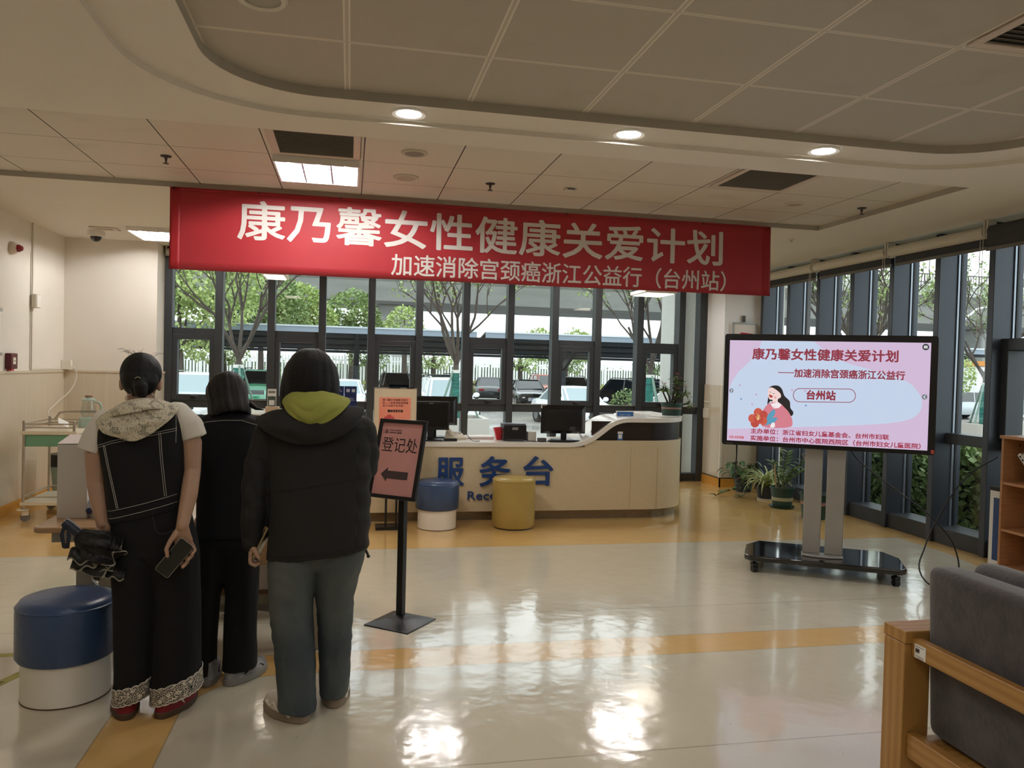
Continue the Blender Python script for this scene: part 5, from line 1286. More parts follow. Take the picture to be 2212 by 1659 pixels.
# ---- lamp post, kiosk
lp = thing('street_lamp', 'white street lamp with an angled arm outside the right-hand windows', 'lamp', (35.2, 40, GZ))
MB().tube([(0, 0, 0), (0, 0, 6.2)], .11, 12, True, [.16, .10]).tube([(0, 0, 5.2), (1.4, 0, 6.3), (2.2, 0, 6.5)], .06, 8).build('pole', m_picket, lp, 60)
MB().box((2.5, 0, 6.52), (.8, .3, .12), (0, -.1, 0)).build('lamp_head', m_picket, lp, bevel=.03)
kk = thing('kiosk', 'white kiosk with an orange roof edge beyond the right-hand windows', 'kiosk', (48.5, 50, GZ))
MB().bx(-2.6, 2.6, -1.4, 1.4, 0, 3.1).build('cabin', m_picket, kk, bevel=.05)
MB().bx(-2.8, 2.8, -1.6, 1.6, 3.1, 3.45).build('roof', mat('kiosk_orange', '#d99147', .5), kk)
MB().bx(-1.6, -.2, -1.42, -1.38, 1.2, 2.4).build('kiosk_window', m_carglass, kk)
MB().bx(.9, 1.5, -1.42, -1.39, 2.0, 2.4).build('kiosk_notice', mat('notice_orange', '#e0a63f', .5), kk)
# ================================================================== RED BANNER
m_red = mat('banner_red', '#a8222b', 0.55, var=0.05, vscale=3, bump=0.05, bscale=300, sheen=0.2)
m_redd = mat('banner_hem', '#a0161f', 0.6)
bn = thing('banner', 'wide red cloth banner with large white lettering hanging below the ceiling', 'banner', (1.17, 6.55, 0))
bw_, bz0, bz1 = 5.165, 2.253, 2.893
def wave(x, z):
    t = (z-bz0)/(bz1-bz0); k = 1-0.55*t
    return (0.012*math.sin(x*1.7+0.5) + 0.007*math.sin(x*4.1+1.0+z*2) + 0.010*math.sin(x*2.3+z*5.0))*k
def cloth_strip(x0, x1, nx, y_off, m, name, parent, z0=bz0, z1=bz1, nz=10):
    mb = MB(); vs = []; fs = []
    for i in range(nx+1):
        for j in range(nz+1):
            x = x0+(x1-x0)*i/nx; z = z0+(z1-z0)*j/nz
            vs.append((x, wave(x, z)+y_off, z + (0.006*math.sin(x*0.9) if j == 0 else 0)))
    for i in range(nx):
        for j in range(nz): a = i*(nz+1)+j; fs.append((a, a+nz+1, a+nz+2, a+1))
    mb.add(vs, fs); o = mb.build(name, m, parent, 70)
    md = o.modifiers.new('thick', 'SOLIDIFY'); md.thickness = 0.0015; return o
cl_ = cloth_strip(-bw_/2, bw_/2, 160, 0.0, m_red, 'cloth', bn)
cloth_strip(-bw_/2, -bw_/2+0.075, 4, -0.003, m_redd, 'hem', bn); cloth_strip(bw_/2-0.075, bw_/2, 4, -0.003, m_redd, 'hem', bn)
cloth_strip(-bw_/2, bw_/2, 160, -0.003, m_redd, 'hem', bn, bz1-0.018, bz1, 1)
m_btext = mat('banner_white', '#d8d2cc', 0.7)
def btext(txt, x0, x1, z0, z1, bold):
    o = lettering(txt, x1-x0, z1-z0, m_btext, cl_, 'lettering', bold=bold, loc=(0, 0, 0), rot=(0, 0, 0))
    bm = bmesh.new(); bm.from_mesh(o.data)
    bmesh.ops.triangulate(bm, faces=bm.faces); bmesh.ops.subdivide_edges(bm, edges=[e for e in bm.edges if e.calc_length() > .05], cuts=2)
    for v in bm.verts:
        x, z = v.co.x + x0 - 1.17, v.co.y + z0; v.co = Vector((x, wave(x, z) - 0.0035 - v.co.z, z))
    for f in bm.faces:
        if f.normal.y > 0: f.normal_flip()
    bm.to_mesh(o.data); bm.free(); return o
btext('康乃馨女性健康关爱计划', -0.90, 3.275, 2.515, 2.818, 0.011)
btext('加速消除宫颈癌浙江公益行（台州站）', 0.316, 3.315, 2.283, 2.462, 0.007)
for k in range(9):
    x = -bw_/2+0.03+k*(bw_-0.06)/8
    MB().cyl((x, -0.012, bz1-0.01), (x, 0.004, bz1-0.01), 0.006, 8).cyl((x, 0.0, bz1-0.01), (x, 0.002, 2.899), 0.002, 5).build('pin', m_black, bn)

# ================================================================== CEILING FITTINGS
m_fit = mat('fitting_white', '#d9d3c8', 0.5); m_grille = mat('grille_dark', '#3a3936', 0.55, 0.2)
def air_vent(label, x0, x1, y0, y1, z, n_=22, along='x', rim=0.045, pink=False, fin='#a39d92'):
    t = thing('air_vent', label, 'vent', ((x0+x1)/2, (y0+y1)/2, z)); w, h = (x1-x0)/2, (y1-y0)/2
    MB().bx(-w, w, -h, -h+rim, -0.01, 0.0).bx(-w, w, h-rim, h, -0.01, 0.0).bx(-w, -w+rim, -h+rim, h-rim, -0.01, 0.0).bx(w-rim, w, -h+rim, h-rim, -0.01, 0.0).build('frame', mat('vent_frame', '#d2c3b6', 0.45), t, bevel=0.003)
    MB().bx(-w+rim, w-rim, -h+rim, h-rim, -0.001, 0.0).build('backing', mat('vent_back', '#3f3d39', 0.8), t)
    mb = MB()
    for i in range(n_):
        if along == 'x': y = -h+rim+(i+.5)*(2*h-2*rim)/n_; mb.box((0, y, -0.006), (2*w-2*rim, 0.013, 0.002), (0.6, 0, 0))
        else: x = -w+rim+(i+.5)*(2*w-2*rim)/n_; mb.box((x, 0, -0.005), (0.010, 2*h-2*rim, 0.002), (0, 0.6, 0))
    mb.build('slats', mat('vent_slat_'+fin.lstrip('#'), fin, 0.5, 0.2), t)
    return t
air_vent('dark air grille with a pale frame next to the lit louvre ceiling light', -0.53, 0.035, 4.85, 5.46, 2.9415)
air_vent('dark air grille in the tiled ceiling above the right end of the banner', 2.60, 3.20, 4.85, 5.44, 2.9415)
air_vent('grey slatted air vent at the upper right edge of the ceiling tray', 2.55, 3.15, 2.28, 2.90, 2.9775, 14, fin='#8b8478')
def round_fit(name, label, cat, x, y, z, r, col, inner, drop=0.012):
    t = thing(name, label, cat, (x, y, z))
    MB().lathe([(r*.72, 0), (r, 0), (r, -drop*.4), (r*.9, -drop), (r*.74, -drop*.7), (r*.72, 0)], 32).build('rim', mat('rim_'+col.lstrip('#'), col, .45), t, 40)
    MB().lathe([(0, -drop*.5), (r*.73, -drop*.5), (r*.73, 0), (0, 0)], 32).build('cover', mat('cover_'+inner.lstrip('#'), inner, .6), t, 40)
    return t
round_fit('ceiling_speaker', 'round grey ceiling speaker right of the lit louvre light', 'speaker', 0.385, 5.19, 2.9415, 0.088, '#cfc6b9', '#8d867d')
round_fit('ceiling_speaker', 'round pale ceiling disc just below the grey speaker, above the banner', 'speaker', 0.378, 5.88, 2.9415, 0.095, '#cfc6b9', '#b9ae9f')
round_fit('ceiling_speaker', 'round pale ceiling fitting below the right-hand dark air grille', 'speaker', 3.53, 5.80, 2.9415, 0.078, '#cfc6b9', '#b2a798')
round_fit('ceiling_speaker', 'large round white fitting at the top edge in the ceiling tray', 'speaker', -0.37, 3.23, 2.9775, 0.10, '#ddd7cb', '#a8a396', 0.02)
def sprinkler(label, x, y, z=2.9415):
    t = thing('sprinkler', label, 'sprinkler', (x, y, z))
    MB().lathe([(0, 0), (0.038, 0), (0.034, -0.006), (0, -0.010)], 20).build('escutcheon', m_grille, t, 40)
    MB().lathe([(0, -0.008), (0.010, -0.008), (0.009, -0.03), (0.006, -0.034), (0.006, -0.05), (0, -0.05)], 12).lathe([(0, -0.05), (0.02, -0.05), (0.018, -0.054), (0, -0.054)], 16).build('head', mat('sprinkler_brass', '#4d4540', .4, .6), t, 50)
sprinkler('dark sprinkler head in the left part of the tiled ceiling', -1.275, 5.78)
sprinkler('dark sprinkler head above the middle of the banner', 1.016, 5.88)
sprinkler('dark sprinkler head near the right corner of the tiled ceiling', 4.13, 5.77)
dt = thing('smoke_detector', 'small pale detector on the tiled ceiling above the banner', 'detector', (1.64, 5.85, 2.9415))
MB().bx(-.05, .05, -.03, .03, -.02, 0).build('case', m_fit, dt, bevel=.006); MB().bx(-.03, .03, -.032, -.03, -.014, -.006).build('slot', m_grille, dt)
sp_ = thing('sprinkler', 'small pale sprinkler plate on the plain ceiling right of the banner', 'sprinkler', (4.30, 7.1, 2.899))
MB().lathe([(0, 0), (.035, 0), (.03, -.01), (.012, -.014), (.012, -.03), (0, -.03)], 20).build('head', m_fit, sp_, 40)
sv = air_vent('small square white ceiling vent above the dome camera', -2.70, -2.44, 8.86, 9.06, 2.899, 6, rim=0.05, fin='#cfc7ba')
dc = thing('dome_camera', 'white dome security camera with a dark lens on the left ceiling', 'camera', (-2.72, 9.19, 2.90))
MB().lathe([(0, 0), (.085, 0), (.088, -.03), (.085, -.055), (.07, -.062), (0, -.062)], 32).build('housing', mat('camera_white', '#e8e4dc', .35), dc, 40)
MB().sphere((0, 0, -.062), .058, 24, 12, (1, 1, .95)).build('dome', mat('dome_dark', '#17181a', .08), dc, 60)
# hanging panel lamps over the counter
for (x, w_, lab) in ((-0.83, .13, 'pale lamp panel hanging just under the banner in the left windows'), (3.60, .20, 'pale lamp panel hanging just under the banner in the right windows')):
    t = thing('hanging_lamp', lab, 'lamp', (x, 8.97, 0))
    MB().bx(-w_, w_, -.26, .26, 2.47, 2.515).build('lamp_frame', m_lampwhite, t, bevel=.006)
    MB().bx(-w_+.03, w_-.03, -.23, .23, 2.466, 2.47).build('diffuser', emat('lamp_panel_glow', '#fff1dc', 4.0), t)
    MB().cyl((-w_*.6, 0, 2.515), (-w_*.6, 0, 2.899), .004, 6).cyl((w_*.6, 0, 2.515), (w_*.6, 0, 2.899), .004, 6).build('wire', m_steel, t)
# ================================================================== FITTINGS ON THE WALLS
m_wp = mat('switch_white', '#e6e0d3', .4)
fa = thing('alarm_strobe', 'white wall alarm with a red lens high on the left wall', 'alarm', (XL+.001, 8.36, 2.57))
MB().lathe([(0, 0), (.062, 0), (.062, .02), (.05, .05), (.03, .062), (0, .062)], 24, Matrix.Rotation(PI/2, 3, 'Y')).build('base', mat('alarm_white', '#d6cbbd', .4), fa, 40)
MB().lathe([(0, .06), (.036, .06), (.036, .075), (.02, .105), (0, .11)], 20, Matrix.Rotation(PI/2, 3, 'Y')).build('lens', mat('alarm_red', '#8a1f2c', .2), fa, 50)
cp_ = thing('call_point', 'dark red fire call point box on the left wall', 'alarm', (XL+.001, 8.33, 1.48))
MB().bx(0, .055, -.075, .075, -.075, .075).build('case', mat('callpoint_red', '#5a1220', .4), cp_, bevel=.006)
MB().bx(.0, .04, -.03, .03, -.093, -.075).build('tab', mat('tab_red', '#c9302e', .4), cp_); MB().bx(.055, .0565, -.03, .03, -.03, .035).build('button', m_wp, cp_)
MB().bx(.0565, .057, -.02, .02, -.002, .004).build('mark', m_ink, cp_)
pf_ = thing('wall_poster', 'framed notice with grey bars at the left edge of the view', 'poster', (XL+.001, 7.85, 0))
MB().bx(0, .006, -.28, .29, 1.545, 1.965).build('sheet', m_paper, pf_)
MB().bx(0, .018, -.30, .31, 1.945, 1.98).build('top_bar', m_steel, pf_, bevel=.004)
MB().bx(0, .018, -.30, .31, 1.53, 1.56).build('bottom_bar', m_steel, pf_, bevel=.004)
MB().bx(.006, .007, .10, .245, 1.70, 1.80).build('blue_print', mat('print_blue', '#4a6f9c', .6), pf_)
mb = MB(); mb.add([(.0072, .10, 1.575), (.0072, .285, 1.575), (.0072, .19, 1.69)], [(0, 1, 2)]); mb.build('warning_triangle', mat('warn_yellow', '#d6b424', .6), pf_)
cd_ = thing('cable_trunking', 'white cable duct running down the left wall to the socket', 'trunking', (0, 0, 0))
MB().bx(XL+.0005, XL+.016, 8.855, 8.885, 1.385, 2.899).bx(XL+.0005, XL+.016, 8.885, 9.72, 1.385, 1.405).build('duct', mat('duct_white', '#ded6c7', .45), cd_, bevel=.002)
MB().bx(XL+.0005, XL+.008, 8.835, 8.85, 1.40, 2.6).build('wire', m_cabw, cd_)
sw = thing('wall_switch', 'white switch box on the cable duct of the left wall', 'switch', (XL+.017, 8.88, 2.10))
MB().bx(-.001, .045, -.055, .055, -.07, .07).build('back_box', m_wp, sw, bevel=.004); MB().bx(.045, .052, -.05, .05, -.065, .065).build('plate', mat('plate_white', '#efeae0', .35), sw, bevel=.003)
so_ = thing('wall_socket', 'white socket box with a plugged white cord in the left corner', 'socket', (XL+.05, 9.755, 1.43))
MB().bx(-.047, .045, -.03, .03, -.045, .065).build('back_box', m_wp, so_, bevel=.004); MB().bx(.045, .053, -.03, .028, -.045, .065).build('plate', mat('plate_white', '#efeae0', .35), so_, bevel=.003)
MB().bx(.053, .085, -.014, .014, -.035, -.005).build('plug', m_wp, so_, bevel=.004)
cable('cable', [(XL+.135, 9.75, 1.41), (XL+.16, 9.74, 1.33), (XL+.13, 9.70, 1.18), (XL+.06, 9.5, 1.04), (XL+.09, 9.1, 0.92), (XL+.35, 8.75, 0.862), (XL+.60, 8.50, 0.858)], .006, m_cabw, 'white power cord hanging from the corner socket to the kettle')
nf = thing('notice_frame', 'empty grey notice frame on the white pillar', 'frame', (0, 0, 0))
MB().bx(5.005, 5.36, 9.625, 9.637, 1.70, 1.715).bx(5.005, 5.36, 9.625, 9.637, 2.205, 2.222).bx(5.005, 5.022, 9.625, 9.637, 1.715, 2.205).bx(5.343, 5.36, 9.625, 9.637, 1.715, 2.205).build('frame_bars', mat('frame_grey', '#aeb0b0', .4, .4), nf)
MB().bx(5.02, 5.345, 9.6345, 9.637, 1.71, 2.21).build('backing', m_wp, nf)
MB().bx(5.02, 5.345, 9.6371, 9.6499, 1.71, 2.21).build('mount', m_wp, nf)
tag(MB().bx(5.143, 5.19, 9.62, 9.6495, 2.228, 2.315).build('wall_clip', mat('clip_grey', '#4c4a42', .5), bevel=.004), 'small dark clip on the pillar above the grey notice frame', 'clip')
tag(MB().box((5.19, 9.60, 1.98), (.15, .05, .20), (0, .08, 0)).build('fire_sign', mat('fire_red', '#b8232f', .45)), 'red sign on the pillar, its top just above the big screen', 'sign')
tag(MB().bx(4.868, 4.887, 9.99, 10.15, .905, 1.035).build('wall_panel', m_wp, bevel=.003), 'blank white cover plate on the side of the pillar', 'plate')
tag(MB().bx(4.88, 4.887, 10.0, 10.15, 1.13, 1.14).build('panel_mark', m_paper), 'narrow white strip on the pillar above the blank cover plate', 'strip')
# floor tape
m_tape = mat('floor_tape', '#a9a244', .5)
tp = thing('floor_tape', 'yellow floor tape with black print running diagonally left of the large stool', 'tape', (0, 0, 0))
MB().add([(-1.645, 4.16, .0006), (-1.555, 3.86, .0006), (-1.72, 3.55, .0006), (-1.80, 3.82, .0006)], [(0, 1, 2, 3)])
def strip(mb, a, b, w):
    a, b = Vector(a), Vector(b); t = (b-a).normalized(); s = Vector((-t.y, t.x, 0))*w/2
    mb.add([a-s, b-s, b+s, a+s, a-s+Vector((0, 0, .0008)), b-s+Vector((0, 0, .0008)), b+s+Vector((0, 0, .0008)), a+s+Vector((0, 0, .0008))], [(0, 3, 2, 1), (4, 5, 6, 7), (0, 1, 5, 4), (1, 2, 6, 5), (2, 3, 7, 6), (3, 0, 4, 7)])
mb = MB(); strip(mb, (-1.475, 4.27, .0002), (-1.80, 3.55, .0002), .055); to = mb.build('tape_strip', m_tape, tp)
ang_ = math.atan2(4.27-3.55, -1.475+1.80)
lettering('oumoi', .15, .028, m_ink, tp, loc=(-1.628, 3.905, .0014), rot=(0, 0, ang_), bold=.01)
mb = MB(); star = [(.03*math.cos(a_)*(1 if i % 2 == 0 else .45), .03*math.sin(a_)*(1 if i % 2 == 0 else .45)) for i, a_ in enumerate([2*PI*k/10 for k in range(10)])]
mb.prism(star, .0011, .0014, None, (-1.655, 3.875, 0)); mb.build('red_mark', mat('tape_red', '#a8384a', .6), tp)
mb = MB(); strip(mb, (-1.48, 4.42, .0002), (-2.4, 4.36, .0002), .05)
tag(mb.build('floor_tape', m_tape), 'yellow floor tape running straight to the left behind the large stool', 'tape')

# ================================================================== TROLLEY, TABLE AND WHAT STANDS ON THEM
m_ivory = mat('trolley_ivory', '#ddd3bd', .4); m_mint = mat('drawer_green', '#6fa283', .45); m_ss = mat('stainless', '#b3aa9c', .28, .85, var=.05, vscale=20)
ty = thing('medical_trolley', 'steel medical trolley with a green drawer and rails by the left wall', 'trolley', (0, 0, 0))
tx0, tx1, ty0, ty1 = -2.955, -2.50, 7.93, 8.58
MB().bx(tx0-.01, tx1+.01, ty0-.01, ty1+.01, .805, .84).build('top', m_ivory, ty, bevel=.006)
MB().bx(tx0-.01, tx1+.01, ty0-.01, ty1+.01, .145, .18).build('lower_shelf', m_ivory, ty, bevel=.006)
dr = MB().bx(tx0+.025, tx1-.02, ty0+.01, ty1-.02, .695, .803).build('drawer', m_mint, ty, bevel=.004)
MB().bx(tx1-.02, tx1-.012, ty0+.03, ty1-.04, .70, .80).build('drawer_front', mat('drawer_front', '#8fc2a4', .4), ty, bevel=.003)
MB().tube([(tx1-.012, ty0+.18, .755), (tx1+.012, ty0+.19, .755), (tx1+.012, ty0+.34, .755), (tx1-.012, ty0+.35, .755)], .007, 8).build('drawer_handle', m_ivory, ty, 60)
for (px, py) in ((tx0+.015, ty0+.005), (tx1-.015, ty0+.005), (tx0+.015, ty1-.01), (tx1-.015, ty1-.01)):
    MB().cyl((px, py, .10), (px, py, .925), .0125, 12).sphere((px, py, .925), .0135, 10, 6).build('post', m_ss, ty, 50)
    c_ = thing('caster', None, None); c_.parent = ty; c_.location = (px, py, 0); c_.rotation_euler = (0, 0, .4)
    MB().lathe([(0, .115), (.05, .115), (.055, .105), (.0, .10)], 20).bx(-.012, .045, -.024, .024, .055, .10).build('fork', m_ivory, c_, bevel=.004)
    MB().cyl((.02, -.014, .042), (.02, .014, .042), .042, 24).build('wheel', mat('wheel_grey', '#6e6a63', .6), c_, 40)
mb = MB()
for z in (.872, .905): mb.tube([(tx0+.015, ty0+.005, z), (tx1-.015, ty0+.005, z)], .006, 8).tube([(tx0+.015, ty0+.005, z), (tx0+.015, ty1-.01, z)], .006, 8).tube([(tx0+.015, ty1-.01, z), (tx1-.015, ty1-.01, z)], .006, 8)
mb.build('rail', m_ss, ty, 60)
mb = MB()
for z in (.215, .235): mb.tube([(tx0+.015, ty0+.005, z), (tx0+.015, ty1-.01, z), (tx1-.015, ty1-.01, z)], .005, 8)
mb.tube([(tx0+.015, ty0+.005, .225), (tx1-.015, ty0+.005, .225)], .005, 8); mb.build('lower_rail', m_ss, ty, 60)
MB().tube([(tx0+.06, ty1-.01, .90), (tx0+.10, ty1+.0, .97), (tx0+.16, ty1, .985), (tx1+.04, ty1, .985), (tx1+.08, ty1, .95), (tx1+.085, ty1-.01, .86)], .012, 10).build('push_handle', m_ss, ty, 60)
tag(MB().box((-2.66, 8.10, .906), (.10, .14, .002), (.35, .5, .5)).build('paper_slip', m_paper), 'white paper slip leaning on the rail of the medical trolley', 'paper')
kt = thing('kettle', 'glass kettle with a mint green lid, handle and base on the trolley', 'kettle', (-2.545, 8.43, .8405))
m_mintp = mat('kettle_mint', '#b5cdc4', .4)
MB().lathe([(0, 0), (.085, 0), (.088, .02), (.084, .09), (.062, .10), (0, .10)], 32).build('base', m_mintp, kt, 40)
MB().lathe([(.058, .102), (.068, .14), (.066, .19), (.056, .24), (.054, .262)], 32).build('jug', glass_mat('kettle_glass', (.86, .88, .87), .25), kt, 60)
MB().lathe([(0, .262), (.062, .262), (.064, .275), (.05, .283), (0, .285)], 32).lathe([(0, .285), (.018, .285), (.02, .30), (0, .302)], 16).build('lid', m_mintp, kt, 40)
MB().bx(-.03, .035, -.01, .01, .30, .312).build('lid_knob', mat('knob_brown', '#8a4f38', .6), kt)
MB().tube([(.056, 0, .25), (.10, 0, .245), (.118, 0, .21), (.116, 0, .15), (.085, 0, .10)], .011, 10, True, [.010, .012, .012, .011, .008]).build('handle', m_mintp, kt, 60)
bnn = thing('waste_bin', 'grey-green bin with a black liner behind the medical trolley', 'bin', (-2.88, 8.86, 0))
MB().lathe([(0, 0), (.11, 0), (.15, .52), (.145, .52), (.106, .01), (0, .01)], 28).build('bin_body', mat('bin_green', '#8ea398', .5), bnn, 40)
MB().lathe([(.152, .40), (.158, .46), (.155, .525), (.14, .528)], 28).build('liner', m_black, bnn, 60)
m_wtop = mat('table_wood', '#b3916d', .35, two='#9c7b58', vscale=3, stretch=(1.2, 14, 14))
m_gsteel = mat('grey_steel_leg', '#97938a', .4, .2)
tb = thing('table', 'wood-topped table with grey legs in front of the three visitors', 'table', (0, 0, 0))
MB().prism(rrect(1.52, .62, .05, 6, -.755, 4.49), .672, .70).build('tabletop', m_wtop, tb, bevel=.006)
MB().bx(-1.44, -.07, 4.24, 4.27, .615, .672).bx(-1.44, -.07, 4.71, 4.74, .615, .672).bx(-1.44, -1.41, 4.27, 4.71, .615, .672).bx(-.10, -.07, 4.27, 4.71, .615, .672).build('apron', m_gsteel, tb)
for (px, py) in ((-1.30, 4.30), (-.17, 4.30), (-1.30, 4.66), (-.17, 4.66)): MB().bx(px-.035, px+.035, py-.035, py+.035, 0, .615).build('leg', m_gsteel, tb, bevel=.003)
MB().box((-1.20, 4.30, .30), (.28, .03, .03), (0, .9, 0)).build('brace', m_gsteel, tb)
bxw = thing('white_box', 'tall white cardboard box standing on the table beside the woman in lace', 'box', (-1.405, 4.51, .7005))
MB().bx(-.072, .072, -.095, .095, 0, .385).build('carton', mat('carton_white', '#cfc8c0', .7), bxw, bevel=.002)
MB().add([(-.072, -.095, .388), (.072, -.095, .388), (.072, .095, .418), (-.072, .095, .418), (-.072, -.095, .391), (.072, -.095, .391), (.072, .095, .421), (-.072, .095, .421)], [(0, 3, 2, 1), (4, 5, 6, 7), (0, 1, 5, 4), (1, 2, 6, 5), (2, 3, 7, 6), (3, 0, 4, 7)]).build('lid_flap', mat('carton_pink', '#dccfca', .7), bxw)
MB().bx(.0722, .073, -.05, .03, .16, .19).build('print', m_ink, bxw)
pk = thing('plastic_pack', 'clear plastic pack of white goods with blue dots on the table by the white box', 'pack', (-1.285, 4.46, .7005))
MB().sphere((0, 0, .055), .075, 18, 12, (.95, .8, .72)).build('pack_bag', mat('pack_white', '#d3d8e2', .25, two='#8f9bb8', vscale=22), pk, 60)
MB().sphere((-.012, -.052, .10), .02, 14, 8, (1, .6, 1)).sphere((.025, -.058, .045), .018, 14, 8, (1, .5, 1)).sphere((-.035, -.055, .04), .016, 14, 8, (1, .5, 1)).build('dot', mat('pack_navy', '#232c55', .3), pk, 60)
# low rolling cabinet seen between the visitors' legs
rc = thing('rolling_cabinet', 'low wooden cabinet on casters seen between the visitors legs', 'cabinet', (0, 0, 0))
MB().bx(-.95, -.10, 5.00, 5.40, .28, .60).build('body', mat('cabinet_wood', '#b9966e', .45), rc, bevel=.003)
MB().bx(-.95, -.535, 4.992, 5.0, .12, .60).build('dark_door', mat('cabinet_dark', '#5c3d22', .5), rc)
MB().bx(-.53, -.10, 4.99, 5.38, .13, .28).build('grey_panel', mat('cabinet_grey', '#b5a79c', .5), rc)
MB().bx(-.97, -.08, 4.97, 5.40, .108, .13).build('base_shelf', mat('cabinet_base', '#5f4026', .5), rc)
MB().bx(-.97, -.08, 4.975, 5.40, .055, .108).build('chassis', mat('chassis_olive', '#7d7763', .5), rc)
for (px, py) in ((-.42, 5.0), (-.88, 5.0), (-.2, 5.35), (-.88, 5.35)):
    MB().cyl((px-.02, py, .035), (px+.02, py, .035), .035, 20).build('caster', mat('wheel_pale', '#b9b2a6', .4), rc, 40)
bg = thing('blue_bag', 'small blue plastic bag hanging beside the denim trouser leg', 'bag', (-.40, 4.955, .115))
MB().lathe([(0, 0), (.035, .005), (.06, .05), (.045, .13), (.02, .20), (.03, .24), (0, .24)], 14, None, None, 1.0, .5).build('bag_body', mat('bag_blue', '#7f97ae', .3, bump=.4, bscale=25), bg, 60)
# blue boxes and code stand on the left raised counter end
m_navy = mat('box_navy', '#1c2c66', .4); m_navyw = mat('box_print', '#cfd4e2', .6)
for k, (x, z, lab) in enumerate(((-.055, 1.0505, 'bottom'), (-.055, 1.1385, 'middle'), (-.055, 1.2265, 'top'))):
    for s in (0, 1):
        xx = x - .062 + s*.124
        t = thing('blue_box', 'dark blue product box, %s %s of the stack beside the green hood' % (lab, ('left', 'right')[s]), 'box', (xx, 7.92, z), 0, 'dark blue boxes stacked on the counter')
        MB().bx(-.0605, .0605, -.05, .05, 0, .087).build('carton', m_navy, t, bevel=.002)
        if (k+s) % 2: MB().bx(-.04, -.008, -.0512, -.0502, .03, .06).bx(.012, .044, -.0512, -.0502, .03, .06).build('print', m_navyw, t)
        else: MB().bx(-.045, .03, -.0512, -.0502, .05, .055).bx(-.045, .045, -.0512, -.0502, .035, .039).build('print', m_navyw, t)
qs = thing('code_stand', 'small white card stand on the counter between the two dark-haired heads', 'stand', (-.735, 7.80, 1.0505))
MB().bx(-.055, .07, -.04, .05, 0, .055).build('wood_foot', mat('foot_wood', '#c4a684', .5), qs, bevel=.003)
MB().bx(-.04, .042, -.004, .004, .055, .225).build('card', m_paper, qs); MB().bx(-.036, .038, -.0055, -.004, .06, .155).build('card_print', mat('card_green', '#4d5b50', .6), qs)
MB().bx(-.024, .026, -.0065, -.0055, .068, .118).build('card_window', m_paper, qs); MB().bx(-.03, .032, -.0055, -.004, .185, .205).build('card_text', mat('card_grey', '#8a8a80', .6), qs)
# ================================================================== THE THREE VISITORS
m_skin_ = mat('skin', '#ae8b73', 0.5, var=0.05, vscale=12, bump=0.04, bscale=200)
m_skin_.node_tree.nodes['Principled BSDF'].inputs['Subsurface Weight'].default_value = 0.06
m_hairb = mat('hair_black', '#070606', 0.5, spec=0.3, bump=0.5, bscale=30, stretch=(7, 7, .6), dist=.01)
m_hairw = mat('hair_dark_brown', '#150e0b', 0.5, spec=0.3, two='#0a0807', vscale=6, bump=0.5, bscale=30, stretch=(7, 7, .6), dist=.01)
m_denimb = mat('black_denim', '#060608', 0.9, bump=0.12, bscale=400)
m_blackc = mat('black_cotton', '#050505', 0.92, bump=0.1, bscale=220)
m_navyc = mat('navy_wool', '#06080f', 0.9, bump=0.1, bscale=260)
m_jack = mat('charcoal_shell', '#161615', 0.78, var=0.08, vscale=5, bump=0.08, bscale=160)
m_olive = mat('hoodie_green', '#989a48', 0.9, var=0.04, vscale=8, bump=0.12, bscale=220)
m_jean = mat('washed_denim', '#353f46', 0.88, two='#5a5f5d', vscale=2.6, bump=0.12, bscale=320)
m_tee = mat('white_tee', '#d9d3c8', 0.85, bump=0.06, bscale=200)
m_stitch = mat('white_stitch', '#b9b6ae', 0.8)
def lace_mat(name, back, thread, scale, thr):
    m = bpy.data.materials.new(name); m.use_nodes = True; n = NT(m); vec, x, y, z = n.xyz()
    v = n.new('ShaderNodeTexVoronoi'); v.feature = 'DISTANCE_TO_EDGE'; v.inputs['Scale'].default_value = scale; n.link(vec, v.inputs['Vector'])
    v2 = n.new('ShaderNodeTexVoronoi'); v2.inputs['Scale'].default_value = scale*.22; n.link(vec, v2.inputs['Vector'])
    solid = n.m('LESS_THAN', v2.outputs['Distance'], thr)
    mesh_ = n.m('LESS_THAN', v.outputs['Distance'], 0.09)
    net = n.noise(vec, scale*1.3, 2); mot = n.m('MULTIPLY', n.m('GREATER_THAN', net, 0.44), solid)
    f = n.m('MAXIMUM', mesh_, mot)
    n.link(n.mix(f, lin(back), lin(thread)), n.b.inputs['Base Color']); n.b.inputs['Roughness'].default_value = .85
    n.bump(f, .5, .003); return m
m_lace = lace_mat('cream_lace', '#6a655a', '#d8cfb8', 170, .66)
m_lacehem = lace_mat('lace_hem', '#141214', '#d9d1c0', 150, .30)
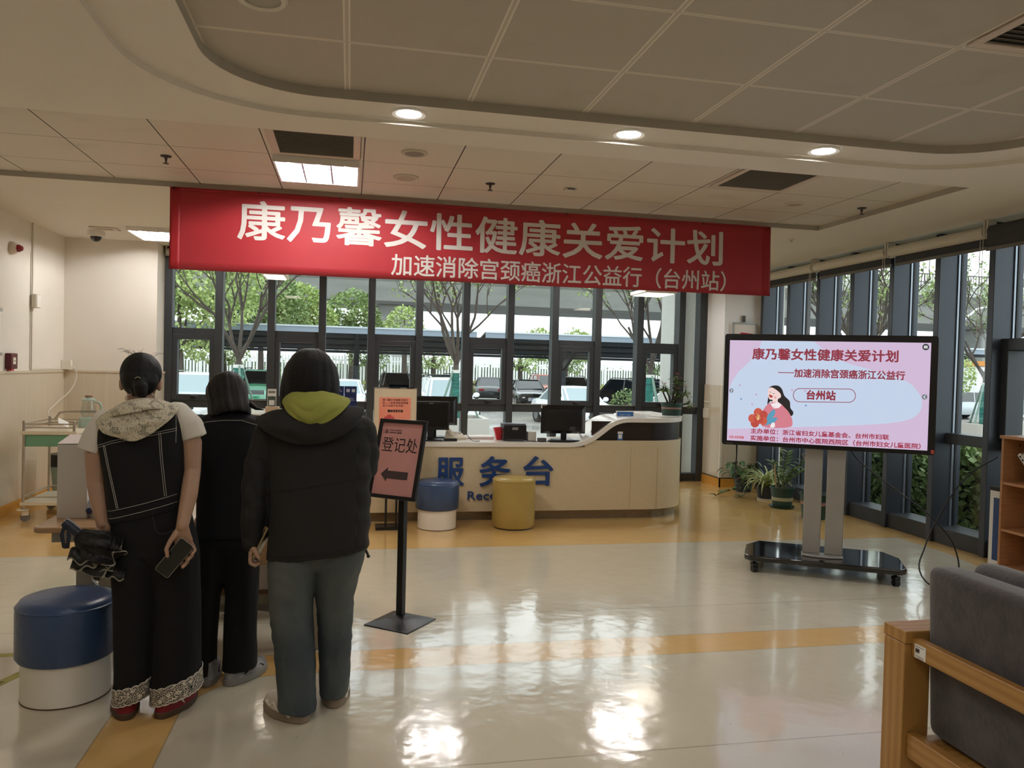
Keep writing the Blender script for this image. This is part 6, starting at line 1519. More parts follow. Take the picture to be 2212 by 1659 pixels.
def organic(mb, name, m, parent, voxel=.006, smooth=4, wr=0.0, ws=(9, 9, 3), seed=0.0, wr2=0.0, extra=None):
    """joins overlapping closed pieces into one continuous surface, smooths it, adds cloth folds"""
    o = mb.build(name, m, parent)
    r = o.modifiers.new('join', 'REMESH'); r.mode = 'VOXEL'; r.voxel_size = voxel; r.use_smooth_shade = True
    s = o.modifiers.new('smooth', 'SMOOTH'); s.factor = .5; s.iterations = smooth
    bpy.context.view_layer.update(); bake(o)
    me = o.data
    if wr or wr2:
        nr = [v.normal.copy() for v in me.vertices]
        for v, nn in zip(me.vertices, nr):
            p = v.co; q = Vector((p.x*ws[0]+seed, p.y*ws[1], p.z*ws[2]+seed*.7))
            d_ = wr*(mnoise.noise(q) + .5*mnoise.noise(q*2.1+Vector((3, 1, 2))))
            if wr2: d_ += wr2*(1-abs(mnoise.noise(Vector((p.x*14+p.z*6+seed, p.y*12, p.z*16-p.x*5)))*2))
            if extra: d_ *= extra(p)
            v.co = p + nn*d_
    if not me.materials: me.materials.append(m)
    me.shade_smooth(); me.update(); return o
def cap(mb, pts, rs, n_=14):
    """limb: tube through the joints with round ends"""
    P = [Vector(p) for p in pts]; sp, sr = [], []
    for i in range(len(P)-1):
        for k in range(4):
            t = k/4; sp.append(P[i].lerp(P[i+1], t)); sr.append(rs[i]*(1-t)+rs[i+1]*t)
    sp.append(P[-1]); sr.append(rs[-1])
    mb.tube(sp, 0, n_, True, sr)
    mb.sphere(P[0], rs[0]*.99, n_, 8); mb.sphere(P[-1], rs[-1]*.99, n_, 8)
    for p, r in zip(P[1:-1], rs[1:-1]): mb.sphere(p, r*.99, n_, 8)
def rings_(mb, rows, n_=36, power=2.4):
    """garment trunk from rows of (x left, x right, z left, z right, half depth, y centre)"""
    R_ = []
    for (xl, xr, zl, zr, ry, yc) in rows:
        xm, hw = (xl+xr)/2, (xr-xl)/2; ring = []
        for i in range(n_):
            a = 2*PI*i/n_; c_, s_ = math.cos(a), math.sin(a)
            cx_ = math.copysign(abs(c_)**(2/power), c_); sy_ = math.copysign(abs(s_)**(2/power), s_)
            ring.append((xm+hw*cx_, yc+ry*sy_, zl+(zr-zl)*(.5+.5*cx_)))
        R_.append(ring)
    mb.loft(R_)
def head_body(mb, c, M, s=1.0, neck=None, ears=True):
    """skull, jaw, nose, brow, lips and ears; faces local +Y"""
    c = Vector(c); f = lambda x, y, z: c + M @ (Vector((x, y, z))*s)
    mb.sphere(c, s, 22, 14, (.073, .088, .098), M)
    mb.sphere(f(0, .022, -.045), s, 20, 12, (.059, .067, .072), M)
    mb.sphere(f(0, .058, -.098), s, 12, 8, (.026, .022, .018), M)            # chin
    mb.tube([f(0, .082, .0), f(0, .101, -.036), f(0, .098, -.046)], 0, 8, True, [.009*s, .013*s, .010*s])   # nose
    mb.sphere(f(-.014, .09, -.046), .008*s, 8, 6); mb.sphere(f(.014, .09, -.046), .008*s, 8, 6)
    mb.sphere(f(0, .076, .018), s, 12, 6, (.048, .014, .010), M)              # brow
    mb.sphere(f(0, .082, -.070), s, 12, 6, (.022, .010, .009), M)             # lips
    if ears:
        for k in (-1, 1): mb.sphere(f(k*.076, -.006, -.022), s, 12, 8, (.012, .020, .033), M)
    if neck: cap(mb, [f(0, -.012, -.05), neck], [.052*s, .055*s])
def face_parts(c, M, s, parent):
    f = lambda x, y, z: Vector(c) + M @ (Vector((x, y, z))*s)
    for k in (-1, 1):
        e = MB().sphere(f(k*.030, .0705, -.004), .0105*s, 14, 8).build('eye', mat('eye_white', '#e6e2dc', .2), parent, 60)
        MB().sphere(f(k*.030, .0775, -.004), .0052*s, 10, 6).build('iris', mat('iris_dark', '#20150f', .15), e, 60)
        MB().tube([f(k*.014, .086, .020), f(k*.030, .086, .026), f(k*.046, .074, .020)], .0028*s, 6).build('eyebrow', m_hairb, parent, 60)
    MB().sphere(f(0, .0865, -.070), s, 12, 6, (.019, .008, .0065), M).build('lips', mat('lips', '#a65f56', .45), parent, 60)
def hand(mb, palm, fingers, thumb, r=.0088):
    """palm = loft rows of (centre, half width vector, half thickness vector); fingers = chains from knuckle to tip"""
    R_ = []
    for (c, w, t) in palm:
        c, w, t = Vector(c), Vector(w), Vector(t)
        R_.append([c + w*math.cos(2*PI*i/16) + t*math.sin(2*PI*i/16) for i in range(16)])
    mb.loft(R_)
    for i, ch in enumerate(fingers):
        k = (1.0, 1.05, 1.0, .86)[i % 4]; cap(mb, ch, [r*1.12*k, r*1.02*k, r*.94*k, r*.82*k][:len(ch)], 10)
    cap(mb, thumb, [r*1.6, r*1.25, r*1.1, r*.9][:len(thumb)], 10)
def surf_y(o):
    """returns f(x, z) -> y of the surface seen from the camera side (towards -Y)"""
    from mathutils.bvhtree import BVHTree
    bvh = BVHTree.FromPolygons([v.co.copy() for v in o.data.vertices], [tuple(p.vertices) for p in o.data.polygons])
    def f(x, z, dflt=None):
        h = bvh.ray_cast(Vector((x, 0, z)), Vector((0, 1, 0)))
        return h[0].y if h[0] is not None else dflt
    return f
def stitch(mb, f, pts, r=.0011, n_=14, off=.0006):
    P = []
    for i in range(len(pts)-1):
        for k in range(n_ + (i == len(pts)-2)):
            t = k/n_; x = pts[i][0]*(1-t)+pts[i+1][0]*t; z = pts[i][1]*(1-t)+pts[i+1][1]*t
            y = f(x, z)
            if y is not None: P.append((x, y-off, z))
    if len(P) > 1: mb.tube(P, r, 5)
def crescent(name, top, bot, m, parent, bulge=.03, rows=10, cols=30, th=.006, fold=.004, seed=0, curl=.0):
    """hood lying on the back: curved sheet hung between a neck line and a drooping lower line"""
    def curve(pts, t):
        k = len(pts)-1; f = t*k; i = min(int(f), k-1); u = f-i
        p = [Vector(pts[max(0, min(k, i+j))]) for j in (-1, 0, 1, 2)]
        return .5*((2*p[1]) + (p[2]-p[0])*u + (2*p[0]-5*p[1]+4*p[2]-p[3])*u*u + (3*p[1]-p[0]-3*p[2]+p[3])*u**3)
    vs = []; fs = []
    for i in range(cols+1):
        a, b = curve(top, i/cols), curve(bot, i/cols); w = math.sin(PI*i/cols)
        for j in range(rows+1):
            t = j/rows; p = a.lerp(b, t)
            p.y -= bulge*math.sin(PI*min(1, t*.92+.04))*w
            fo = fold*w*(math.sin(t*16+2*math.sin(i*.35+seed)) + .6*mnoise.noise(Vector((i*.4, t*5, seed))))
            p.y += fo; p.z += fo*.6
            vs.append(p)
    R = rows+1
    for i in range(cols):
        for j in range(rows): a = i*R+j; fs.append((a, a+R, a+R+1, a+1))
    o = MB().add(vs, fs).build(name, m, parent, 80)
    sd_ = o.modifiers.new('thick', 'SOLIDIFY'); sd_.thickness = th; sd_.offset = 1
    sb = o.modifiers.new('sub', 'SUBSURF'); sb.levels = 1; sb.render_levels = 1
    return o
def shoe(parent, heel, ang, L, wd, m_up, m_sole, stripes=None, sole_h=.028, h=.085, name='shoe', toe_m=None):
    """heel point on the floor, toe direction ang (degrees from +Y, positive to the left)"""
    M = Matrix.Rotation(math.radians(ang), 3, 'Z'); T = Vector(heel)
    def outline(k, y0=0, y1=1):
        pts = []
        for i in range(28):
            a = 2*PI*i/28; s_, c_ = math.sin(a), math.cos(a)
            y = (.5-.5*c_); w = wd/2*(abs(s_)**.62)*(0.80+.34*math.sin(PI*min(1, y*.95+.05))*(1 if y > .45 else .75))*k
            pts.append((math.copysign(w, s_), y*L*(1 if k <= 1 else k) - (0 if k <= 1 else (k-1)*L*.5)))
        return pts
    so = MB().prism(outline(1.04), 0, sole_h, M, T).build('sole', m_sole, None, bevel=.005)
    R_ = []
    for (z, k, sh, fr) in ((sole_h-.004, 1.0, 0, 1.0), (sole_h+.015, .985, 0, .985), (sole_h+.035, .90, .004, .93), (sole_h+.052, .76, .008, .62), (h, .62, .012, .46), (h+.012, .58, .012, .42)):
        ring = []
        for (x, y) in outline(1.0): ring.append(M @ Vector((x*k, sh + y*fr, z)) + T)
        R_.append(ring)
    up = MB().loft(R_).build(name, m_up, parent, 70)
    so.parent = up
    if stripes:
        for i in range(3):
            for sg in (-1, 1):
                y = L*(.36+.085*i); mbs = MB()
                pts = [(sg*wd*.5*.99, y+.02, sole_h+.002), (sg*wd*.5*.985, y+.008, sole_h+.018), (sg*wd*.5*.87, y-.006, sole_h+.040)]
                mbs.tube([M @ Vector(p) + T for p in pts], .0042, 6); mbs.build('stripe', stripes, up, 60)
    return up
I3 = Matrix.Identity(3)
# ------------------------------------------------------------------ woman with the lace hood
A = thing('person', 'woman with tied-up black hair, lace hood and black denim vest holding a phone behind her', 'person', (0, 0, 0))
HA = Vector((-.908, 3.715, 1.452)); MA = Matrix.Rotation(math.radians(8), 3, 'Z') @ Matrix.Rotation(math.radians(-14), 3, 'X')
b = MB()
head_body(b, HA, MA, 1.0, Vector((-.905, 3.69, 1.325)))
rings_(b, [(-.98, -.72, .80, .82, .085, 3.69), (-.99, -.74, 1.0, 1.02, .085, 3.69), (-1.03, -.76, 1.2, 1.23, .085, 3.69), (-1.01, -.79, 1.26, 1.29, .06, 3.69), (-.955, -.855, 1.30, 1.325, .045, 3.69)], 24, 2)
cap(b, [(-1.045, 3.69, 1.250), (-1.078, 3.685, 1.12), (-1.074, 3.675, 1.0), (-1.058, 3.66, .92), (-1.036, 3.64, .825)], [.052, .047, .038, .036, .026])
cap(b, [(-.745, 3.70, 1.285), (-.688, 3.69, 1.17), (-.678, 3.665, 1.05), (-.680, 3.610, .95), (-.692, 3.540, .830)], [.050, .045, .036, .036, .0255])
# right hand: palm towards the viewer, phone lying on it, fingertips round its far edge
hand(b, [((-.692, 3.539, .835), (.025, 0, 0), (0, .019, 0)), ((-.691, 3.543, .805), (.032, 0, -.002), (0, .016, 0)), ((-.688, 3.547, .775), (.039, 0, -.006), (0, .014, 0)), ((-.686, 3.55, .750), (.038, 0, .004), (0, .011, 0)), ((-.684, 3.55, .738), (.034, 0, .006), (0, .007, 0))],
     [[(-.714, 3.55, .746), (-.708, 3.553, .708), (-.694, 3.549, .672), (-.686, 3.533, .652)],
      [(-.695, 3.552, .743), (-.682, 3.554, .706), (-.668, 3.54, .676), (-.681, 3.509, .660)],
      [(-.677, 3.551, .750), (-.662, 3.553, .722), (-.649, 3.537, .702), (-.661, 3.509, .690)],
      [(-.660, 3.547, .762), (-.648, 3.549, .742), (-.637, 3.533, .724), (-.645, 3.509, .714)]],
     [(-.716, 3.535, .800), (-.736, 3.517, .768), (-.748, 3.508, .738), (-.742, 3.5055, .709)])
# left hand gripping the folded umbrella
hand(b, [((-1.034, 3.638, .83), (.025, 0, .004), (0, .019, 0)), ((-1.026, 3.640, .80), (.033, 0, .010), (0, .016, 0)), ((-1.016, 3.648, .772), (.038, 0, .014), (0, .014, 0)), ((-1.008, 3.655, .75), (.036, 0, .014), (0, .010, 0))],
     [[(-1.036, 3.657, .745), (-1.035, 3.650, .715), (-1.034, 3.622, .700), (-1.036, 3.600, .705)],
      [(-1.017, 3.660, .742), (-1.013, 3.652, .708), (-1.012, 3.622, .692), (-1.014, 3.598, .698)],
      [(-.998, 3.660, .745), (-.992, 3.652, .712), (-.990, 3.622, .695), (-.992, 3.598, .700)],
      [(-.980, 3.656, .752), (-.973, 3.648, .722), (-.970, 3.622, .706), (-.973, 3.602, .708)]],
     [(-1.050, 3.632, .80), (-1.062, 3.610, .775), (-1.058, 3.592, .758), (-1.046, 3.580, .748)])
cap(b, [(-.90, 3.69, .78), (-.91, 3.68, .45), (-.905, 3.64, .08)], [.075, .055, .038]); cap(b, [(-.75, 3.69, .78), (-.74, 3.68, .45), (-.735, 3.63, .08)], [.075, .055, .038])
organic(b, 'body', m_skin_, A, .0036, 3)
face_parts(HA, MA, 1.0, A)
h = MB(); fA = lambda x, y, z: HA + MA @ Vector((x, y, z))
h.sphere(fA(0, -.018, .022), 1, 26, 16, (.0865, .090, .094), MA); h.sphere(fA(0, -.050, -.015), 1, 22, 14, (.077, .060, .075), MA)
h.sphere(fA(.004, -.105, -.040), 1, 16, 10, (.030, .026, .028), MA)
h.tube([fA(.004, -.112, -.035), fA(.012, -.125, -.062), fA(.016, -.118, -.090), fA(.026, -.105, -.108)], 0, 12, True, [.022, .030, .026, .008])
h.tube([fA(-.02, -.092, -.06), fA(-.012, -.088, -.085)], 0, 8, True, [.02, .006])
organic(h, 'hair', m_hairb, A, .005, 3, .0022, (34, 34, 12), 2)
rnd = random.Random(4); fw = MB()
for k in range(26):
    a = rnd.uniform(-1.4, 1.4); p0 = fA(.05*math.sin(a), -.02+rnd.uniform(-.05, .04), .108); p1 = p0 + Vector((.035*math.sin(a)+rnd.uniform(-.02, .02), rnd.uniform(-.02, .02), rnd.uniform(.006, .02)))
    fw.tube([p0 - Vector((0, 0, .006)), p0.lerp(p1, .5)+Vector((0, 0, .006)), p1], .0005, 3)
fw.build('loose_hairs', m_hairb, A)
MB().tube([fA(-.012, -.128, -.026), fA(0, -.134, -.020), fA(.012, -.130, -.024)], .0022, 6).build('hair_tie', mat('tie_silver', '#c9c0ae', .3, .8), A, 60)
nk = MB(); nk.tube([(-.905+.058*math.cos(t), 3.688+.062*math.sin(t), 1.372-.022*math.sin(t)+.010*math.cos(t)) for t in [2*PI*i/30 for i in range(31)]], .0022, 6); nk.build('necklace', mat('pearl', '#d9d2c6', .25), A, 60)
ts = MB()
rings_(ts, [(-1.00, -.72, .90, .92, .098, 3.69), (-1.03, -.745, 1.15, 1.17, .10, 3.69), (-1.035, -.750, 1.262, 1.298, .085, 3.69), (-.985, -.82, 1.318, 1.345, .066, 3.69)], 28, 2.2)
for a_, b_, c_ in (((-1.040, 3.69, 1.258), (-1.078, 3.686, 1.195), (-1.098, 3.684, 1.135)), ((-.752, 3.70, 1.293), (-.698, 3.694, 1.245), (-.677, 3.69, 1.192))):
    ts.sphere(a_, .062, 16, 10); ts.sphere(b_, .060, 16, 10); ts.tube([a_, b_, c_], 0, 20, True, [.060, .060, .058])
o_ts = organic(ts, 't_shirt', m_tee, A, .006, 3, .004, (16, 16, 8), 5)
v_ = MB()
VR = [(-1.012, -.705, .822, .895, .128, 3.69), (-1.022, -.706, .90, .955, .128, 3.69), (-1.035, -.708, 1.0, 1.04, .126, 3.69), (-1.052, -.712, 1.10, 1.13, .122, 3.69), (-1.068, -.718, 1.17, 1.205, .115, 3.69), (-1.072, -.722, 1.225, 1.265, .105, 3.69), (-1.058, -.735, 1.268, 1.312, .085, 3.69), (-1.0, -.80, 1.30, 1.340, .068, 3.69), (-.965, -.845, 1.315, 1.35, .055, 3.69)]
rings_(v_, VR, 40, 2.9)
o_v = organic(v_, 'denim_vest', m_denimb, A, .006, 3, .004, (7, 7, 5), 1)
fV = surf_y(o_v); st = MB()
q = lambda u, v: (-.909+(u-298)*.001835+.000045*(v-900), 1.3035-(v-895)*.001944+ (u-298)*.00005)
def px(*pts): return [q(*p) for p in pts]
for dy in (0, 5): stitch(st, fV, px((209, 966+dy), (255, 952+dy), (300, 944+dy), (345, 936+dy), (391, 928+dy)))
for dx in (0, 4): stitch(st, fV, px((233+dx, 962), (248+dx, 1035), (263+dx, 1101))); stitch(st, fV, px((355+dx, 936), (360+dx, 1000), (368+dx, 1077)))
stitch(st, fV, px((236, 1110), (315, 1093), (392, 1075))); stitch(st, fV, px((238, 1127), (315, 1110), (394, 1092)))
stitch(st, fV, px((199, 908), (199, 945), (209, 966))); stitch(st, fV, px((387, 886), (390, 928), (390, 960)))
st.build('stitching', m_stitch, o_v)
crescent('lace_hood', [(-1.068, 3.655, 1.275), (-.985, 3.60, 1.330), (-.89, 3.585, 1.362), (-.80, 3.61, 1.362), (-.735, 3.66, 1.330)],
         [(-1.068, 3.64, 1.270), (-1.02, 3.575, 1.225), (-.965, 3.568, 1.205), (-.898, 3.565, 1.192), (-.83, 3.568, 1.222), (-.765, 3.58, 1.275), (-.735, 3.645, 1.325)], m_lace, A, .032, 12, 34, .005, .0038, 1)
crescent('lace_hood_edge', [(-1.05, 3.64, 1.288), (-.97, 3.588, 1.345), (-.89, 3.575, 1.374), (-.81, 3.60, 1.374), (-.74, 3.65, 1.342)],
         [(-1.05, 3.63, 1.262), (-.97, 3.545, 1.298), (-.89, 3.525, 1.318), (-.82, 3.545, 1.328), (-.74, 3.63, 1.322)], m_lace, A, .022, 8, 30, .005, .003, 3)
tr = MB()
rings_(tr, [(-1.008, -.712, .90, .94, .118, 3.69), (-1.012, -.690, .84, .86, .124, 3.69), (-1.012, -.668, .77, .77, .130, 3.69), (-1.010, -.655, .69, .69, .132, 3.69), (-.96, -.70, .62, .62, .090, 3.69)], 36, 2.6)
rings_(tr, [(-1.011, -.80, .77, .77, .118, 3.69), (-1.008, -.805, .66, .66, .130, 3.69), (-1.0, -.822, .48, .48, .105, 3.685), (-.990, -.829, .34, .34, .104, 3.675), (-.980, -.829, .18, .17, .108, 3.66), (-.976, -.826, .075, .105, .112, 3.645)], 32, 2.4)
rings_(tr, [(-.86, -.668, .77, .77, .118, 3.69), (-.85, -.651, .66, .66, .130, 3.69), (-.832, -.640, .48, .48, .106, 3.685), (-.8275, -.634, .34, .34, .106, 3.67), (-.827, -.627, .18, .19, .112, 3.655), (-.826, -.622, .07, .125, .118, 3.64)], 32, 2.4)
o_tr = organic(tr, 'trousers', m_blackc, A, .006, 3, .007, (11, 11, 2.0), 3)
fT = surf_y(o_tr); st = MB()
stitch(st, fT, px((341, 1115), (349, 1150), (356, 1160), (372, 1160), (392, 1152)), .0008); st.build('pocket_stitch', mat('dim_stitch', '#55534f', .8), o_tr)
def hem_band(rows, name):
    R_ = []
    for k in range(7):
        t = k/6; (xl, xr, zl, zr, ry, yc) = [rows[0][i]*(1-t)+rows[1][i]*t for i in range(6)]
        ring = []
        for i in range(72):
            a = 2*PI*i/72; c_, s_ = math.cos(a), math.sin(a); cx_ = math.copysign(abs(c_)**(2/2.4), c_); sy_ = math.copysign(abs(s_)**(2/2.4), s_)
            sc_ = .006*abs(math.sin(a*9)) if k == 6 else (-.004*abs(math.sin(a*24)) if k == 0 else 0)
            ring.append(((xl+xr)/2+(xr-xl)/2*cx_, yc+ry*sy_, zl+(zr-zl)*(.5+.5*cx_)+sc_))
        R_.append(ring)
    o = MB().loft(R_, cap=False).build(name, m_lacehem, o_tr, 60); o.modifiers.new('t', 'SOLIDIFY').thickness = .002
    tb_ = MB()
    for rr_ in (R_[-1], R_[0]): tb_.tube(rr_ + [rr_[0]], .0022, 5)
    tb_.build('lace_edging', m_tee, o, 60)
hem_band([(-.981, -.823, .052, .088, .117, 3.645), (-.984, -.824, .115, .150, .116, 3.652)], 'lace_hem')
hem_band([(-.830, -.617, .042, .105, .123, 3.64), (-.831, -.621, .105, .172, .119, 3.648)], 'lace_hem')
m_redsh = mat('shoe_red', '#7d1120', .6, bump=.1, bscale=200); m_gum = mat('gum_sole', '#4d3a2c', .6); m_strw = mat('stripe_white', '#d8d3c9', .6)
shoe(A, (-.905, 3.54, 0), 16, .25, .10, m_redsh, m_gum, m_strw); shoe(A, (-.775, 3.532, 0), -24, .25, .10, m_redsh, m_gum, m_strw)
MB().tube([(-1.005+.032*math.cos(t), 3.638+.026*math.sin(t), .787+.012*math.cos(t)) for t in [2*PI*i/24 for i in range(25)]], .0016, 5).build('bracelet', mat('bracelet', '#c59a6a', .3, .7), A)
# phone in her right hand
def phone(label, corners, th, y, m_edge, tilt=None):
    t = thing('mobile_phone', label, 'phone', (0, 0, 0))
    c0 = Vector((sum(p[0] for p in corners)/4, y, sum(p[1] for p in corners)/4))
    lx = Vector((corners[1][0]-corners[0][0], 0, corners[1][1]-corners[0][1])); ly = Vector((corners[2][0]-corners[1][0], 0, corners[2][1]-corners[1][1]))
    wv_, lv = lx.length, ly.length; lx.normalize(); ly.normalize(); nz_ = lx.cross(ly)
    M_ = Matrix((lx, ly, nz_)).transposed()
    MB().prism(rrect(wv_, lv, .011, 5), -th/2, th/2, M_, c0).build('case', m_edge, t, bevel=.0015)
    s_ = -1 if nz_.y > 0 else 1
    MB().prism(rrect(wv_-.004, lv-.004, .009, 5), min(s_*(th/2), s_*(th/2+.0005)), max(s_*(th/2), s_*(th/2+.0005)), M_, c0).build('screen', mat('phone_screen', '#08080a', .08, spec=.6), t)
    return t
phone('black phone with a silver edge in the hand of the lace-hooded woman', [(-.692, .786), (-.639, .741), (-.745, .607), (-.798, .652)], .008, 3.526, mat('phone_silver', '#b9b4ae', .25, .8))
# folded umbrella in her left hand
um = thing('umbrella', 'folded black umbrella with pale edging and a navy handle in her left hand', 'umbrella', (0, 0, 0))
U0, U1 = Vector((-1.172, 3.60, .842)), Vector((-.958, 3.585, .655)); ua = (U1-U0).normalized(); us = Vector((0, 1, 0)); us = (us-ua*us.dot(ua)).normalized(); ut = ua.cross(us)
m_umb = mat('umbrella_cloth', '#12110f', .55, bump=.2, bscale=40); m_edg = mat('umbrella_edge', '#8b887c', .7)
MB().tube([U0, U0+ua*.02, U0+ua*.09], 0, 18, True, [.020, .022, .019]).build('handle', mat('umbrella_navy', '#1b2233', .5), um, 40)
MB().tube([U0-ua*.003, U0+ua*.001], .017, 18).build('end_cap', mat('cap_silver', '#a9a294', .3, .8), um, 40)
lp_ = MB(); P_ = [U0+ua*.012+ut*.0-us*.02, U0+Vector((-.004, -.022, -.05)), U0+Vector((.006, -.02, -.105)), U0+Vector((.016, -.018, -.108)), U0+Vector((.022, -.02, -.06)), U0+ua*.03-us*.02]
for i in range(len(P_)-1): lp_.add([P_[i]+Vector((-.008, 0, 0)), P_[i]+Vector((.008, 0, 0)), P_[i+1]+Vector((.008, 0, 0)), P_[i+1]+Vector((-.008, 0, 0))], [(0, 1, 2, 3)])
so2 = lp_.build('strap', mat('umbrella_navy', '#1b2233', .5), um); so2.modifiers.new('t', 'SOLIDIFY').thickness = .002
uR = []; NU = 96
for k in range(15):
    t = k/14; c_ = U0 + ua*(.075 + .185*t); r0_ = .022+.052*math.sin(PI*min(.62, t*.62+.02))**1.1 + .012*t
    ring = []
    for i in range(NU):
        a = 2*PI*i/NU; tw = a + t*1.1
        rr_ = r0_*(1+.20*math.sin(8*tw)*(0.25+t)+.10*math.sin(17*tw+3*t)+.12*mnoise.noise(Vector((math.cos(a)*2, math.sin(a)*2, t*4))))
        ring.append(c_ + (us*math.cos(a)+ut*math.sin(a))*rr_ + ua*.020*t*math.sin(8*tw+1.3))
    uR.append(ring)
MB().loft(uR).build('canopy', m_umb, um, 70)
def ribbon(mb, pts, w, d_):
    d_ = Vector(d_).normalized()*w/2; P = [Vector(p) for p in pts]
    for i in range(len(P)-1): mb.add([P[i]-d_, P[i+1]-d_, P[i+1]+d_, P[i]+d_], [(0, 1, 2, 3)])
eb = MB(); ribbon(eb, [p + (p-(U0+ua*.26)).normalized()*.0015 for p in uR[-1]] + [uR[-1][0]], .008, ua)
rnd = random.Random(2)
flaps = []
for k, (cx_, cz_, L_, am, ph) in enumerate(((-1.135, .700, .115, .012, 0), (-1.125, .655, .10, .008, 1.2), (-1.05, .690, .085, .016, 2.2), (-1.07, .635, .11, .007, .6), (-1.0, .625, .08, .008, 2.6), (-1.0, .72, .07, .014, 3.4))):
    pts = [(cx_ + L_*i/14, 3.508 + .004*k + .010*abs(i-7)/7, cz_ + am*math.sin(i*.75+ph) + (.018*i/14)*(1 if k % 2 else -1)) for i in range(15)]
    ribbon(eb, pts, .0075, (0, -.3, 1)); flaps.append(pts)
eo = eb.build('edging', m_edg, um); eo.modifiers.new('t', 'SOLIDIFY').thickness = .0012
fb = MB()
for pts in flaps:
    top_ = [Vector(p)+Vector((.004, .028, .040)) for p in pts]
    for i in range(len(pts)-1): fb.add([Vector(pts[i]), Vector(pts[i+1]), top_[i+1], top_[i]], [(0, 1, 2, 3)])
fo_ = fb.build('canopy_folds', m_umb, um, 60); fo_.modifiers.new('t', 'SOLIDIFY').thickness = .0015
# ------------------------------------------------------------------ woman in navy between the two
B = thing('person', 'woman with a brown-black bob in a navy jacket with pale piping, standing at the table', 'person', (0, 0, 0))
HB = Vector((-.585, 3.985, 1.375)); MBm = Matrix.Rotation(math.radians(24), 3, 'Z') @ Matrix.Rotation(math.radians(-26), 3, 'X')
b = MB(); head_body(b, HB, MBm, 1.0, Vector((-.575, 3.95, 1.27)))
rings_(b, [(-.69, -.46, .75, .75, .08, 3.96), (-.70, -.45, 1.1, 1.1, .08, 3.96), (-.66, -.49, 1.25, 1.26, .07, 3.96)], 24, 2)
cap(b, [(-.70, 3.97, 1.23), (-.735, 4.04, 1.0), (-.67, 4.24, .79)], [.045, .036, .026]); cap(b, [(-.445, 3.97, 1.235), (-.41, 4.04, 1.0), (-.50, 4.24, .79)], [.045, .036, .026])
for sx, x0 in ((1, -.665), (-1, -.505)):
    hand(b, [((x0, 4.24, .785), (.025, 0, 0), (0, .008, .017)), ((x0+.004*sx, 4.27, .755), (.034, 0, 0), (0, .006, .014)), ((x0+.006*sx, 4.305, .735), (.038, 0, 0), (0, .004, .012))],
         [[(x0+dx, 4.305, .735), (x0+dx, 4.335, .732), (x0+dx, 4.36, .722), (x0+dx, 4.375, .712)] for dx in (-.027, -.009, .009, .027)], [(x0+.03*sx, 4.26, .755), (x0+.045*sx, 4.285, .735), (x0+.047*sx, 4.31, .722), (x0+.044*sx, 4.325, .716)])
cap(b, [(-.65, 3.96, .75), (-.655, 3.95, .4), (-.655, 3.94, .08)], [.075, .055, .038]); cap(b, [(-.51, 3.96, .75), (-.51, 3.95, .4), (-.505, 3.93, .08)], [.075, .055, .038])
organic(b, 'body', m_skin_, B, .0045, 3); face_parts(HB, MBm, 1.0, B)
fB = lambda x, y, z: HB + MBm @ Vector((x, y, z))
def bob(c, M, name, m, parent, prof, gap=62, th=.016, wr=.004, seed=0, fl=0):
    """bobbed hair open at the face: rows of (z, half width, half depth, y offset)"""
    vs = []; fs = []; n_ = 44; a0 = math.radians(90+gap); a1 = math.radians(450-gap); rows = []
    for (z, hw, hd, yo, op) in prof:
        row = []
        for i in range(n_+1):
            a = a0+(a1-a0)*i/n_ if op else 2*PI*i/n_ + PI/2
            k = 1+wr/hw*mnoise.noise(Vector((a*6, z*5, seed)))*1.6
            row.append(Vector(c) + M @ Vector((hw*math.cos(a)*k, yo+hd*math.sin(a)*k, z)))
        rows.append(row)
    for r in rows: vs += r
    for j in range(len(rows)-1):
        for i in range(n_): k = j*(n_+1)+i; fs.append((k, k+1, k+n_+2, k+n_+1))
    o = MB().add(vs, fs).build(name, m, parent, 80)
    sd_ = o.modifiers.new('thick', 'SOLIDIFY'); sd_.thickness = th; sd_.offset = -1
    ss_ = o.modifiers.new('sub', 'SUBSURF'); ss_.levels = 1; ss_.render_levels = 1
    return o
PB = [(-.128, .088, .090, -.022, 1), (-.105, .096, .098, -.016, 1), (-.075, .096, .100, -.011, 1), (-.05, .092, .098, -.008, 1), (-.015, .097, .103, -.004, 1), (.025, .096, .104, -.002, 1), (.06, .088, .10, .0, 1), (.085, .072, .088, .0, 0), (.103, .046, .062, -.004, 0), (.112, .012, .018, -.006, 0)]
bob(HB, MBm, 'hair', m_hairw, B, PB, 56, .016, .006, 3)
lk = MB(); rnd = random.Random(12)
for k in range(0):
    a = math.radians(rnd.uniform(165, 375)); p0 = fB(.092*math.cos(a), -.01+.10*math.sin(a), -.03); p1 = fB(.095*math.cos(a), -.01+.10*math.sin(a), -.085); p2 = fB(.098*math.cos(a)+rnd.uniform(-.02, .02), -.01+.10*math.sin(a), -.118+rnd.uniform(-.015, .01))
    lk.tube([p0, p1, p2], 0, 6, True, [.010, .012, .002])
lk.tube([fB(.085, -.06, -.07), fB(.11, -.07, -.10), fB(.145, -.07, -.108)], 0, 6, True, [.014, .009, .002])
lk.build('hair_ends', m_hairw, B, 70)
gl = MB()
for k in (-1, 1):
    gl.tube([fB(k*.03+.022*math.cos(t), .094, -.006+.019*math.sin(t)) for t in [2*PI*i/20 for i in range(21)]], .0014, 5); gl.tube([fB(k*.052, .093, 0), fB(k*.080, .02, .002), fB(k*.082, -.01, -.012)], .0016, 5)
gl.tube([fB(-.008, .096, -.002), fB(.008, .096, -.002)], .0014, 5); gl.build('glasses', m_black, B, 60)
j = MB()
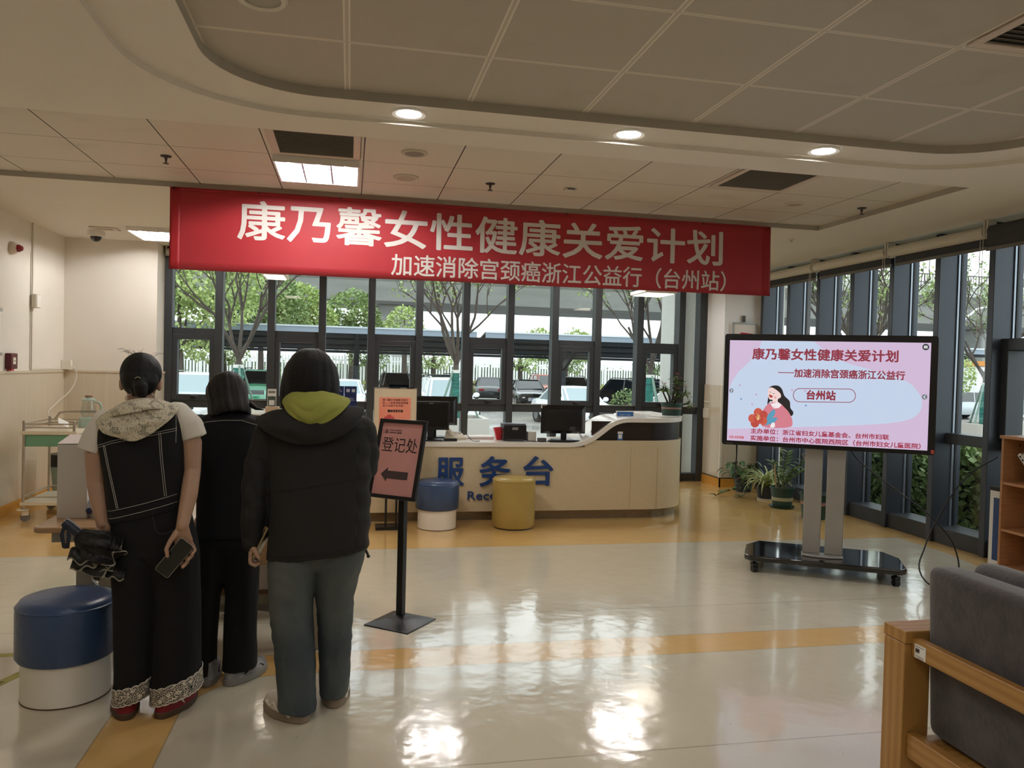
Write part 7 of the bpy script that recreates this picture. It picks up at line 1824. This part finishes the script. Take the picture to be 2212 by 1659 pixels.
rings_(j, [(-.715, -.425, .70, .70, .125, 3.965), (-.712, -.428, .85, .85, .122, 3.965), (-.715, -.43, 1.0, 1.0, .12, 3.965), (-.735, -.415, 1.12, 1.12, .118, 3.965), (-.738, -.408, 1.2, 1.205, .11, 3.965), (-.72, -.42, 1.255, 1.262, .095, 3.96), (-.655, -.495, 1.292, 1.30, .075, 3.955), (-.63, -.52, 1.315, 1.32, .062, 3.955)], 40, 2.5)
cap(j, [(-.70, 3.97, 1.215), (-.755, 4.02, 1.08), (-.75, 4.06, .985), (-.69, 4.20, .83)], [.066, .06, .056, .042]); cap(j, [(-.445, 3.97, 1.22), (-.395, 4.02, 1.08), (-.40, 4.06, .985), (-.475, 4.20, .83)], [.066, .06, .056, .042])
o_j = organic(j, 'jacket', m_navyc, B, .007, 3, .006, (9, 9, 5), 7)
fJ = surf_y(o_j); st = MB(); stitch(st, fJ, [(-.722, 1.225), (-.66, 1.252), (-.58, 1.262), (-.50, 1.262), (-.425, 1.235)], .0022, 14, .001); st.build('piping', mat('piping_pale', '#8d8d83', .7), o_j)
MB().tube([(-.577+.064*math.cos(t), 3.955+.066*math.sin(t), 1.318-.012*math.sin(t)) for t in [2*PI*i/30 for i in range(31)]], .013, 8).build('collar', m_navyc, o_j, 60)
tr = MB()
rings_(tr, [(-.712, -.428, .78, .78, .115, 3.965), (-.715, -.415, .66, .66, .118, 3.965), (-.66, -.47, .56, .56, .08, 3.962)], 34, 2.5)
rings_(tr, [(-.714, -.545, .66, .66, .116, 3.965), (-.710, -.56, .56, .56, .108, 3.962), (-.706, -.595, .40, .40, .085, 3.955), (-.702, -.607, .2, .2, .080, 3.945), (-.70, -.603, .045, .045, .085, 3.93)], 28, 2.3)
rings_(tr, [(-.60, -.415, .66, .66, .116, 3.965), (-.59, -.416, .56, .56, .108, 3.962), (-.574, -.418, .40, .40, .092, 3.955), (-.577, -.422, .2, .2, .088, 3.945), (-.580, -.418, .055, .065, .092, 3.925)], 28, 2.3)
organic(tr, 'trousers', m_blackc, B, .006, 3, .006, (11, 11, 3), 9)
m_runner = mat('runner_grey', '#706e6f', .5, two='#a09e9f', vscale=16); m_solek = mat('sole_black', '#161515', .6)
for heel, ang in (((-.635, 3.85, 0), 4), ((-.545, 3.845, 0), -36)):
    s_ = shoe(B, heel, ang, .262, .10, m_runner, mat('sole_pale', '#85827f', .5), None, .03, .095)
    MB().prism([(-.028, .012), (.028, .012), (.040, .10), (.044, .18), (.026, .245), (-.026, .245), (-.044, .18), (-.040, .10)], 0, .008, Matrix.Rotation(math.radians(ang), 3, 'Z'), heel).build('outsole', m_solek, s_)
    for sg in (-1, 1):
        M_ = Matrix.Rotation(math.radians(ang), 3, 'Z')
        MB().tube([M_ @ Vector(p) + Vector(heel) for p in ((sg*.050, .07, .045), (sg*.048, .11, .060), (sg*.050, .14, .045), (sg*.044, .18, .058), (sg*.046, .20, .044))], .004, 6).build('overlay', m_solek, s_, 60)
# ------------------------------------------------------------------ woman in the charcoal jacket
Cc = thing('person', 'woman with a black bob, yellow-green hood over a charcoal jacket and wide jeans', 'person', (0, 0, 0))
HC = Vector((-.172, 3.585, 1.478)); MC = Matrix.Rotation(math.radians(-4), 3, 'Z') @ Matrix.Rotation(math.radians(-8), 3, 'X')
b = MB(); head_body(b, HC, MC, 1.03, Vector((-.165, 3.56, 1.34)))
rings_(b, [(-.29, .05, .70, .70, .09, 3.56), (-.29, .05, 1.0, 1.0, .09, 3.56), (-.31, .03, 1.2, 1.2, .085, 3.56), (-.24, -.04, 1.31, 1.32, .06, 3.56)], 24, 2)
cap(b, [(-.345, 3.555, 1.25), (-.395, 3.535, 1.0), (-.403, 3.555, .752)], [.048, .038, .026])
cap(b, [(.06, 3.565, 1.26), (.085, 3.585, 1.06), (.0, 3.83, 1.10)], [.048, .038, .026])
hand(b, [((-.403, 3.556, .755), (0, .025, 0), (.018, 0, 0)), ((-.406, 3.557, .728), (0, .034, 0), (.015, 0, 0)), ((-.408, 3.557, .702), (0, .040, 0), (.013, 0, 0)), ((-.409, 3.557, .686), (0, .038, 0), (.010, 0, 0))],
     [[(-.410, y, .686), (-.408, y-.002, .664), (-.388, y-.004, .654), (-.369, y-.006, .664)] for y in (3.528, 3.548, 3.568, 3.587)],
     [(-.398, 3.527, .732), (-.383, 3.513, .713), (-.372, 3.508, .694), (-.366, 3.512, .682)])
hand(b, [((0, 3.825, 1.10), (.018, 0, .018), (.012, 0, -.012)), ((-.006, 3.855, 1.105), (.022, 0, .024), (.010, 0, -.010)), ((-.012, 3.89, 1.11), (.024, 0, .027), (.008, 0, -.008))],
     [[(-.012+k*.012-.018, 3.89, 1.11+k*.0135-.02), (-.018+k*.012-.018, 3.925, 1.108+k*.0135-.02), (-.030+k*.012-.018, 3.945, 1.110+k*.0135-.02), (-.045+k*.012-.018, 3.945, 1.114+k*.0135-.02)] for k in range(4)],
     [(-.004, 3.845, 1.125), (-.018, 3.87, 1.142), (-.030, 3.893, 1.145), (-.040, 3.908, 1.140)])
cap(b, [(-.23, 3.55, .70), (-.225, 3.53, .4), (-.20, 3.49, .08)], [.08, .058, .04]); cap(b, [(-.04, 3.57, .70), (-.045, 3.585, .4), (-.045, 3.60, .08)], [.08, .058, .04])
organic(b, 'body', m_skin_, Cc, .0042, 3); face_parts(HC, MC, 1.03, Cc)
PC = [(-.150, .118, .100, -.012, 1), (-.12, .126, .106, -.012, 1), (-.07, .1295, .112, -.008, 1), (-.02, .128, .116, -.004, 1), (.03, .119, .116, 0, 1), (.07, .104, .108, 0, 1), (.10, .082, .090, 0, 0), (.124, .050, .058, -.004, 0), (.137, .014, .018, -.006, 0)]
bob(HC, Matrix.Rotation(math.radians(-4), 3, 'Z'), 'hair', m_hairb, Cc, PC, 50, .03, .005, 8)
j = MB()
JR = [(-.345, .100, .680, .722, .140, 3.555), (-.338, .100, .78, .80, .142, 3.555), (-.338, .100, .90, .905, .140, 3.557), (-.342, .100, 1.0, 1.0, .136, 3.56), (-.352, .100, 1.1, 1.105, .130, 3.56), (-.365, .098, 1.19, 1.20, .118, 3.56), (-.355, .088, 1.245, 1.265, .102, 3.56), (-.29, .015, 1.295, 1.32, .08, 3.56), (-.25, -.06, 1.325, 1.345, .066, 3.56)]
rings_(j, JR, 44, 2.8)
cap(j, [(-.335, 3.555, 1.225), (-.385, 3.545, 1.10), (-.396, 3.535, .98), (-.398, 3.54, .87), (-.405, 3.552, .775), (-.405, 3.556, .745)], [.072, .058, .058, .056, .045, .040])
cap(j, [(.055, 3.565, 1.235), (.075, 3.575, 1.15), (.078, 3.58, 1.085), (.045, 3.70, 1.08), (.005, 3.81, 1.10)], [.072, .060, .060, .054, .042])
o_j = organic(j, 'jacket', m_jack, Cc, .006, 2, .006, (7, 7, 5), 13, .0)
for v in o_j.data.vertices:      # gathered folds in the sleeves
    p = v.co
    if p.x < -.345 and p.z < 1.12: v.co += v.normal*.0034*math.sin(p.z*47 + p.x*45 + 5*mnoise.noise(p*7))
    elif p.x > .04 and p.z < 1.2: v.co += v.normal*.004*math.sin(p.z*60 + p.y*20)
fJ = surf_y(o_j); st = MB()
stitch(st, fJ, [(-.30, .985), (-.19, 1.005), (-.09, 1.025), (.02, 1.035), (.09, 1.045)], .0016, 14, .0002); stitch(st, fJ, [(-.335, .705), (-.12, .722), (.09, .742)], .0014, 16, .0002); st.build('seam', mat('seam_dark', '#0c0c0c', .8), o_j)
cf = MB(); cf.tube([(-.405, 3.556, .775), (-.405, 3.557, .745), (-.4045, 3.558, .738)], 0, 24, False, [.047, .044, .041]); cfo = cf.build('cuff', m_jack, o_j, 60); cfo.modifiers.new('t', 'SOLIDIFY').thickness = .004
MB().cyl((.082, 3.43, .735), (.092, 3.425, .715), .006, 10).sphere((.094, 3.425, .708), .008, 10, 6).build('cord_end', m_black, o_j, 60)
crescent('jacket_hood', [(-.392, 3.54, 1.298), (-.31, 3.47, 1.335), (-.17, 3.445, 1.345), (-.02, 3.47, 1.355), (.062, 3.545, 1.345)],
         [(-.395, 3.52, 1.288), (-.34, 3.432, 1.245), (-.26, 3.418, 1.212), (-.17, 3.414, 1.196), (-.07, 3.418, 1.215), (.02, 3.44, 1.275), (.066, 3.525, 1.338)], m_jack, Cc, .052, 10, 34, .008, .005, 4)
crescent('green_hood', [(-.280, 3.545, 1.385), (-.235, 3.47, 1.412), (-.165, 3.445, 1.420), (-.085, 3.465, 1.412), (-.005, 3.545, 1.385)],
         [(-.284, 3.52, 1.366), (-.245, 3.41, 1.325), (-.20, 3.392, 1.295), (-.145, 3.385, 1.282), (-.09, 3.395, 1.298), (-.03, 3.425, 1.340), (.002, 3.52, 1.372)], m_olive, Cc, .045, 12, 32, .008, .007, 6)
MB().tube([(-.165+.082*math.cos(t), 3.565+.088*math.sin(t), 1.352-.01*math.sin(t)) for t in [2*PI*i/30 for i in range(31)]], .020, 10).build('hoodie_collar', m_olive, Cc, 60)
tr = MB()
rings_(tr, [(-.325, .085, .80, .80, .128, 3.56), (-.335, .092, .72, .72, .132, 3.56), (-.27, .03, .63, .63, .08, 3.56)], 38, 2.5)
rings_(tr, [(-.333, -.105, .76, .76, .126, 3.56), (-.335, -.125, .66, .66, .126, 3.552), (-.330, -.136, .58, .58, .116, 3.546), (-.324, -.142, .50, .50, .108, 3.54), (-.305, -.133, .32, .32, .102, 3.52), (-.288, -.122, .17, .17, .102, 3.50), (-.277, -.114, .05, .028, .106, 3.485)], 32, 2.3)
rings_(tr, [(-.16, .090, .76, .76, .126, 3.56), (-.150, .074, .66, .66, .122, 3.565), (-.140, .055, .58, .58, .112, 3.575), (-.130, .036, .50, .50, .104, 3.58), (-.116, .030, .32, .32, .098, 3.59), (-.110, .026, .17, .17, .096, 3.60), (-.105, .014, .045, .045, .10, 3.605)], 32, 2.3)
o_tr = organic(tr, 'jeans', m_jean, Cc, .006, 2, .008, (7, 7, 3.4), 17, .004)
fT = surf_y(o_tr); st = MB(); stitch(st, fT, [(-.255, .30), (-.245, .17), (-.20, .035)], .001, 16, .0); st.build('side_seam', mat('jean_seam', '#525b60', .8), o_tr)
m_beige = mat('trainer_beige', '#cbbfae', .55); m_taupe = mat('trainer_taupe', '#877868', .6); m_cream2 = mat('trainer_cream', '#e3dccd', .5)
for heel, ang in (((-.155, 3.405, 0), 42), ((-.045, 3.53, 0), -4)):
    s_ = shoe(Cc, heel, ang, .265, .112, m_beige, m_taupe, None, .040, .10)
    M_ = Matrix.Rotation(math.radians(ang), 3, 'Z')
    for sg in (-1, 1):
        pl_ = [(sg*.052, .045, .030), (sg*.054, .085, .055), (sg*.056, .11, .038), (sg*.057, .145, .066), (sg*.055, .17, .045), (sg*.050, .205, .060)]
        MB().tube([M_ @ Vector(p) + Vector(heel) for p in pl_], .0075, 6).build('overlay', m_cream2, s_, 60)
        MB().tube([M_ @ Vector(p) + Vector(heel) for p in ((sg*.048, .02, .050), (sg*.053, .06, .070), (sg*.045, .09, .085))], .006, 6).build('overlay', m_taupe, s_, 60)
    for i in range(4): MB().tube([M_ @ Vector((.040*math.sin(t), .028-.032*math.cos(t), .036+.011*i)) + Vector(heel) for t in [-1.2+.24*k for k in range(11)]], .004, 6).build('heel_rib', m_taupe, s_, 60)
t = thing('mobile_phone', 'phone with a pale gold edge in the hanging left hand of the charcoal jacket', 'phone', (0, 0, 0))
Lp = Vector((.42, 0, .91)).normalized(); Wp = Vector((.22, .97, -.10)); Wp = (Wp - Lp*Wp.dot(Lp)).normalized(); Tp = Lp.cross(Wp)
Mp = Matrix((Wp, Lp, Tp)).transposed()
MB().prism(rrect(.072, .150, .010, 5), -.004, .004, Mp, (-.362, 3.556, .748)).build('case', mat('phone_gold', '#a99872', .3, .7), t, bevel=.001)
MB().prism(rrect(.068, .146, .009, 5), .004, .0045, Mp, (-.362, 3.556, .748)).build('screen', mat('phone_screen', '#08080a', .08, spec=.6), t)
# put the base point of every assembled thing under the thing itself
bpy.context.view_layer.update()
for o in list(COL.objects):
    if o.type == 'EMPTY' and o.parent is None and o.get('label') and o.location.length < 1e-6 and o.rotation_euler[2] == 0:
        pts = []
        for c in o.children:
            if c.type == 'MESH': pts += [c.matrix_world @ Vector(q) for q in c.bound_box]
        if not pts: continue
        base = Vector(((min(p.x for p in pts)+max(p.x for p in pts))/2, (min(p.y for p in pts)+max(p.y for p in pts))/2, min(p.z for p in pts)))
        o.location = base
        for c in o.children: c.location = c.location - base
bpy.context.view_layer.update()
